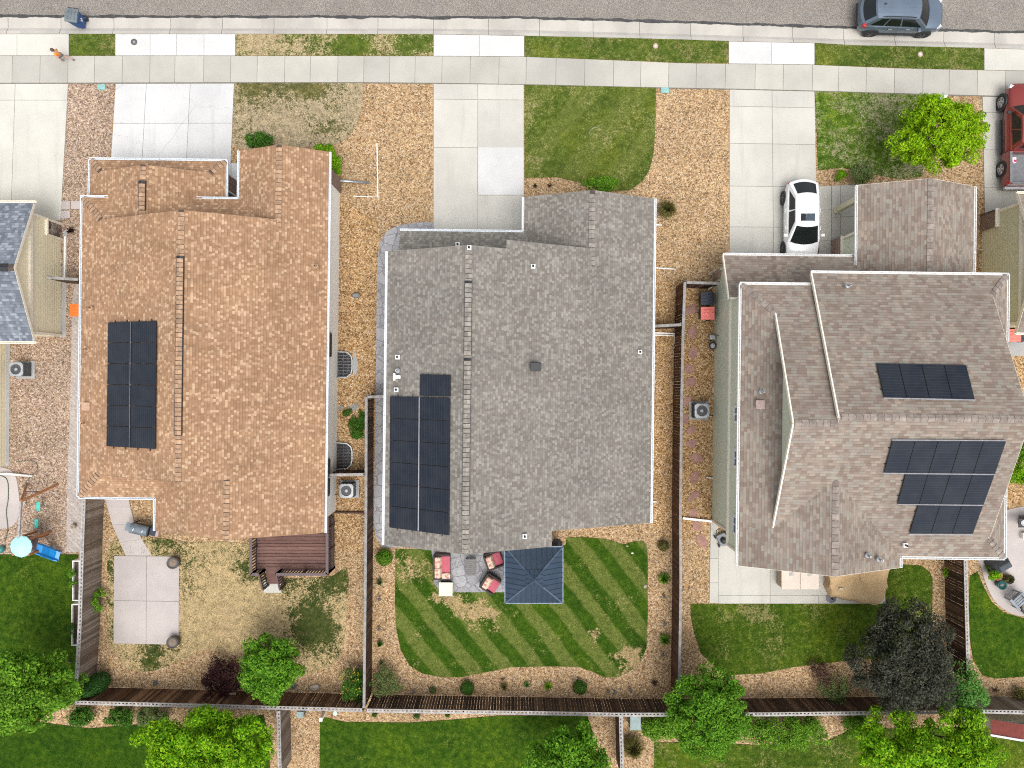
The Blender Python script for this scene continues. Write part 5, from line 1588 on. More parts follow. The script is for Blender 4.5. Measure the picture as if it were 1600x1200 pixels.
def cabin(t, zb, zt, xb0, xb1, xt0, xt1, hb, ht, paint, glass, doors=2, rear_glass=True, pillar=.5, roofname='roof'):
    """rear xb0/xt0, front xb1/xt1; painted shell with glass set 4 mm proud"""
    B = [Vector((xb0, -hb * .92, zb)), Vector((xb1, -hb, zb)), Vector((xb1, hb, zb)), Vector((xb0, hb * .92, zb))]
    T = [Vector((xt0, -ht, zt)), Vector((xt1, -ht, zt)), Vector((xt1, ht, zt)), Vector((xt0, ht, zt))]
    b = MB()
    # roof bows upward a little across and along
    nx, ny = 8, 6
    def top(u, v):
        p = T[0].lerp(T[1], u).lerp(T[3].lerp(T[2], u), v)
        return p + Vector(((.10 * (1 - (2 * v - 1) ** 2)) * (1 if u > .99 else (-.8 if u < .01 else 0)), 0, .055 * (1 - (2 * v - 1) ** 2) * 1 + .02 * (1 - (2 * u - 1) ** 2)))
    for i in range(nx):
        for j in range(ny):
            b.poly([top(i / nx, j / ny), top((i + 1) / nx, j / ny), top((i + 1) / nx, (j + 1) / ny), top(i / nx, (j + 1) / ny)])
    r = b.build(roofname, paint, t, local=True, smooth=True)
    b = MB()
    panes = []
    def side(b0, b1, t1, t0, bulge):
        at = lambda u, v: b0.lerp(b1, u).lerp(t0.lerp(t1, u), v)
        for i in range(10):
            for j in range(6):
                b.poly([at(i / 10, j / 6), at((i + 1) / 10, j / 6), at((i + 1) / 10, (j + 1) / 6), at(i / 10, (j + 1) / 6)])
    side(B[0], B[1], T[1], T[0], 0); side(B[2], B[3], T[3], T[2], 0)
    # front and rear screens bow outward in plan
    def screen(b0, b1, t0, t1, out, name, ins, mat):
        n = 8; sh = MB(); g = MB()
        o = Vector((out, 0, 0))
        def at(u, v):
            p = b0.lerp(b1, u).lerp(t0.lerp(t1, u), v)
            k = 1 - (2 * u - 1) ** 2
            return p + Vector((out * k * lerp(.20, .10 if out > 0 else .08, v), 0, v * .055 * k))
        for i in range(n):
            b.poly([at(i / n, 0), at((i + 1) / n, 0), at((i + 1) / n, 1), at(i / n, 1)])
        nrm = (b1 - b0).cross(t0 - b0).normalized()
        if nrm.x * out < 0: nrm = -nrm
        u0, u1, v0, v1 = ins
        for i in range(n):
            a, c = lerp(u0, u1, i / n), lerp(u0, u1, (i + 1) / n)
            g.poly([at(a, v0) + nrm * .006, at(c, v0) + nrm * .006, at(c, v1) + nrm * .006, at(a, v1) + nrm * .006])
        g.build(name, mat, t, local=True, smooth=True)
    screen(B[1], B[2], T[1], T[2], 1, 'windscreen', (.06, .94, .03, .93), glass)
    if rear_glass: screen(B[0], B[3], T[0], T[3], -1, 'rear_window', (.10, .90, .18, .90), glass)
    else: screen(B[0], B[3], T[0], T[3], -.3, 'rear_window', (.12, .88, .35, .85), glass)
    b.build('cabin', paint, t, local=True)
    for q in ((B[0], B[1], T[1], T[0]), (B[3], B[2], T[2], T[3])):
        nrm = (q[1] - q[0]).cross(q[3] - q[0]).normalized()
        if nrm.y * q[0].y < 0: nrm = -nrm
        def at(u, v): return q[0].lerp(q[1], u).lerp(q[3].lerp(q[2], u), v) + nrm * .006
        splits = [(.10, .47), (.50, .86)] if doors == 2 else [(.08, .30), (.33, .58), (.61, .88)]
        for u0, u1 in splits:
            g = MB()
            e0 = lambda v: u0 + (.05 * v if u0 < .2 else 0)
            e1 = lambda v: u1 + (.06 * (1 - v) if u1 > .8 else 0)
            for i in range(5):
                for j in range(4):
                    q4_ = []
                    for a_, c_ in ((i, j), (i + 1, j), (i + 1, j + 1), (i, j + 1)):
                        v = lerp(.08, .90, c_ / 4); q4_.append(at(lerp(e0(v), e1(v), a_ / 5), v))
                    g.poly(q4_)
            g.build('side_window', glass, t, local=True)
    return r


def mirror(t, x, hb, z, mat):
    for s in (-1, 1):
        b = MB(); b.box(x - .07, x + .08, s * (hb + .1) - .1, s * (hb + .1) + .1, z, z + .13); b.build('wing_mirror', mat, t, local=True, bevel=.03)


def lamp(t, name, mat, x, y, z, dx, dy, dz, rz=0):
    for s in (-1, 1):
        b = MB()
        pts = [(x + a * math.cos(s * rz) - c * math.sin(s * rz), s * y + a * math.sin(s * rz) + c * math.cos(s * rz)) for a, c in ((-dx, -dy), (dx, -dy), (dx, dy), (-dx, dy))]
        b.prism(pts, z - dz, z + dz); b.build(name, mat, t, local=True, bevel=.015)


# blue-grey crossover on the road
t = thing('parked_car', 'blue-grey crossover parked against the kerb with roof rails', 'car', (20.35, 19.38, -.135), math.radians(-1.4))
st = [(-2.2, .66, .42, .78, .84), (-2.12, .80, .32, .96, 1.02), (-1.75, .90, .26, 1.04, 1.07), (-1.0, .915, .24, 1.03, 1.06), (0, .92, .24, 1.02, 1.05), (.8, .915, .24, 1.02, 1.05), (1.15, .91, .25, 1.0, 1.06), (1.65, .88, .27, .94, 1.02), (2.02, .80, .32, .84, .93), (2.17, .70, .4, .7, .78), (2.2, .62, .45, .62, .66)]
loft(st).build('body', MT['paint_blue'], t, local=True, smooth=True, sub=2)
r = cabin(t, 1.02, 1.62, -2.06, 1.16, -1.58, .50, .87, .69, MT['paint_blue'], MT['autoglass'], 3)
for s in (-1, 1):
    b = MB(); b.tube([(-1.35, s * .64, 1.645), (-1.1, s * .64, 1.71), (.05, s * .64, 1.71), (.36, s * .64, 1.65)], .02, 6); b.build('roof_rail', MT['trimblack'], t, local=True)
b = MB()
for k in range(-3, 4): b.bar((-1.4, k * .14, 1.688 - .0045 * k * k), (.38, k * .14, 1.688 - .0045 * k * k), .022, .014)
b.build('roof_groove', MT['paint_blue'], r, local=True)
b = MB(); b.box(-1.32, -1.22, -.03, .03, 1.66, 1.75); b.build('antenna', MT['trimblack'], r, local=True)
for y in (-.92, .92):
    for x in (-1.38, 1.36): wheel(t, x, y + math.copysign(.012, y), .345, .2, MT['rim_dark'], math.copysign(1, y))
mirror(t, .80, .90, .99, MT['paint_blue'])
lamp(t, 'tail_light', MT['tail'], -1.98, .73, .98, .10, .14, .10, .5)
lamp(t, 'headlight', MT['headlamp'], 1.93, .66, .80, .14, .10, .06, -.5)
for s in (-1, 1):
    for x in (-.75, .18):
        b = MB(); b.bar((x, s * .925, .92), (x + .2, s * .925, .92), .03, .03); b.build('door_handle', MT['rim'], t, local=True)
b = MB(); b.box(-2.22, -2.1, -.62, .62, .42, .56); b.build('bumper', MT['trimblack'], t, local=True, bevel=.03)
b = MB()
for s in (-1, 1):
    b.box(-1.05, 1.02, s * .90 - .025, s * .90 + .03, .26, .38)
b.build('sill', MT['trimblack'], t, local=True)

# white sedan on the drive
t = thing('parked_car', 'white sedan with dark sunroof nosed in under the garage eave', 'car', (15.13, 8.42, .03), math.radians(-90))
st = [(-2.16, .58, .42, .80, .86), (-2.08, .74, .32, .92, .98), (-1.7, .86, .25, .97, 1.02), (-.9, .885, .22, .95, .99), (0, .89, .21, .93, .97), (.75, .885, .21, .92, .96), (1.15, .88, .22, .88, .96), (1.65, .85, .24, .78, .87), (2.0, .76, .3, .66, .73), (2.14, .62, .38, .56, .6), (2.17, .52, .42, .52, .54)]
loft(st).build('body', MT['paint_white'], t, local=True, smooth=True, sub=2)
r = cabin(t, .93, 1.42, -2.0, 1.02, -1.22, .22, .82, .60, MT['paint_white'], MT['autoglass'], 2)
b = MB(); b.poly([(-.28, -.36, 1.492), (.06, -.36, 1.49), (.06, .36, 1.49), (-.28, .36, 1.492)]); b.poly([(-.28, -.36, 1.489), (.06, -.36, 1.487), (.06, -.10, 1.496), (-.28, -.10, 1.498)], 1)
b = MB(); b.box(-.30, .08, -.10, .36, 1.42, 1.4945); b.box(-.30, .08, -.36, -.105, 1.42, 1.4905, 1); b.build('sunroof', [MT['sunroof'], MT['autoglass']], r, local=True, bevel=.004)
for y in (-.89, .89):
    for x in (-1.36, 1.30): wheel(t, x, y + math.copysign(.014, y), .33, .2, MT['rim_dark'], math.copysign(1, y))
mirror(t, .72, .86, .92, MT['paint_white'])
lamp(t, 'tail_light', MT['tail'], -2.02, .64, .74, .07, .10, .05, .5)
lamp(t, 'headlight', MT['headlamp'], 1.86, .66, .70, .16, .07, .04, -.5)
for s in (-1, 1):
    for x in (-.7, .22):
        b = MB(); b.bar((x, s * .895, .82), (x + .2, s * .895, .82), .03, .03); b.build('door_handle', MT['paint_white'], t, local=True)
b = MB(); b.box(2.1, 2.17, -.35, .35, .36, .46); b.build('grille', MT['trimblack'], t, local=True, bevel=.02)

# maroon pickup
t = thing('parked_pickup', 'maroon pickup truck with open grey bed cut by the right edge', 'pickup truck', (26.68, 13.0, .03), math.radians(90))
st = [(-.95, .95, .42, 1.06, 1.08), (-.9, .955, .40, 1.08, 1.10), (0, .96, .40, 1.08, 1.10), (.85, .96, .40, 1.08, 1.12), (1.2, .955, .40, 1.08, 1.16), (1.9, .94, .40, 1.03, 1.12), (2.4, .88, .42, .97, 1.05), (2.6, .78, .5, .86, .92), (2.64, .70, .55, .78, .82)]
loft(st).build('body', MT['paint_red'], t, local=True, smooth=True, sub=2)
cabin(t, 1.06, 1.76, -.92, 1.30, -.74, .62, .91, .78, MT['paint_red'], MT['autoglass'], 2, False)
b = MB()
for s in (-1, 1):
    b.box(-2.62, -.94, s * .925 - .045, s * .925 + .045, .45, 1.08)
    b.box(-.95, .9, s * .97 - .09, s * .97 + .06, .34, .39, 1)
b.box(-2.66, -2.58, -.88, .88, .5, 1.07)
b.box(-1.0, -.93, -.88, .88, .5, 1.07)
b.build('bed_side', [MT['paint_red'], MT['trimblack']], t, local=True, bevel=.02)
b = MB(); b.box(-2.57, -1.01, -.87, .87, .58, .64)
for s in (-1, 1):
    b.box(-2.6, -.98, s * .90 - .06, s * .90 + .06, 1.082, 1.10)
b.box(-2.66, -2.56, -.84, .84, 1.075, 1.09)
b.build('bed_liner', plain('bed_liner_grey', (.16, .165, .175), .7), t, local=True)
for y in (-.95, .95):
    for x in (-1.72, 1.80): wheel(t, x, y + math.copysign(.05, y), .39, .25, MT['rim'], math.copysign(1, y))
mirror(t, .98, .98, 1.12, MT['trimblack'])
lamp(t, 'tail_light', MT['tail'], -2.56, .93, .92, .10, .06, .14, 0)
lamp(t, 'headlight', MT['headlamp'], 2.42, .74, .86, .10, .14, .08, -.4)
b = MB(); b.box(-2.84, -2.66, -.92, .92, .46, .62); b.build('bumper', MT['rim'], t, local=True, bevel=.03)
for s in (-1, 1):
    b = MB(); b.bar((.0, s * .97, .98), (.2, s * .97, .98), .03, .03); b.build('door_handle', MT['paint_red'], t, local=True)
b = MB(); b.box(-1.5, -1.18, .42, .72, .641, .80)
o_ = b.build('cargo', clothmat('red_white_bag', (.7, .7, .7), [(.4, (.5, .03, .12)), (.75, (.75, .72, .7))]), None, local=True, bevel=.04)
o_.location = (26.68, 13.0, .03); o_.rotation_euler = (0, 0, math.radians(90)); o_.name = 'bag'
tag(o_, 'red and white bag lying in the pickup bed', 'bag')

# ------------------------------------------------------------------ wheelie bins
def wheelie(label, top, rz, body, lid, mark=None, zt=1.05, group='wheelie bins by the houses', z0=0.02):
    c = P(top[0], top[1], zt)
    t = thing('wheelie_bin', label, 'bin', (c.x, c.y, z0), rz, group)
    b = MB()
    i = 0
    for z, hx, hy in ((.06, .24, .22), (.9, .31, .29), (.97, .33, .31)):
        b.v += [(-hx, -hy, z), (hx, -hy, z), (hx, hy, z), (-hx, hy, z)]
    for k in range(2):
        for j in range(4): b.f.append([k * 4 + j, k * 4 + (j + 1) % 4, k * 4 + 4 + (j + 1) % 4, k * 4 + 4 + j]); b.m.append(0); b.uv.append(None)
    b.f.append([3, 2, 1, 0]); b.m.append(0); b.uv.append(None)
    b.build('body', body, t, local=True, bevel=.03)
    b = MB()
    hx, hy = .35, .325
    nx = 6
    for k in range(nx):
        x0, x1 = lerp(-hx, hx, k / nx), lerp(-hx, hx, (k + 1) / nx)
        h0, h1 = .06 * math.sin(PI * k / nx), .06 * math.sin(PI * (k + 1) / nx)
        b.poly([(x0, -hy, 1.0 + h0), (x1, -hy, 1.0 + h1), (x1, hy, 1.0 + h1), (x0, hy, 1.0 + h0)])
        for s in (-1, 1):
            q = [(x0, s * hy, .96), (x1, s * hy, .96), (x1, s * hy, 1.0 + h1), (x0, s * hy, 1.0 + h0)]
            b.poly(q if s < 0 else q[::-1])
    for x, s in ((-hx, 1), (hx, -1)): b.poly([(x, -hy, .96), (x, hy, .96), (x, hy, 1.0), (x, -hy, 1.0)][::-s])
    for yy in (-.17, 0, .17): b.bar((-.24, yy, 1.065), (.24, yy, 1.065), .05, .02)
    b.build('lid', lid, t, local=True, bevel=.012)
    b = MB(); b.tube([(.36, -.28, .93), (.40, -.28, .95), (.40, .28, .95), (.36, .28, .93)], .018, 6); b.build('handle', MT['trimblack'], t, local=True)
    for s in (-1, 1):
        b = MB(); b.tube([(.25, s * .24, .11), (.25, s * .31, .11)], .11, 14); b.build('wheel', MT['trimblack'], t, local=True)
    if mark:
        b = MB()
        for p0, p1 in mark: b.bar(p0, p1, .03, .006, up=Vector((0, -1, 0)))
        b.build('emblem', MT['pvc'], t, local=True)
    return t


MT['bin_blue'] = plain('bin_blue', (.012, .065, .23), .5)
MT['bin_navy'] = plain('bin_navy', (.018, .025, .045), .5)
MT['bin_lidgrey'] = plain('bin_lid_grey', (.13, .155, .165), .6)
MT['bin_red'] = plain('bin_lid_red', (.78, .20, .165), .6)
MT['bin_orange'] = plain('bin_lid_orange', (.75, .16, .015), .6)
mk = [((-.10, -.325, .62), (.08, -.325, .62)), ((-.05, -.32, .56), (.10, -.32, .56)), ((-.07, -.30, .50), (.02, -.30, .50)), ((.0, -.318, .70), (.06, -.318, .60))]
wheelie('blue wheelie bin with grey lid standing at the kerb', (109.5, 22), math.radians(82), MT['bin_blue'], MT['bin_lidgrey'], [((a[0], -.275 - .06 * (a[2] - .3), a[2]), (c[0], -.275 - .06 * (c[2] - .3), c[2])) for a, c in mk], 1.0, z0=-.12)
wheelie('navy wheelie bin under the cream downspout', (1106, 466.5), 0, MT['bin_navy'], MT['bin_navy'])
wheelie('wheelie bin with red lid beside the navy bin', (1106, 489.5), 0, MT['bin_navy'], MT['bin_red'])
wheelie('orange-lidded wheelie bin half hidden by the orange roof', (119.5, 484.5), 0, MT['bin_navy'], MT['bin_orange'])
wheelie('red-lidded wheelie bin at the far right edge', (1586.5, 524), 0, MT['bin_navy'], MT['bin_red'])
wheelie('dark wheelie bin beside the far right red-lidded one', (1605, 524), 0, MT['bin_navy'], MT['bin_navy'])

# ------------------------------------------------------------------ air conditioners
MT['ac'] = plain('ac_enamel', (.36, .375, .39), .45, .2)
MT['ac_dark'] = plain('ac_louvre', (.07, .075, .08), .5)


def acunit(label, top, zt=.82, w=.36, pad=True):
    c = P(top[0], top[1], zt)
    t = thing('air_conditioner', label, 'air conditioner', (c.x, c.y, 0), 0, 'outdoor air conditioners')
    b = MB(); b.box(-w + .015, w - .015, -w + .015, w - .015, .08, zt - .06)
    for k in range(9): b.box(-w, w, -w, w, .12 + k * .07, .135 + k * .07)
    b.build('louvred_body', MT['ac_dark'], t, local=True, bevel=.02)
    b = MB()
    n = 32
    # square lid with a round hole
    for j in range(n):
        a0, a1 = 2 * PI * j / n, 2 * PI * (j + 1) / n
        def sq(a):
            k = max(abs(math.cos(a)), abs(math.sin(a))); r = min(w / k, w * 1.22); return (r * math.cos(a), r * math.sin(a))
        r = w * .76
        b.poly([(r * math.cos(a0), r * math.sin(a0), zt), sq(a0) + (zt - .01,), sq(a1) + (zt - .01,), (r * math.cos(a1), r * math.sin(a1), zt)])
        b.poly([sq(a0) + (zt - .01,), sq(a0) + (zt - .07,), sq(a1) + (zt - .07,), sq(a1) + (zt - .01,)])
        b.poly([(r * math.cos(a0), r * math.sin(a0), zt), (r * math.cos(a1), r * math.sin(a1), zt), (r * math.cos(a1), r * math.sin(a1), zt - .1), (r * math.cos(a0), r * math.sin(a0), zt - .1)])
    b.build('lid', MT['ac'], t, local=True)
    b = MB(); b.lathe((0, 0, zt - .06), [(.0, .05), (.09, .045), (.09, -.05)], 16)
    b.lathe((0, 0, zt - .14), [(0, 0), (w * .76, 0)], 24, 1)
    for j in range(3):
        a = 2 * PI * j / 3
        b.bar((.05 * math.cos(a), .05 * math.sin(a), zt - .085), (w * .7 * math.cos(a), w * .7 * math.sin(a), zt - .085), .14, .012)
    b.build('fan', [MT['ac'], MT['ac_dark']], t, local=True)
    b = MB()
    for j in range(16):
        a = 2 * PI * j / 16
        b.tube([(.06 * math.cos(a), .06 * math.sin(a), zt + .004), (w * .78 * math.cos(a), w * .78 * math.sin(a), zt + .004)], .004, 4)
    b.build('guard', MT['ac_dark'], t, local=True)
    if pad:
        b = MB(); b.box(-w - .12, w + .16, -w - .12, w + .1, 0, .08); b.build('pad', MT['grey_slab'], t, local=True)
    b = MB(); s = -1 if top[0] < 1000 else 1
    b.tube([(s * w, -.2, .3), (s * (w + .35), -.28, .25)], .025, 6); b.build('line_set', MT['trimblack'], t, local=True)
    return t


acunit('air conditioner on a pad beside the far left house', (24.5, 577))
acunit('air conditioner beside the orange-roofed house near the deck', (541, 767))
acunit('air conditioner between sage wall and flagstones', (1097, 642), w=.38)

# ------------------------------------------------------------------ window wells
def well(label, px, py, dark=False):
    c = P(px, py); t = thing('window_well', label, 'window well', (c.x, c.y, 0), 0, 'window wells in the side yard')
    out = [(-.35, .70), (.2, .66), (.42, .48), (.48, .25), (.48, -.25), (.42, -.48), (.2, -.66), (-.35, -.70)]
    b = MB()
    for i in range(len(out) - 1):
        a, d = out[i], out[i + 1]
        b.bar((a[0], a[1], .09), (d[0], d[1], .09), .05, .22)
    b.build('liner', MT['steel'], t, local=True)
    b = MB(); b.prism(out, .004, .012); b.build('pit', MT['black'], t, local=True)
    b = MB()
    for k in range(9):
        y = lerp(-.64, .64, k / 8)
        x1 = .44 if abs(y) < .25 else lerp(.44, .08, (abs(y) - .25) / .45)
        b.bar((-.35, y, .205), (x1, y, .205), .022, .02)
    for x in (-.2, .05, .28): b.bar((x, -.62 + max(0, x) * .5, .207), (x, .62 - max(0, x) * .5, .207), .016, .016)
    b.build('grate', MT['rim_dark'] if dark else MT['alu'], t, local=True)
    if not dark:
        b = MB(); b.prism([(.5, .74), (.62, .6), (.78, .1), (.7, -.45), (.5, -.6), (.5, -.2), (.5, .2)], .0, .03); b.build('apron', MT['grey_slab'], t, local=True)
    return t


well('upper grated window well with a grey apron in the golden side yard', 537, 570)
well('lower grated window well just above the brown gate panel', 537, 712, True)
# ------------------------------------------------------------------ covers, meters, small yard things
def disc(name, label, cat, px, py, r, mats, h=.035, z=.03, square=False, group=None, ring=.0):
    c = P(px, py); t = thing(name, label, cat, (c.x, c.y, z - .02), 0, group)
    b = MB()
    if square: b.box(-r * 1.25, r * 1.25, -r * .8, r * .8, 0, h)
    else: b.lathe((0, 0, 0), [(r, 0), (r, h), (r * .75, h + .004), (r * .72, h - .006), (0, h - .006)], 20)
    b.build('rim', mats[0], t, local=True)
    b = MB()
    if square: b.box(-r * 1.05, r * 1.05, -r * .62, r * .62, h - .01, h + .012)
    else: b.lathe((0, 0, h - .008), [(r * .42, 0), (r * .38, .014), (0, .016)], 16)
    b.build('lid', mats[1], t, local=True)
    return t


MT['iron'] = plain('cast_iron', (.11, .11, .11), .7, .3)
MT['teal'] = plain('teal_plastic', (.22, .42, .40), .6)
MT['pinkcon'] = plain('pinkish_cover', (.42, .30, .26), .8)
VG = 'valve covers at the front'
disc('utility_cover', 'round dark utility cover on the bright white apron', 'cover', 210, 66, .17, (MT['iron'], MT['steel']), group=VG)
disc('utility_cover', 'small round white-centred cover in the verge before the middle house', 'cover', 1024, 72.5, .14, (MT['pinkcon'], MT['pvc']), h=.06, group=VG)
disc('utility_cover', 'small round white-centred cover in the verge by the blue-grey car', 'cover', 1437, 85.5, .14, (MT['pinkcon'], MT['pvc']), h=.06, group=VG)
disc('valve_box', 'teal valve box in the brown gravel by the sidewalk', 'valve box', 159, 136.5, .17, (MT['teal'], MT['teal']), .05, .03, True, group=VG)
disc('valve_box', 'teal valve box at the corner of the olive front lawn', 'valve box', 1038.5, 141.5, .17, (MT['teal'], MT['teal']), .05, .03, True, group=VG)
disc('valve_box', 'pale valve box behind the bright young tree', 'valve box', 1474, 152, .16, (MT['teal'], MT['pvc']), .05, .03, True, group=VG)
DG = 'round drain lids in the rear gravel'
disc('drain_lid', 'round black drain lid below the square patio', 'drain lid', 243.5, 1066.5, .15, (MT['iron'], MT['iron']), .03, group=DG)
disc('drain_lid', 'round black drain lid right of the leafy young tree', 'drain lid', 459.5, 1071.5, .15, (MT['iron'], MT['iron']), .03, group=DG)
disc('valve_box', 'round mint lid under the rear fence', 'valve box', 524, 1114, .12, (plain('mint', (.5, .66, .56), .6), plain('mint_lid', (.55, .7, .6), .6)), .05)


def blob(b, c, rx, ry, rz, seed, n=9, k=5, m=0):
    rr = random.Random(seed)
    i = len(b.v)
    ph = [rr.uniform(0, 6) for _ in range(4)]
    for a in range(k + 1):
        f = PI * a / k / 1.0
        for j in range(n):
            t = 2 * PI * j / n
            w = 1 + .16 * math.sin(2 * t + ph[0]) + .1 * math.sin(3 * t + ph[1] + f)
            b.v.append((c[0] + rx * math.sin(f) * math.cos(t) * w, c[1] + ry * math.sin(f) * math.sin(t) * w, c[2] + rz * math.cos(f) * (1 + .1 * math.sin(t + ph[2]))))
    for a in range(k):
        for j in range(n):
            b.f.append([i + a * n + j, i + (a + 1) * n + j, i + (a + 1) * n + (j + 1) % n, i + a * n + (j + 1) % n]); b.m.append(m); b.uv.append(None)
    return b


MT['flag'] = plain('red_flagstone', (.33, .185, .15), .9, var=.18, scale=3, bmp=.3)
MT['flag_grey'] = plain('grey_flagstone', (.24, .235, .22), .9, var=.2, bmp=.3)
MT['rock'] = plain('pale_rock', (.40, .34, .27), .9, var=.25, bmp=.4)


def slabstone(label, px, py, r, ang, mat, group, el=1.5, seed=0):
    rr = random.Random(seed)
    c = P(px, py); pts = []
    n = rr.choice([5, 6, 7])
    for j in range(n):
        t = 2 * PI * (j + rr.uniform(-.25, .25)) / n
        x, y = r * el * math.cos(t), r * math.sin(t)
        pts.append((c.x + x * math.cos(ang) - y * math.sin(ang), c.y + x * math.sin(ang) + y * math.cos(ang)))
    b = MB(); b.prism(pts, 0, .03)
    return tag(b.build('flagstone', mat, None, bevel=.008), label, 'flagstone', group)


FG = 'red flagstones along the red-brown fence'
fl = [(1079, 484, .28, .3, 1.5, 'first red flagstone left of the red-lidded bin'), (1082, 519, .27, 1.5, 1.5, 'egg-shaped red flagstone below the red-lidded bin'), (1083, 551, .27, 1.2, 1.3, 'red flagstone level with the round meter'), (1077, 577, .24, .5, 1.3, 'dull red flagstone half way to the air conditioner'),
      (1079, 597, .26, .2, 1.4, 'red flagstone just above the two closest to the fence'), (1073.5, 627, .22, .8, 1.6, 'narrow red flagstone tight to the fence'), (1070.5, 655, .2, 1.5, 1.5, 'smallest red flagstone touching the fence cap'), (1080, 672, .22, .6, 1.4, 'red flagstone just below the air conditioner'),
      (1081, 693, .24, .2, 1.4, 'rounded red flagstone with bare gravel around'), (1088, 715.5, .25, -.2, 1.6, 'pointed red flagstone furthest from the fence'), (1085.5, 745, .25, 1.2, 1.6, 'tall red flagstone level with the pale downspout stub'), (1084, 775, .2, .7, 2.2, 'long slanted red flagstone'),
      (1083, 801, .24, .2, 1.3, 'red flagstone just above the white edging strip'), (1089, 822, .26, -.7, 1.3, 'red flagstone just below the white edging strip'), (1097, 845, .25, -1.0, 1.7, 'last red flagstone beside the pale patio')]
for i, (x, y, r, a, e, l) in enumerate(fl): slabstone(l, x, y, r, a, MT['flag'], FG, e, i + 3)
slabstone('grey flagstone above the green weeds in the side yard', 553, 636, .22, .1, MT['flag_grey'], None, 1.4, 55)
slabstone('small grey flagstone near the white house wall', 533, 637, .12, .3, MT['flag_grey'], None, 1.4, 56)
def rock(label, px, py, r, mat, seed, group=None):
    c = P(px, py); b = MB(); blob(b, (c.x, c.y, r * .35), r * 1.1, r * .9, r * .6, seed)
    return tag(b.build('rock', mat, smooth=True), label, 'rock', group)
rock('pale rock beside the right drain lid', 492, 1073, .22, MT['rock'], 1)
rock('small pale rock on the edge of the striped lawn', 1008, 916, .11, MT['rock'], 2)
rock('white stone lying on the striped lawn near its upper right', 988, 864, .06, MT['pvc'], 3)
rock('tiny pale stone on the striped lawn under the roof corner', 980, 853, .06, MT['rock'], 4)
c = P(557, 462)
t = thing('vent_cap', 'grey boulder-shaped vent cap in the golden side yard', 'vent cap', (c.x, c.y, 0))
b = MB(); blob(b, (0, 0, .12), .2, .18, .2, 8); b.build('cap', MT['flag_grey'], t, local=True, smooth=True)
b = MB(); b.lathe((-.2, .0, 0), [(.07, 0), (.07, .1), (.05, .12), (0, .12)], 10); b.build('spout', MT['iron'], t, local=True)

# meters on the sage wall
c = P(1109, 528); t = thing('gas_meter', 'grey gas meter box on the sage wall', 'meter', (c.x, c.y, 0))
b = MB(); b.box(-.16, .14, -.13, .13, .35, .72); b.build('case', MT['steel'], t, local=True, bevel=.04)
b = MB(); b.tube([(.0, -.12, 0), (.0, -.12, .4)], .025, 8); b.tube([(.06, .08, .7), (.06, .08, .85), (.25, .08, .85)], .025, 8); b.build('pipework', MT['iron'], t, local=True)
c = P(1109.5, 541); t = thing('hose_reel', 'round white-faced hose reel below the gas meter', 'hose reel', (c.x, c.y, 0))
b = MB(); b.lathe((0, 0, .45), [(.19, 0), (.2, .05), (.19, .1), (.13, .1)], 20); b.build('drum', MT['black'], t, local=True, smooth=True)
b = MB(); b.lathe((0, 0, .55), [(.13, 0), (.12, .02), (0, .03)], 20); b.build('face', MT['ac'], t, local=True)
b = MB(); b.box(-.05, .2, -.05, .05, .0, .46); b.build('bracket', MT['black'], t, local=True)

# push mower by the rear corner
c = P(1127, 841); t = thing('lawn_mower', 'grey push mower leaning at the rear corner of the sage house', 'lawn mower', (c.x, c.y, .04), math.radians(-65))
b = MB(); b.prism([(-.3, -.24), (.25, -.26), (.36, -.12), (.36, .12), (.25, .26), (-.3, .24)], .1, .26); b.build('deck', plain('mower_grey', (.17, .185, .20), .5), t, local=True, bevel=.04)
b = MB(); b.lathe((.05, 0, .26), [(.16, 0), (.17, .1), (.12, .18), (0, .19)], 16); b.build('engine', MT['black'], t, local=True, smooth=True)
for sx in (-.24, .26):
    for s in (-1, 1):
        b = MB(); b.tube([(sx, s * .27, .1), (sx, s * .33, .1)], .1, 14); b.build('wheel', MT['tyre'], t, local=True)
b = MB(); b.tube([(-.28, -.2, .22), (-.75, -.2, .85), (-.78, 0, .88), (-.75, .2, .85), (-.28, .2, .22)], .018, 6); b.build('handle', MT['black'], t, local=True)

# barbecue beside the curved walkway
c = P(228, 823); t = thing('barbecue', 'long blue-grey smoker barbecue beside the curved walkway', 'barbecue', (c.x, c.y, 0), math.radians(-13))
MT['smoker'] = plain('smoker_steel', (.16, .19, .215), .5, .4, var=.25, scale=3)
b = MB()
n = 10
for k in range(n):
    a0, a1 = PI * k / n, PI * (k + 1) / n
    for x0, x1 in ((-.42, .5),): b.poly([(x0, .27 * math.cos(a0), .78 + .2 * math.sin(a0)), (x0, .27 * math.cos(a1), .78 + .2 * math.sin(a1)), (x1, .27 * math.cos(a1), .78 + .2 * math.sin(a1)), (x1, .27 * math.cos(a0), .78 + .2 * math.sin(a0))][::-1])
for x in (-.42, .5): b.poly([(x, .27 * math.cos(PI * k / n), .78 + .2 * math.sin(PI * k / n)) for k in range(n + 1)][:: (1 if x > 0 else -1)])
b.build('lid', MT['smoker'], t, local=True)
b = MB(); b.box(-.42, .5, -.27, .27, .5, .775); b.build('firebox', MT['black'], t, local=True, bevel=.02)
for x in (-.2, .28):
    b = MB(); b.bar((x, -.06, 1.0), (x + .03, .06, 1.0), .03, .03); b.build('handle', MT['pvc'], t, local=True)
b = MB(); b.box(-.72, -.44, -.22, .22, .70, .74); b.build('side_shelf', MT['smoker'], t, local=True)
b = MB(); b.box(.52, .86, -.2, .2, .40, .68); b.build('side_box', MT['bin_navy'], t, local=True, bevel=.02)
b = MB(); b.box(.86, 1.0, -.2, .2, .42, .66); b.build('ash_door', MT['vent_pink'], t, local=True)
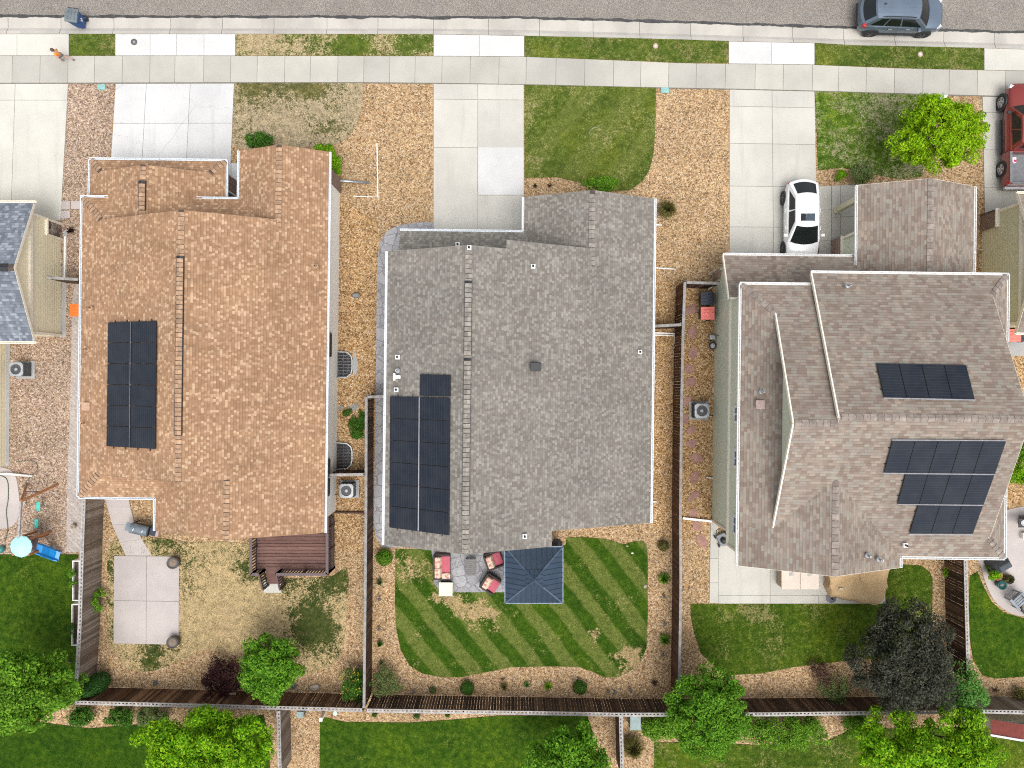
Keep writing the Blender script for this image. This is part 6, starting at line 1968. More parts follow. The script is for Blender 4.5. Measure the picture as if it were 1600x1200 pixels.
for x in (-.4, .46):
    for y in (-.24, .24):
        b = MB(); b.box(x - .025, x + .025, y - .025, y + .025, 0, .5); b.build('leg', MT['black'], t, local=True)

# half-barrel planters
MT['barrel'] = woodmat('barrel_staves', (.07, .05, .035), (.12, .09, .065), (.17, .13, .1))
def barrel(label, px, py):
    c = P(px, py, .5); t = thing('barrel_planter', label, 'planter', (c.x, c.y, .06), 0, 'half-barrel planters on the square patio')
    b = MB(); b.lathe((0, 0, 0), [(.25, 0), (.31, .25), (.30, .48), (.26, .48), (.26, .40)], 20); b.build('barrel', MT['barrel'], t, local=True, smooth=True)
    b = MB()
    for z, r in ((.1, .283), (.38, .312)): b.lathe((0, 0, z), [(r, 0), (r + .006, .0), (r + .006, .04), (r, .04)], 20)
    b.build('hoop', MT['iron'], t, local=True)
    b = MB(); b.lathe((0, 0, .40), [(.262, 0), (.15, .03), (0, .04)], 14); b.build('soil', MT['dry_soil'], t, local=True)
MT['dry_soil'] = plain('dry_soil', (.20, .155, .115), .95, var=.3, scale=14)
barrel('half-barrel planter at the upper right corner of the square patio', 269.5, 880)
barrel('half-barrel planter at the lower right corner of the square patio', 269, 1004.5)

# pink plank and raised beds
b = MB(); p, q = P(334, 1089, .45), P(368, 1084, .5)
b.bar(p, q, .14, .05); o = b.build('plank', plain('pink_plank', (.52, .34, .32), .8), None)
tag(o, 'pale pink plank propped on the rear fence below the purple shrub', 'plank')
for s, l in (((113, 876, 121.5, 939), 'upper white-framed planter box outside the weathered fence'), ((111.5, 944, 120.5, 1009), 'lower white-framed planter box outside the weathered fence')):
    zt = .75
    a, d = P(s[0], s[1], zt), P(s[2], s[3], zt)
    t = thing('planter_box', l, 'planter', (a.x, d.y, 0), 0, 'white planter boxes')
    w, h = d.x - a.x + .1, a.y - d.y
    for nm, bx in (('end_panel', (0, w, 0, .05)), ('end_panel', (0, w, h - .05, h)), ('side_panel', (0, .05, .05, h - .05)), ('side_panel', (w - .05, w, .05, h - .05))):
        b = MB(); b.box(*bx, 0, zt); b.build(nm, MT['pvc'], t, local=True)
    b = MB(); b.box(.05, w - .05, .05, h - .05, .1, zt - .12); b.build('soil', MT['soil'], t, local=True)

# utility pedestals below the rear fence
def pedestal(label, px, py, w, d, h, mat, capm):
    c = P(px, py, h); t = thing('utility_box', label, 'utility box', (c.x, c.y, 0))
    b = MB(); b.box(-w, w, -d, d, 0, h - .1); b.build('case', mat, t, local=True, bevel=.02)
    b = MB(); b.box(-w - .015, w + .015, -d - .015, d + .015, h - .1, h); b.build('cover', capm, t, local=True, bevel=.02)
    return t
MT['box_teal'] = plain('box_grey_teal', (.23, .30, .295), .6)
MT['box_dark'] = plain('box_dark_teal', (.10, .14, .14), .6)
pedestal('grey-teal utility box in the lower gravel strip', 468.5, 1117, .17, .15, .75, MT['box_dark'], MT['box_teal'])
pedestal('slim white marker box beside the lower lawn', 501, 1124.5, .08, .09, .8, MT['pvc'], MT['pvc'])
pedestal('large grey-blue utility box right of the bottom dark fence', 993, 1130, .27, .36, .9, MT['box_teal'], MT['box_teal'])

# ------------------------------------------------------------------ play set
MT['cedar'] = woodmat('cedar_beam', (.30, .125, .055), (.40, .18, .085), (.46, .23, .12), 0)
MT['swing_teal'] = plain('teal_swing', (.06, .52, .42), .5)
MT['slide_blue'] = plain('blue_slide', (.015, .25, .62), .35)
MT['turq'] = plain('turquoise_cloth', (.40, .72, .72), .7, var=.08)
ctr = P(60, 800)
t = thing('swing_set', 'wooden swing set with teal seats, blue slide and turquoise round canopy', 'play set', (ctr.x, ctr.y, 0))
A1, A2 = P(33, 783, 2.2), P(29, 849, 2.2)
b = MB(); b.bar(A1, A2, .09, .12); b.build('top_beam', MT['cap_wood'], t)
for q in ((42, 757), (90, 757)):
    b = MB(); b.bar(A1, P(*q), .11, .11); b.build('leg', MT['cedar'], t)
for q in ((50, 842), (74, 835)):
    b = MB(); b.bar(A2, P(*q), .11, .11); b.build('leg', MT['cedar'], t)
b = MB(); b.bar(A1.lerp(P(42, 757), .55), A1.lerp(P(90, 757), .55), .05, .1); b.build('brace', MT['deck_rail'], t)
for f in (.3, .68):
    s0 = A1.lerp(A2, f); sw = P(60, 791, .45) if f < .5 else P(57, 818, .45)
    b = MB(); b.box(sw.x - .1, sw.x + .1, sw.y - .24, sw.y + .24, sw.z - .015, sw.z + .03); st_ = b.build('swing_seat', MT['swing_teal'], t, bevel=.03)
    b = MB()
    for s in (-1, 1): b.tube([sw + Vector((0, s * .22, 0)), s0 + Vector((0, s * .2, 0))], .008, 4)
    b.build('chain', MT['steel'], st_)
pl = [P(34, 838, 1.2), P(58, 838, 1.2), P(58, 862, 1.2), P(34, 862, 1.2)]
b = MB(); b.prism([(p.x, p.y) for p in pl], 1.14, 1.2); b.build('platform', MT['deck_rail'], t)
for p in pl:
    b = MB(); b.box(p.x - .05, p.x + .05, p.y - .05, p.y + .05, 0, 1.9); b.build('post', MT['cedar'], t)
b = MB()
for k in range(4):
    p, q = pl[k], pl[(k + 1) % 4]
    if k != 1: b.bar(p + Vector((0, 0, .5)), q + Vector((0, 0, .5)), .04, .14)
b.build('guard_rail', MT['cedar'], t)
cc = P(29, 855, 2.35)
b = MB(); n = 12
b.lathe((cc.x, cc.y, 2.15), [(.56, 0), (.52, .05), (.3, .2), (.04, .3), (0, .31)], n); b.build('canopy', MT['turq'], t)
b = MB(); b.tube([(cc.x, cc.y, 1.2), (cc.x, cc.y, 2.45)], .03, 8); b.build('mast', MT['steel'], t)
b = MB(); sp = [P(57, 856, 1.22), P(66, 859, 1.05), P(78, 863, .55), P(87, 867, .25), P(93, 869, .2)]
sd = Vector((.26, .93, 0)).normalized() * .24
for k in range(len(sp) - 1):
    a, c = sp[k], sp[k + 1]
    u = Vector((0, 0, .13))
    b.poly([a - sd, c - sd, c + sd, a + sd])
    for s in (-1, 1):
        b.bar(a + sd * s + u * .5, c + sd * s + u * .5, .05, .16)
b.build('slide', MT['slide_blue'], t)
c = P(5, 857); t = thing('play_ball', 'dark teal ball on gravel at the left edge', 'ball', (c.x, c.y, 0))
b = MB(); b.lathe((0, 0, 0), [(.02, .0)] + [(.2 * math.sin(PI * k / 10), .2 - .2 * math.cos(PI * k / 10)) for k in range(1, 10)] + [(0, .4)], 18); b.build('skin', plain('ball_teal', (.05, .22, .21), .4), t, local=True, smooth=True)
c = P(118, 821); t = thing('garden_urn', 'small tan urn on the paver path by the weathered fence', 'urn', (c.x, c.y, .02))
b = MB(); b.lathe((0, 0, 0), [(.07, 0), (.12, .1), (.13, .22), (.09, .3), (.06, .3), (.06, .2)], 14); b.build('pot', plain('urn_tan', (.36, .30, .22), .8), t, local=True, smooth=True)

# ------------------------------------------------------------------ hot tub and covered furniture
MT['vinyl'] = plain('beige_vinyl', (.56, .475, .395), .6, var=.06, scale=1.5)
MT['tub_side'] = plain('tub_cladding', (.36, .25, .16), .7, var=.12)
a, d = P(1221, 866, .88), P(1280, 921, .88)
t = thing('hot_tub', 'beige covered hot tub half under the rear taupe roof', 'hot tub', ((a.x + d.x) / 2, (a.y + d.y) / 2, .04))
hw, hh = (d.x - a.x) / 2, (a.y - d.y) / 2
b = MB(); b.box(-hw + .03, hw - .03, -hh + .03, hh - .03, 0, .76); b.build('cabinet', MT['tub_side'], t, local=True, bevel=.08)
for s in (-1, 1):
    b = MB(); b.box(min(0, s * hw) + .004, max(0, s * hw) - .004, -hh, hh, .761, .85); b.build('cover_half', MT['vinyl'], t, local=True, bevel=.03)
for x in (-.45, .5):
    b = MB(); b.box(x - .12, x + .12, -.22, .12, .852, .866); b.build('cover_patch', plain('patch_grey', (.4, .37, .34), .7), t, local=True)
tp = [(1298, 868), (1377, 866), (1378, 890), (1378, 912), (1370, 928), (1352, 931), (1325, 927), (1300, 922), (1296, 900)]
bt = [(1287, 866), (1384, 864), (1384, 900), (1381, 924), (1372, 943), (1348, 942), (1318, 936), (1292, 928), (1287, 905)]
tp, bt = smooth(tp, 4), smooth(bt, 4)
n = len(tp)
c0 = P(1338, 900, .7)
t = thing('furniture_cover', 'tan cloth cover draped over patio furniture next to the hot tub', 'furniture cover', (c0.x, c0.y, .04))
V, F = [], []
lv = [(0, 1.0, 0), (.25, .97, .12), (.62, .93, .4), (.74, .86, .75), (.76, .80, 1.0)]
for z, _, f in lv:
    for k in range(n):
        p = P(bt[k][0], bt[k][1], 0).lerp(P(tp[k][0], tp[k][1], .75), f)
        wv = .06 * math.sin(k * 1.9) * (1 - f) + .03 * math.sin(k * 3.3 + z * 4)
        dd = (p - c0); dd.z = 0; dd.normalize()
        V.append((p.x + dd.x * wv, p.y + dd.y * wv, .04 + z + .02 * math.sin(k * 1.3)))
for g in (.7, .4, .15):
    for k in range(n):
        p = P(tp[k][0], tp[k][1], .75); p = c0.lerp(p, g)
        V.append((p.x, p.y, .82 + .08 * math.sin(k * .9 + g * 6) + .09 * math.sin(p.x * 3.1) * math.cos(p.y * 4.0) - (.08 if g < .5 else 0)))
L = len(lv) + 3
b = MB(); b.v = V
for r_ in range(L - 1):
    for k in range(n): b.f.append([r_ * n + k, r_ * n + (k + 1) % n, (r_ + 1) * n + (k + 1) % n, (r_ + 1) * n + k]); b.m.append(0); b.uv.append(None)
b.f.append([(L - 1) * n + k for k in range(n)]); b.m.append(0); b.uv.append(None)
b.build('cloth', plain('tan_cloth', (.49, .335, .175), .85, var=.07, scale=1.2), t, smooth=True)
b = MB(); p = P(1315, 920, .86); blob(b, (p.x, p.y, .86), .14, .07, .03, 4); b.build('patch', MT['vinyl'], t, smooth=True)
c = P(1298, 934); t = thing('umbrella_base', 'dark round umbrella base peeking from under the tan cover', 'umbrella base', (c.x, c.y, .04))
b = MB(); b.lathe((0, 0, 0), [(.26, 0), (.26, .05), (.1, .09), (0, .09)], 22); b.build('disc', plain('base_grey', (.12, .12, .14), .5), t, local=True)
b = MB(); b.lathe((0, 0, .09), [(.04, 0), (.04, .25), (.025, .25)], 10); b.build('socket', MT['black'], t, local=True)

# ------------------------------------------------------------------ far right patio
MT['adir'] = plain('grey_adirondack', (.21, .235, .26), .6)
c = P(1582, 934); t = thing('garden_chair', 'grey slatted garden chair on the curved far right patio', 'chair', (c.x, c.y, .05), math.radians(-48))
b = MB()
for k in range(5): b.bar((-.22 + k * .12, -.27, .36 - k * -.015), (-.22 + k * .12, .27, .36 + k * .015), .10, .02)
b.build('seat', MT['adir'], t, local=True)
b = MB()
for k in range(5): b.bar((-.24, -.22 + k * .11, .34), (-.55, -.25 + k * .125, 1.0), .095, .02)
b.build('backrest', MT['adir'], t, local=True)
for s in (-1, 1):
    b = MB(); b.bar((-.42, s * .34, .6), (.32, s * .34, .6), .13, .025); b.build('armrest', MT['adir'], t, local=True)
    for x in (-.3, .28):
        b = MB(); b.bar((x, s * .31, 0), (x, s * .31, .59), .06, .06, up=Vector((1, 0, 0))); b.build('leg', MT['adir'], t, local=True)
c = P(1600, 945); t = thing('fire_pit', 'round fire pit with blue rim at the far right edge', 'fire pit', (c.x, c.y, .05))
b = MB(); b.lathe((0, 0, 0), [(.3, 0), (.42, .2), (.44, .38), (.38, .38), (.3, .22), (0, .2)], 24); b.build('bowl', MT['black'], t, local=True, smooth=True)
b = MB(); b.lathe((0, 0, .2), [(.36, 0), (.2, .05), (0, .06)], 18); b.build('ash', MT['dry_soil'], t, local=True)
b = MB(); b.lathe((.1, -.35, .02), [(.2, 0), (.22, .3), (.2, .3)], 16); b.build('bucket', MT['slide_blue'], t, local=True)
c = P(1551, 878); t = thing('covered_grill', 'dark covered grill under the lower right roof corner', 'grill', (c.x, c.y, .05), .5)
b = MB(); i = 0
for z, hx, hy in ((0, .45, .3), (.6, .44, .3), (.8, .42, .26), (1.05, .3, .14)):
    b.v += [(-hx, -hy, z), (hx, -hy, z), (hx, hy, z), (-hx, hy, z)]
for k in range(3):
    for j in range(4): b.f.append([k * 4 + j, k * 4 + (j + 1) % 4, k * 4 + 4 + (j + 1) % 4, k * 4 + 4 + j]); b.m.append(0); b.uv.append(None)
b.f.append([12, 13, 14, 15]); b.m.append(0); b.uv.append(None)
b.build('cover', plain('grill_cover', (.05, .058, .07), .7, bmp=.3), t, local=True, bevel=.05)
b = MB(); b.tube([(-.44, -.2, .7), (-.62, -.22, .72), (-.62, .2, .72), (-.44, .18, .7)], .015, 6); b.build('handle', MT['black'], t, local=True)
c = P(1592, 812); t = thing('gas_grill', 'grey gas grill with side burner at the far right edge', 'grill', (c.x, c.y, .05))
b = MB(); b.box(-.1, .65, -.26, .26, .1, .9); b.build('cabinet', MT['ac_dark'], t, local=True, bevel=.02)
b = MB(); b.box(-.05, .62, -.28, .24, .91, 1.12); b.build('lid', MT['smoker'], t, local=True, bevel=.06)
b = MB(); b.box(-.62, -.12, -.24, .2, .82, .87); b.build('side_shelf', MT['black'], t, local=True)
b = MB(); b.lathe((-.38, 0, .871), [(.14, 0), (.14, .03), (.1, .03), (.06, .015), (0, .02)], 16); b.build('burner', MT['rim'], t, local=True)
c = P(1598, 836); t = thing('storage_box', 'small white box on the far right patio', 'box', (c.x, c.y, .05))
b = MB(); b.box(-.18, .2, -.16, .16, 0, .25); b.build('body', MT['pvc'], t, local=True, bevel=.02)
b = MB(); b.box(-.2, .22, -.18, .18, .251, .3); b.build('lid', MT['pvc'], t, local=True, bevel=.015)
def pot(label, px, py, r, mat, z=.05, h=.4):
    c = P(px, py); t = thing('plant_pot', label, 'plant pot', (c.x, c.y, z), 0, 'pots on the far right patio')
    b = MB(); b.lathe((0, 0, 0), [(r * .7, 0), (r, h * .8), (r * 1.05, h), (r * .88, h), (r * .85, h * .85)], 18); b.build('pot', mat, t, local=True, smooth=True)
    b = MB(); b.lathe((0, 0, h * .8), [(r * .86, 0), (0, .03)], 14); b.build('soil', MT['dry_soil'], t, local=True)
    return t
pot('empty dark teal pot nearest the grey garden chair', 1558, 911, .24, plain('glaze_teal', (.012, .075, .07), .25))
pot('terracotta pot holding a bright green plant', 1551, 896, .25, plain('terracotta', (.30, .12, .06), .8))
pot('black pot holding a spiky green plant', 1569, 902, .24, MT['black'])
c = P(1552, 1140); t = thing('shed', 'small red-roofed shed with pale trim behind the lower right fence', 'shed', (c.x, c.y, 0))
xs0, xs1, ys0, ys1 = P(1530, 0).x, P(1596, 0).x, -17.95, -17.4
b = MB(); lapwall(b, (xs1, ys0), (xs0, ys0), 0, 1.2); b.box(xs0 + .02, xs1 - .02, ys0 + .02, ys1, 0, 1.19); b.build('wall', MT['siding_pale'], t)
b = MB(); mx = (xs0 + xs1) / 2
for s, x in ((-1, xs0 - .12), (1, xs1 + .12)):
    q = [Vector((x, ys0 - .15, 1.15)), Vector((mx, ys0 - .15, 1.75)), Vector((mx, ys1 + .1, 1.75)), Vector((x, ys1 + .1, 1.15))]
    b.poly(q if s < 0 else q[::-1], 0, [(0, 0), (0, 1), (1, 1), (1, 0)])
b.build('roof', plain('red_roof', (.17, .032, .022), .8, var=.15, bmp=.3), t)
b = MB()
for s, x in ((-1, xs0 - .12), (1, xs1 + .12)): b.bar((x, ys0 - .15, 1.13), (mx, ys0 - .15, 1.73), .1, .14)
b.build('barge_board', MT['white_trim'], t)
pedestal('pale grey utility box at the end of the lower right fence', 1512, 1121, .2, .18, .8, MT['box_teal'], MT['ac'])

# ------------------------------------------------------------------ garden lights and twigs
def pathlight(label, px, py):
    c = P(px, py); t = thing('path_light', label, 'garden light', (c.x, c.y, 0), random.uniform(0, 3), 'small dark garden lights in the gravel beds')
    b = MB(); b.lathe((0, 0, 0), [(.012, 0), (.012, .22)], 8); b.build('stake', MT['iron'], t, local=True)
    b = MB(); b.lathe((0, 0, .22), [(.03, 0), (.09, .03), (.075, .05), (0, .08)], 14); b.build('lamp_shade', MT['iron'], t, local=True)
    return t
for px, py, l in ((594, 935, 'dark garden light in the left bed level with the patio edge'), (593.5, 981, 'dark garden light in the left bed half way down the striped lawn'), (1036.5, 931, 'dark garden light between the two spiky tufts by the right fence'), (1037.5, 973, 'dark garden light just above the lowest tuft by the right fence'), (1034.5, 1021, 'dark garden light below the lowest tuft by the right fence'),
                  (647, 1078, 'dark garden light right of the tall grey-green shrub'), (950, 1078, 'dark garden light left of the pair by the clipped ball'), (960.5, 1078.5, 'dark garden light right of the pair by the clipped ball'), (984, 1075, 'dark garden light near the lower right of the striped lawn')):
    pathlight(l, px, py)
# ------------------------------------------------------------------ child on the sidewalk
def skinned(name, nodes, edges, mat, parent, sub=2, root=0):
    me = bpy.data.meshes.new(name)
    me.from_pydata([n[:3] for n in nodes], edges, [])
    bm = bmesh.new(); bm.from_mesh(me)
    L = bm.verts.layers.skin.verify()
    for i, v in enumerate(bm.verts):
        r = nodes[i][3]; v[L].radius = (r, r); v[L].use_root = i == root
    bm.to_mesh(me); bm.free()
    me.materials.append(mat)
    o = bpy.data.objects.new(name, me); COL.objects.link(o); o.parent = parent
    k = o.modifiers.new('skin', 'SKIN'); k.use_smooth_shade = True
    s = o.modifiers.new('sub', 'SUBSURF'); s.levels = sub; s.render_levels = sub
    return o


MT['skin'] = plain('skin', (.48, .29, .20), .55, var=.05)
MT['shirt'] = plain('orange_shirt', (.72, .25, .035), .9, var=.08, scale=8)
MT['shorts'] = plain('grey_shorts', (.12, .12, .14), .9)
MT['hair'] = plain('brown_hair', (.09, .055, .035), .8, var=.3, scale=30)
c = P(105, 94.5)
t = thing('person', 'child in an orange shirt running along the sidewalk', 'person', (c.x, c.y, .03), math.radians(165))
N = [(0, 0, .68, .085), (0, 0, .80, .085), (.02, 0, .93, .095), (.03, 0, 1.02, .06), (.045, 0, 1.07, .036),
     (.06, 0, 1.13, .066), (.07, 0, 1.21, .082), (.07, 0, 1.29, .06),
     # left leg forward, right leg back
     (0, .065, .62, .068), (.17, .07, .40, .048), (.16, .07, .22, .042), (.13, .07, .06, .03), (.22, .075, .025, .026),
     (0, -.065, .62, .068), (-.10, -.07, .38, .048), (-.27, -.07, .27, .040), (-.40, -.07, .20, .028), (-.42, -.075, .10, .024),
     # arms
     (.02, .13, .97, .04), (-.10, .18, .80, .030), (.02, .20, .70, .023), (.07, .20, .68, .02),
     (.02, -.13, .97, .04), (.10, -.18, .80, .030), (.22, -.15, .83, .023), (.27, -.15, .85, .02)]
E = [(0, 1), (1, 2), (2, 3), (3, 4), (4, 5), (5, 6), (6, 7), (0, 8), (8, 9), (9, 10), (10, 11), (11, 12), (0, 13), (13, 14), (14, 15), (15, 16), (16, 17),
     (2, 18), (18, 19), (19, 20), (20, 21), (2, 22), (22, 23), (23, 24), (24, 25)]
for w_, dx, dz in ((21, .05, -.02), (25, .05, .02)):
    hx, hy, hz, _ = N[w_]
    for k, (ln, oy) in enumerate(((.045, -.02), (.052, -.007), (.05, .007), (.04, .02))):
        i = len(N); N.append((hx + ln * .6, hy + oy, hz + dz * .4, .0075)); N.append((hx + ln, hy + oy, hz + dz - .012, .0065)); E += [(w_, i), (i, i + 1)]
    i = len(N); N.append((hx + .01, hy + .03, hz + .01, .0075)); N.append((hx + .03, hy + .042, hz + .012, .0065)); E += [(w_, i), (i, i + 1)]
i = len(N); N.append((.145, 0, 1.19, .014)); E.append((6, i))                # nose
for s in (-1, 1):
    i = len(N); N.append((.06, s * .085, 1.19, .014)); E.append((6, i))     # ears
skinned('body', N, E, MT['skin'], t)
SH = [(0, 0, .64, .095), (0, 0, .78, .10), (.02, 0, .92, .11), (.035, 0, 1.02, .062), (.02, .125, .975, .058), (-.05, .165, .88, .05), (.02, -.125, .975, .058), (.06, -.165, .88, .05)]
skinned('shirt', SH, [(0, 1), (1, 2), (2, 3), (2, 4), (4, 5), (2, 6), (6, 7)], MT['shirt'], t)
SO = [(0, 0, .66, .098), (0, .065, .60, .085), (.10, .07, .47, .07), (0, -.065, .60, .085), (-.07, -.07, .46, .07)]
skinned('shorts', SO, [(0, 1), (1, 2), (0, 3), (3, 4)], MT['shorts'], t)
b = MB()
for a in range(7):
    f = PI * .62 * a / 6
    for j in range(14):
        tt = 2 * PI * j / 14
        r = .098 * (1 + .04 * math.sin(5 * tt))
        b.v.append((.06 - .012 + r * math.sin(f) * math.cos(tt) * (.92 if math.cos(tt) > 0 else 1.05), r * math.sin(f) * math.sin(tt) * .92, 1.225 + .1 * math.cos(f) + (.03 if math.cos(tt) > .3 and a > 4 else 0)))
for a in range(6):
    for j in range(14): b.f.append([a * 14 + j, (a + 1) * 14 + j, (a + 1) * 14 + (j + 1) % 14, a * 14 + (j + 1) % 14]); b.m.append(0); b.uv.append(None)
b.build('hair', MT['hair'], t, local=True, smooth=True)
for s in (-1, 1):
    b = MB(); blob(b, (.134, s * .03, 1.20), .009, .012, .008, 1, 8, 5); b.build('eye', MT['black'], t, local=True, smooth=True)
    fx, fz_ = ((.19, .03) if s > 0 else (-.42, .13))
    b = MB(); blob(b, (fx, s * .072, fz_), .085 if s > 0 else .05, .04, .035 if s > 0 else .07, 2, 10, 6); b.build('shoe', MT['shorts'], t, local=True, smooth=True)
# ------------------------------------------------------------------ vegetation
def leafquads(Cn, Nn, size, el=.5, fold=.25):
    """one folded diamond leaf per centre"""
    n = len(Cn)
    Nn = Nn / np.maximum(np.linalg.norm(Nn, axis=1, keepdims=True), 1e-6)
    r = rng.normal(size=(n, 3))
    U = np.cross(Nn, r); U /= np.maximum(np.linalg.norm(U, axis=1, keepdims=True), 1e-6)
    Wv = np.cross(Nn, U)
    s = size * rng.uniform(.65, 1.35, (n, 1))
    V = np.empty((n, 4, 3))
    V[:, 0] = Cn - U * s * .5
    V[:, 1] = Cn + Wv * s * el * .5 + Nn * s * fold * .25 + U * s * .05
    V[:, 2] = Cn + U * s * .5 - Nn * s * fold * .2
    V[:, 3] = Cn - Wv * s * el * .5 + Nn * s * fold * .25 + U * s * .05
    return V.reshape(-1, 3), np.arange(4 * n).reshape(n, 4)


def crown_pts(c, rx, ry, rz, clumps, per, cr, up=.35, inner=.35, lob=.18, flat=.0):
    ph = rng.uniform(0, 6, 4)
    D = rng.normal(size=(clumps, 3)); D[:, 2] = np.abs(D[:, 2]) * 1.0 - .25
    D /= np.linalg.norm(D, axis=1, keepdims=True)
    az = np.arctan2(D[:, 1], D[:, 0])
    w = 1 + lob * np.sin(3 * az + ph[0]) + lob * .7 * np.sin(5 * az + ph[1]) + rng.normal(0, .06, clumps)
    rad = (inner + (1 - inner) * rng.uniform(0, 1, clumps) ** .5) * w
    K = c + D * np.c_[rx * rad, ry * rad, rz * rad]
    kc = max(3, clumps // 5)          # close the top over the trunk
    aa, ra = rng.uniform(0, 2 * PI, kc), np.sqrt(rng.uniform(0, 1, kc)) * .6
    K[:kc] = c + np.c_[rx * ra * np.cos(aa), ry * ra * np.sin(aa), rz * rng.uniform(.55, .95, kc)]
    m = clumps * per
    L = rng.normal(size=(m, 3)); L[:, 2] += up
    L /= np.linalg.norm(L, axis=1, keepdims=True)
    rr = rng.uniform(.62, 1.06, (m, 1)) * cr * np.repeat(rng.uniform(.65, 1.35, clumps), per)[:, None]
    pts = np.repeat(K, per, 0) + L * rr * np.array([1, 1, .75])
    nr = L * .9 + np.array([0, 0, .75]) + rng.normal(0, .35, (m, 3))
    k = pts[:, 2] > .04
    return pts[k], nr[k], K


def limb(b, p, q, r0, r1, n=5, wob=.1):
    pts = [p.lerp(q, i / n) + (Vector((random.uniform(-1, 1), random.uniform(-1, 1), 0)) * wob if 0 < i < n else Vector()) for i in range(n + 1)]
    b.tube(pts, [lerp(r0, r1, i / n) for i in range(n + 1)], 8)


def tree(label, px, py, rpx, rpy, h, mat, clumps=70, per=90, leaf=.15, cr=.34, group='broadleaf trees', lob=.15, el=.5, name='tree', inner=.35, zc=.62, rz=.36, trunk=.11, bark='bark'):
    c = P(px, py, h * zc)
    k = S * (1 - h * zc / H)
    t = thing(name, label, 'tree', (c.x, c.y, 0), 0, group)
    b = MB()
    top = Vector((c.x, c.y, h * .72))
    limb(b, Vector((c.x, c.y, 0)), top, trunk, trunk * .35, 6, .05)
    pts, nr, K = crown_pts(np.array(c), rpx * k, rpy * k, h * rz, clumps, per, cr, lob=lob, inner=inner)
    for i in range(14):
        q = Vector(K[i % len(K)])
        p = Vector((c.x, c.y, h * random.uniform(.28, .6)))
        limb(b, p, p.lerp(q, .92), trunk * .4, trunk * .1, 4, .07)
    b.build('trunk', MT[bark], t, smooth=True)
    V, F = leafquads(pts, nr, leaf, el)
    mesh_np('crown', V, F, MT[mat], t)
    return t


def shrub(label, px, py, rpx, rpy, h, mat, clumps=24, per=70, leaf=.07, cr=.14, name='shrub', cat='shrub', group=None, el=.5, lob=.12, inner=.4, stems=5):
    c = P(px, py, h * .55); k = S * (1 - h * .55 / H)
    t = thing(name, label, cat, (c.x, c.y, 0), 0, group)
    pts, nr, K = crown_pts(np.array((c.x, c.y, h * .5)), rpx * k, rpy * k, h * .5, clumps, per, cr, lob=lob, inner=inner)
    V, F = leafquads(pts, nr, leaf, el)
    mesh_np('foliage', V, F, MT[mat], t)
    b = MB()
    for i in range(stems):
        q = Vector(K[i % len(K)]); b.tube([Vector((c.x, c.y, 0)), Vector((c.x, c.y, 0)).lerp(q, .9)], [.018, .007], 5)
    b.build('stem', MT['bark'], t)
    return t


def ball(label, px, py, r, mat, h=None, n=1500, leaf=.055, squash=.85, group=None, sx=1.0, name='clipped_shrub'):
    """tight clipped cushion"""
    h = h or r * 1.6
    c = P(px, py, h * .6)
    t = thing(name, label, 'shrub', (c.x, c.y, 0), 0, group)
    D = rng.normal(size=(n, 3)); D[:, 2] = np.abs(D[:, 2]) - .25; D /= np.linalg.norm(D, axis=1, keepdims=True)
    az = np.arctan2(D[:, 1], D[:, 0])
    rr = r * (rng.uniform(.8, 1.05, n) + .05 * np.sin(4 * az + r * 50))
    pts = np.array((c.x, c.y, h * .42)) + D * np.c_[rr * sx, rr, rr * h / (1.75 * r)]
    V, F = leafquads(pts, D + rng.normal(0, .5, (n, 3)), leaf, .55)
    mesh_np('foliage', V, F, MT[mat], t)
    b = MB(); b.lathe((c.x, c.y, 0), [(.05, 0), (r * .5, h * .15), (r * .72, h * .42), (r * .5, h * .72), (0, h * .85)], 12); b.build('stem', MT['twigmass'], t, smooth=True)
    return t


def tuft(label, px, py, r, h, mat, n=160, name='grass_tuft', cat='ornamental grass', group='grass tufts', wid=.012):
    """spray of arching blades"""
    c = P(px, py, h * .3); t = thing(name, label, cat, (c.x, c.y, 0), 0, group)
    V, F = [], []
    for i in range(n):
        a = rng.uniform(0, 2 * PI); l = r * rng.uniform(.45, 1.08); hh = h * rng.uniform(.6, 1.1)
        d = np.array((math.cos(a), math.sin(a), 0)); s = np.array((-math.sin(a), math.cos(a), 0)) * wid
        o = np.array((c.x, c.y, 0)) + d * rng.uniform(0, .2) * r
        p1 = o + d * l * .45 + np.array((0, 0, hh)); p2 = o + d * l + np.array((0, 0, hh * rng.uniform(.35, .8)))
        k = len(V)
        V += [o - s, o + s, p1 + s, p1 - s, p2]
        F += [[k, k + 1, k + 2, k + 3]]; F += [[k + 3, k + 2, k + 4, k + 4]]
    Vn = np.array(V)
    b = MB(); b.v = [tuple(v) for v in V]
    for f in F:
        f = f[:3] if f[2] == f[3] else f
        b.f.append(f); b.m.append(0); b.uv.append(None)
    b.build('blades', MT[mat], t)
    b = MB(); b.lathe((c.x, c.y, 0), [(r * .25, 0), (r * .22, h * .2), (0, h * .3)], 9); b.build('crown_base', MT['twigmass'], t)
    return t


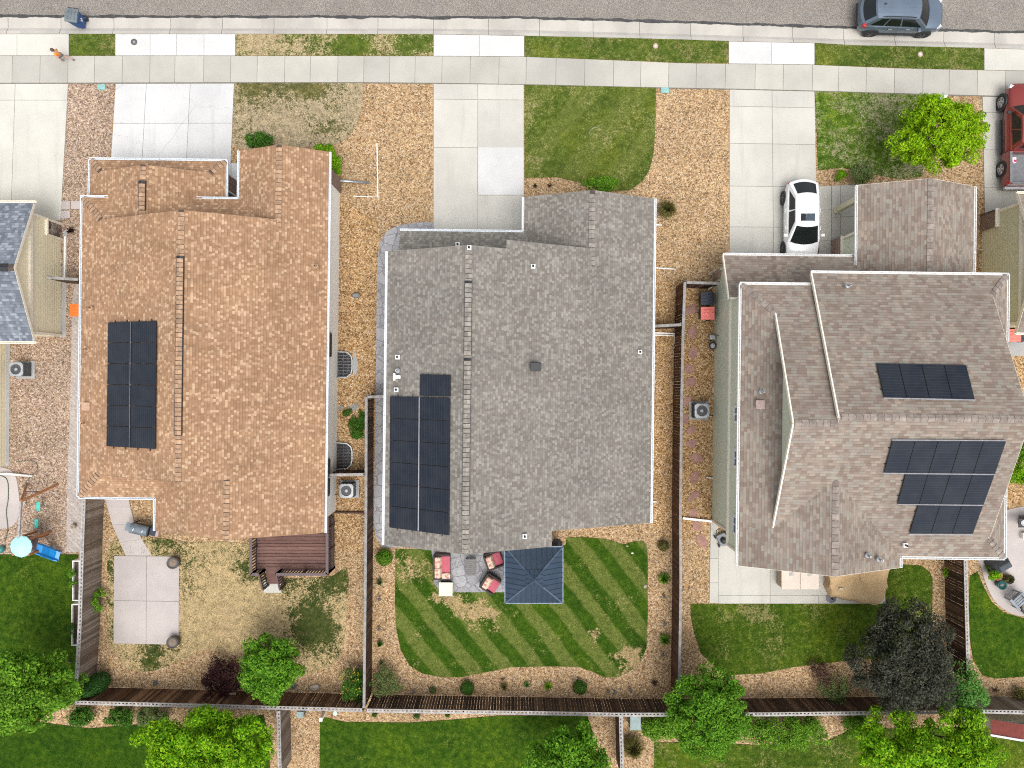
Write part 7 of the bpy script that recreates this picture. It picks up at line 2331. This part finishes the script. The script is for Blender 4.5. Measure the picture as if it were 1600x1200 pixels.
MT['twigmass'] = plain('inner_twigs', (.035, .04, .018), .95, var=.3)
MT['lf_bright'] = leafmat('bright_lime_leaves', (.085, .19, .003), (.23, .43, .006), (.40, .57, .02), .3)
MT['lf_mid'] = leafmat('mid_green_leaves', (.038, .12, .008), (.112, .262, .016), (.225, .385, .032), .25)
MT['lf_yg'] = leafmat('yellow_green_leaves', (.05, .16, .003), (.15, .36, .007), (.36, .55, .02), .3)
MT['lf_dark'] = leafmat('dark_green_leaves', (.02, .07, .008), (.05, .14, .013), (.10, .21, .025), .2)
MT['lf_ash'] = leafmat('ash_green_leaves', (.032, .11, .007), (.092, .24, .013), (.19, .36, .026), .25)
MT['lf_blue'] = leafmat('bluish_green_leaves', (.05, .17, .03), (.10, .26, .045), (.18, .36, .07), .3)
MT['lf_plum'] = leafmat('plum_leaves', (.016, .015, .012), (.044, .05, .032), (.095, .095, .064), .2)
MT['lf_burg'] = leafmat('burgundy_leaves', (.014, .007, .008), (.035, .012, .014), (.075, .022, .024), .2)
MT['lf_sage'] = leafmat('grey_green_leaves', (.075, .115, .03), (.135, .19, .055), (.21, .26, .10), .3)
MT['lf_red'] = leafmat('reddish_shoots', (.07, .03, .025), (.13, .07, .05), (.18, .13, .09), .3)
MT['lf_gold'] = leafmat('golden_flowers', (.35, .25, .02), (.5, .38, .03), (.6, .5, .06), .3)
MT['lf_straw'] = leafmat('straw_blades', (.10, .10, .02), (.17, .15, .04), (.25, .22, .09), .3)

TG = 'broadleaf trees'
tree('bright lime young tree in the front yard by the red pickup', 1465, 212, 62, 53, 4.6, 'lf_bright', 200, 120, .14, .31, TG, .06, .42)
tree('large green tree at the lower left edge by the weathered fence', 46, 1073, 66, 62, 5.5, 'lf_mid', 230, 110, .15, .36, TG, .1)
tree('yellow-green tree below the brown rear fence', 320, 1166, 100, 64, 5.0, 'lf_yg', 190, 150, .155, .37, TG, .07, .45)
tree('leafy young tree in the dry yard beside the burgundy shrub', 423, 1042, 42, 52, 3.4, 'lf_ash', 170, 90, .14, .29, TG, .1)
tree('round dense green tree hiding the rear fence junction', 1103, 1109, 60, 70, 5.2, 'lf_ash', 300, 110, .125, .31, TG, .04)
tree('dark plum-leaved tree behind the tan furniture cover', 1408, 1025, 74, 82, 5.2, 'lf_plum', 260, 110, .13, .36, TG, .14, .45)
tree('wide bright green tree in the lower right corner', 1450, 1165, 106, 54, 5.2, 'lf_yg', 170, 170, .16, .38, TG, .1, .45)
tree('loose bluish green sapling right of the plum-leaved tree', 1505, 1078, 34, 36, 3.2, 'lf_blue', 60, 60, .13, .32, TG, .25)
tree('dark green tree at the bottom edge below the striped lawn', 886, 1176, 56, 40, 4.4, 'lf_ash', 170, 100, .15, .36, TG, .16)

shrub('burgundy smokebush left of the leafy young tree', 349, 1056, 38, 34, 1.5, 'lf_burg', 60, 80, .12, .26, el=.3, lob=.18, inner=.2)
# arborvitae in the corner
p0 = P(163, 1060); t = thing('conifer', 'leaning cone-shaped evergreen in the fence corner', 'conifer', p0, 0)
n = 5200
f = rng.uniform(0, 1, n) ** .8
a = rng.uniform(0, 2 * PI, n)
rr = .56 * np.clip(np.sin(np.clip(f * 1.1 + .28, 0, 1.55) ** .9 * 1.95), .02, 1) * (1 - .55 * f ** 2) * rng.uniform(.82, 1.06, n)
pts = np.c_[p0.x + rr * np.cos(a), p0.y + rr * np.sin(a), f * 2.1]
nr = np.c_[np.cos(a), np.sin(a), np.full(n, .5)] + rng.normal(0, .4, (n, 3))
V, F = leafquads(pts, nr, .085, .4)
MT['lf_thuja'] = leafmat('thuja_sprays', (.02, .08, .014), (.045, .14, .024), (.08, .19, .04), .2)
mesh_np('foliage', V, F, MT['lf_thuja'], t)
b = MB(); b.lathe((p0.x, p0.y, 0), [(.08, 0), (.38, .3), (.42, .7), (.3, 1.3), (.1, 1.8), (0, 1.95)], 12); b.build('trunk', MT['twigmass'], t, smooth=True)

shrub('fresh green shrub against the weathered fence', 149, 940, 12, 17, .9, 'lf_mid', 30, 70, .09, .17)
shrub('yellow-flecked green shrub in the corner of the long fence', 552, 1069, 19, 26, 1.5, 'lf_dark', 40, 80, .09, .2)
V_, F_ = leafquads(np.array(P(551, 1069, 1.2)) + rng.normal(0, 1, (90, 3)) * np.array([.3, .42, .18]), np.tile([0, 0, 1.], (90, 1)), .08, .8)
mesh_np('blossom', V_, F_, MT['lf_gold'], bpy.data.objects[[o.name for o in COL.objects if o.get('label') == 'yellow-flecked green shrub in the corner of the long fence'][0]])
ball('round olive shrub at the upper left of the striped lawn', 600, 872, .42, 'lf_mid', .8, 1900, .07)
shrub('tall grey-green loose shrub in the lower left bed', 604, 1067, 23, 22, 1.1, 'lf_sage', 46, 60, .10, .22, el=.3, lob=.18)
CG = 'clipped round shrubs in the bed below the striped lawn'
ball('clipped dark round shrub in the lower bed left of the tuft', 730, 1076, .37, 'lf_dark', .6, 2200, .05, group=CG)
ball('clipped dark round shrub in the lower bed near the right end', 906.5, 1075, .37, 'lf_dark', .6, 2200, .05, group=CG)
ball('small grey-green cushion plant left of the clipped round shrubs', 676, 1079, .2, 'lf_sage', .3, 500, .05)
tuft('yellow-green grass tuft right of the left clipped shrub', 788, 1072, .22, .3, 'lf_straw')
tuft('yellow-green grass tuft left of the right clipped shrub', 856, 1071, .25, .32, 'lf_yg')
tuft('small blue-grey tuft between two yellow-green tufts', 823, 1069, .2, .25, 'lf_blue', 60)
tuft('green grass tuft in the left bed beside the sofa patio', 594, 909, .24, .3, 'lf_sage', 70)
tuft('narrow dark tuft in the left bed below the dark lights', 594, 1005, .2, .35, 'lf_dark', 90)
tuft('sparse tuft low in the left bed', 596, 1035, .16, .25, 'lf_sage', 40)
ball('round yellow-green shrub by the upper right bed', 1037, 853, .29, 'lf_straw', .5, 1200, .05)
tuft('spiky green tuft by the right bed under the yellow-green shrub', 1037, 903, .36, .4, 'lf_mid', 200)
tuft('spiky green tuft low in the right bed', 1038, 998, .34, .4, 'lf_mid', 200)
tuft('large olive ornamental grass by the middle house front corner', 1041, 329, .52, .8, 'lf_straw', 420, wid=.014)
tuft('dry twig clump at the bend of the right bed', 1022, 1066, .26, .3, 'lf_red', 40)
tuft('dry twig on the lower gravel left of the right clipped shrub', 786, 1060, .2, .12, 'lf_red', 14)
tuft('dry twiggy tuft in the small bed by the middle driveway', 836, 291, .15, .3, 'lf_red', 45)
tuft('bare dark twig in the small bed near the roof peak', 859, 290, .16, .25, 'lf_burg', 20)
shrub('dark green shrub under the front gable of the orange roof', 404, 222, 20, 13, 1.1, 'lf_dark', 34, 70, .10, .2)
shrub('bright green shrub at the right corner of the front gable', 508, 238, 16, 10, 1.1, 'lf_yg', 34, 70, .09, .17)
shrub('bright green upright shrub beside the brick corner', 522, 258, 9, 18, 1.4, 'lf_yg', 34, 70, .09, .17)
shrub('wide green shrub under the front peak of the middle roof', 938, 289, 27, 11, .9, 'lf_mid', 44, 70, .09, .18)
shrub('rounded green shrub at the porch corner of the sage house', 1344, 273, 20, 14, 1.0, 'lf_sage', 40, 80, .08, .18)
shrub('small golden green shrub left of the porch corner shrub', 1312, 273, 9, 8, .5, 'lf_yg', 20, 50, .07, .12)
shrub('weedy green ground plant above the lower window well', 556, 668, 13, 20, .25, 'lf_dark', 40, 60, .07, .16, name='weed_patch', cat='weeds')
shrub('small weed clump beside the long grey fence', 566, 655, 5, 14, .25, 'lf_dark', 20, 40, .07, .13, name='weed_patch', cat='weeds')
shrub('small weed clump by the grey flagstone', 543, 644, 7, 5, .2, 'lf_dark', 14, 40, .06, .12, name='weed_patch', cat='weeds')
shrub('straggly reddish shrub between fence and plum-leaved tree', 1285, 1050, 16, 15, .9, 'lf_red', 26, 45, .09, .22, lob=.25)
shrub('straggly green shrub hugging the very dark rear fence', 1302, 1073, 24, 18, 1.0, 'lf_sage', 36, 45, .09, .26, lob=.25)
HG = 'shrubs along the foot of the rear fence'
shrub('broad pale green hedge shrub left of the round dense tree', 1028, 1133, 28, 20, 1.2, 'lf_mid', 60, 80, .11, .26, group=HG)
shrub('long green hedge shrub right of the round dense tree', 1224, 1140, 66, 27, 1.4, 'lf_mid', 120, 90, .11, .28, group=HG)
shrub('green hedge shrub left of the lower right tree', 1336, 1130, 18, 20, 1.2, 'lf_mid', 40, 80, .11, .24, group=HG)
tuft('pale green feathery grass below the grey-blue utility box', 988, 1165, .65, .8, 'lf_straw', 420, wid=.014)
shrub('dark shrub under the fence corner, leftmost of three', 128, 1120, 17, 14, 1.0, 'lf_dark', 36, 70, .10, .22, group=HG)
shrub('dark shrub under the brown fence, middle of three', 189, 1120, 20, 13, .9, 'lf_dark', 40, 70, .10, .2, group=HG)
shrub('dark mottled shrub under the brown fence, rightmost of three', 237, 1120, 22, 14, .9, 'lf_sage', 40, 70, .10, .2, group=HG)
for px, lab in ((585, 'small dark seedling left under the fence behind the striped lawn'), (651, 'small green clump under the fence behind the striped lawn'), (699, 'tiny clump right under the fence behind the striped lawn')):
    ball(lab, px, 1117 if px != 651 else 1119, .13 if px != 651 else .19, 'lf_dark', .3, 300, .05, group='clumps under the rear fence', name='seedling')
shrub('leafy green shrub behind the right edge of the taupe roof', 1594, 700, 12, 22, .9, 'lf_mid', 40, 70, .10, .22)
shrub('bright green shrub below the one at the right roof edge', 1592, 742, 16, 14, .8, 'lf_yg', 40, 70, .10, .2)
shrub('bright green plant growing in the terracotta pot', 1552, 895, 9, 8, .9, 'lf_yg', 20, 60, .09, .14, name='pot_plant', cat='plant')
tuft('spiky plant in the black pot', 1571, 902, .34, .7, 'lf_straw', 110, name='pot_plant', cat='plant', group=None)
shrub('small shrub in the far right corner gravel', 1594, 1084, 10, 8, .6, 'lf_straw', 20, 60, .08, .16)
tuft('dry bent stalks in the lower right gravel', 1556, 1078, .3, .15, 'lf_burg', 16)
tuft('tiny yellow flower by the pink plank', 341, 1080, .12, .35, 'lf_gold', 30, name='flower', cat='flower', group=None)
shrub('leafy plants in the upper white planter box', 117.5, 905, 3, 24, 1.0, 'lf_mid', 16, 40, .09, .14, name='planter_plants', cat='plants')
shrub('sparse leafy plants in the lower white planter box', 116, 978, 3, 20, .95, 'lf_dark', 12, 30, .09, .13, name='planter_plants', cat='plants')
shrub('small leafy weed at the foot of the far right fence', 1480, 895, 5, 6, .4, 'lf_yg', 12, 40, .07, .12, name='weed_patch', cat='weeds')
tuft('bare dark twig by the stepping slabs', 112, 361, .28, .3, 'lf_burg', 40)

# ------------------------------------------------------------------ loose stones and litter on the gravel
GP = [[(569, 132), (676, 132), (676, 345), (600, 345), (590, 400), (584, 855), (530, 855), (528, 300), (560, 230)],
      [(1026, 138), (1138, 141), (1138, 400), (1125, 440), (1068, 440), (1060, 800), (1015, 815), (1020, 320), (1010, 280)],
      [(575, 870), (616, 860), (618, 1000), (640, 1047), (700, 1062), (900, 1046), (960, 1062), (1013, 1010), (1013, 850), (1050, 850), (1050, 1092), (575, 1092)],
      [(150, 790), (165, 790), (165, 1052), (545, 1055), (548, 830), (566, 830), (566, 1085), (150, 1078)],
      [(108, 131), (179, 131), (140, 250), (100, 338)], [(22, 540), (104, 540), (100, 850), (32, 850)], [(1066, 830), (1106, 830), (1106, 940), (1079, 1000), (1090, 1050), (1066, 1062)], [(1150, 1060), (1330, 1045), (1330, 1095), (1160, 1095)],
      [(440, 1116), (498, 1116), (498, 1210), (440, 1210)]]
MT['pebble'] = leafmat('pebbles', (.15, .095, .06), (.38, .265, .17), (.66, .56, .45), 0)
MT['litter'] = leafmat('dry_litter', (.06, .04, .025), (.16, .10, .05), (.12, .13, .04), .2)
SX, SY, LX, LY = [], [], [], []
for g in GP:
    a = np.array(g, float); x0, y0 = a.min(0); x1, y1 = a.max(0)
    n = int((x1 - x0) * (y1 - y0) * S * S * 26)
    X, Y = rng.uniform(x0, x1, n), rng.uniform(y0, y1, n); k = inpoly(X, Y, g)
    SX.append(X[k]); SY.append(Y[k])
    n //= 5
    X, Y = rng.uniform(x0, x1, n), rng.uniform(y0, y1, n); k = inpoly(X, Y, g)
    LX.append(X[k]); LY.append(Y[k])
X, Y = (np.concatenate(SX) - 800) * S, (600 - np.concatenate(SY)) * S
n = len(X); r = rng.uniform(.018, .048, n); an = rng.uniform(0, PI, n)
oc = np.array([(1, 0, 0), (0, .75, 0), (-1, 0, 0), (0, -.75, 0), (.1, .1, .7)])
V = np.zeros((n, 5, 3))
for i, o_ in enumerate(oc):
    jx = rng.uniform(.75, 1.25, n)
    V[:, i, 0] = X + r * jx * (o_[0] * np.cos(an) - o_[1] * np.sin(an))
    V[:, i, 1] = Y + r * jx * (o_[0] * np.sin(an) + o_[1] * np.cos(an))
    V[:, i, 2] = .006 + r * o_[2]
F = (np.arange(n)[:, None, None] * 5 + np.array([[0, 1, 4], [1, 2, 4], [2, 3, 4], [3, 0, 4]])[None]).reshape(-1, 3)
tag(mesh_np('pebbles', V.reshape(-1, 3), F, MT['pebble']), 'loose mixed pebbles scattered over the gravel beds', 'pebbles', kind='stuff')
X, Y = (np.concatenate(LX) - 800) * S, (600 - np.concatenate(LY)) * S
n = len(X)
V, F = leafquads(np.c_[X, Y, np.full(n, .03)], rng.normal(0, .3, (n, 3)) + np.array([0, 0, 1.]), .07, .5)
tag(mesh_np('leaf_litter', V, F, MT['litter']), 'dry leaf litter and weeds scattered over the gravel beds', 'leaf litter', kind='stuff')
# ------------------------------------------------------------------ camera, sun, sky
cam = bpy.data.cameras.new('camera')
cam.sensor_width = 36; cam.sensor_fit = 'HORIZONTAL'
cam.lens = 36 * H / (1600 * S)
cam.clip_end = 2000
co_ = bpy.data.objects.new('camera', cam); COL.objects.link(co_)
co_.location = (0, 0, H); co_.rotation_euler = (0, 0, 0)
SC.camera = co_
EL, AZ = math.radians(70), math.radians(-68)     # sun from the lower right of the picture
sun = bpy.data.lights.new('sun', 'SUN')
sun.energy = SUN_E; sun.angle = math.radians(34); sun.color = (1, .98, .95)
so = bpy.data.objects.new('sun', sun); COL.objects.link(so)
dv = Vector((math.cos(EL) * math.cos(AZ), math.cos(EL) * math.sin(AZ), math.sin(EL)))
so.rotation_euler = dv.to_track_quat('Z', 'Y').to_euler()
so.location = dv * 60
w = bpy.data.worlds.new('World'); SC.world = w; w.use_nodes = True
nt = w.node_tree; nt.nodes.clear()
sky = nd(nt, 'ShaderNodeTexSky', sky_type='NISHITA', sun_disc=False, sun_elevation=EL, sun_rotation=math.pi / 2 - AZ, air_density=1.0, dust_density=4.0, ozone_density=.6)
hs = nd(nt, 'ShaderNodeHueSaturation', {'Saturation': .3, 'Color': sky.outputs[0]})     # veiled, whitish sky
bg = nd(nt, 'ShaderNodeBackground', {0: hs.outputs[0], 1: SKY_E})
wo = nd(nt, 'ShaderNodeOutputWorld', {0: bg.outputs[0]})
vs = SC.view_settings
vs.view_transform = 'Standard'; vs.look = 'None'; vs.gamma = 1; vs.use_curve_mapping = False
vs.exposure = EXPO
SC.cycles.filter_width = 1.1
SC.cycles.use_denoising = False
SC.display_settings.display_device = 'sRGB'
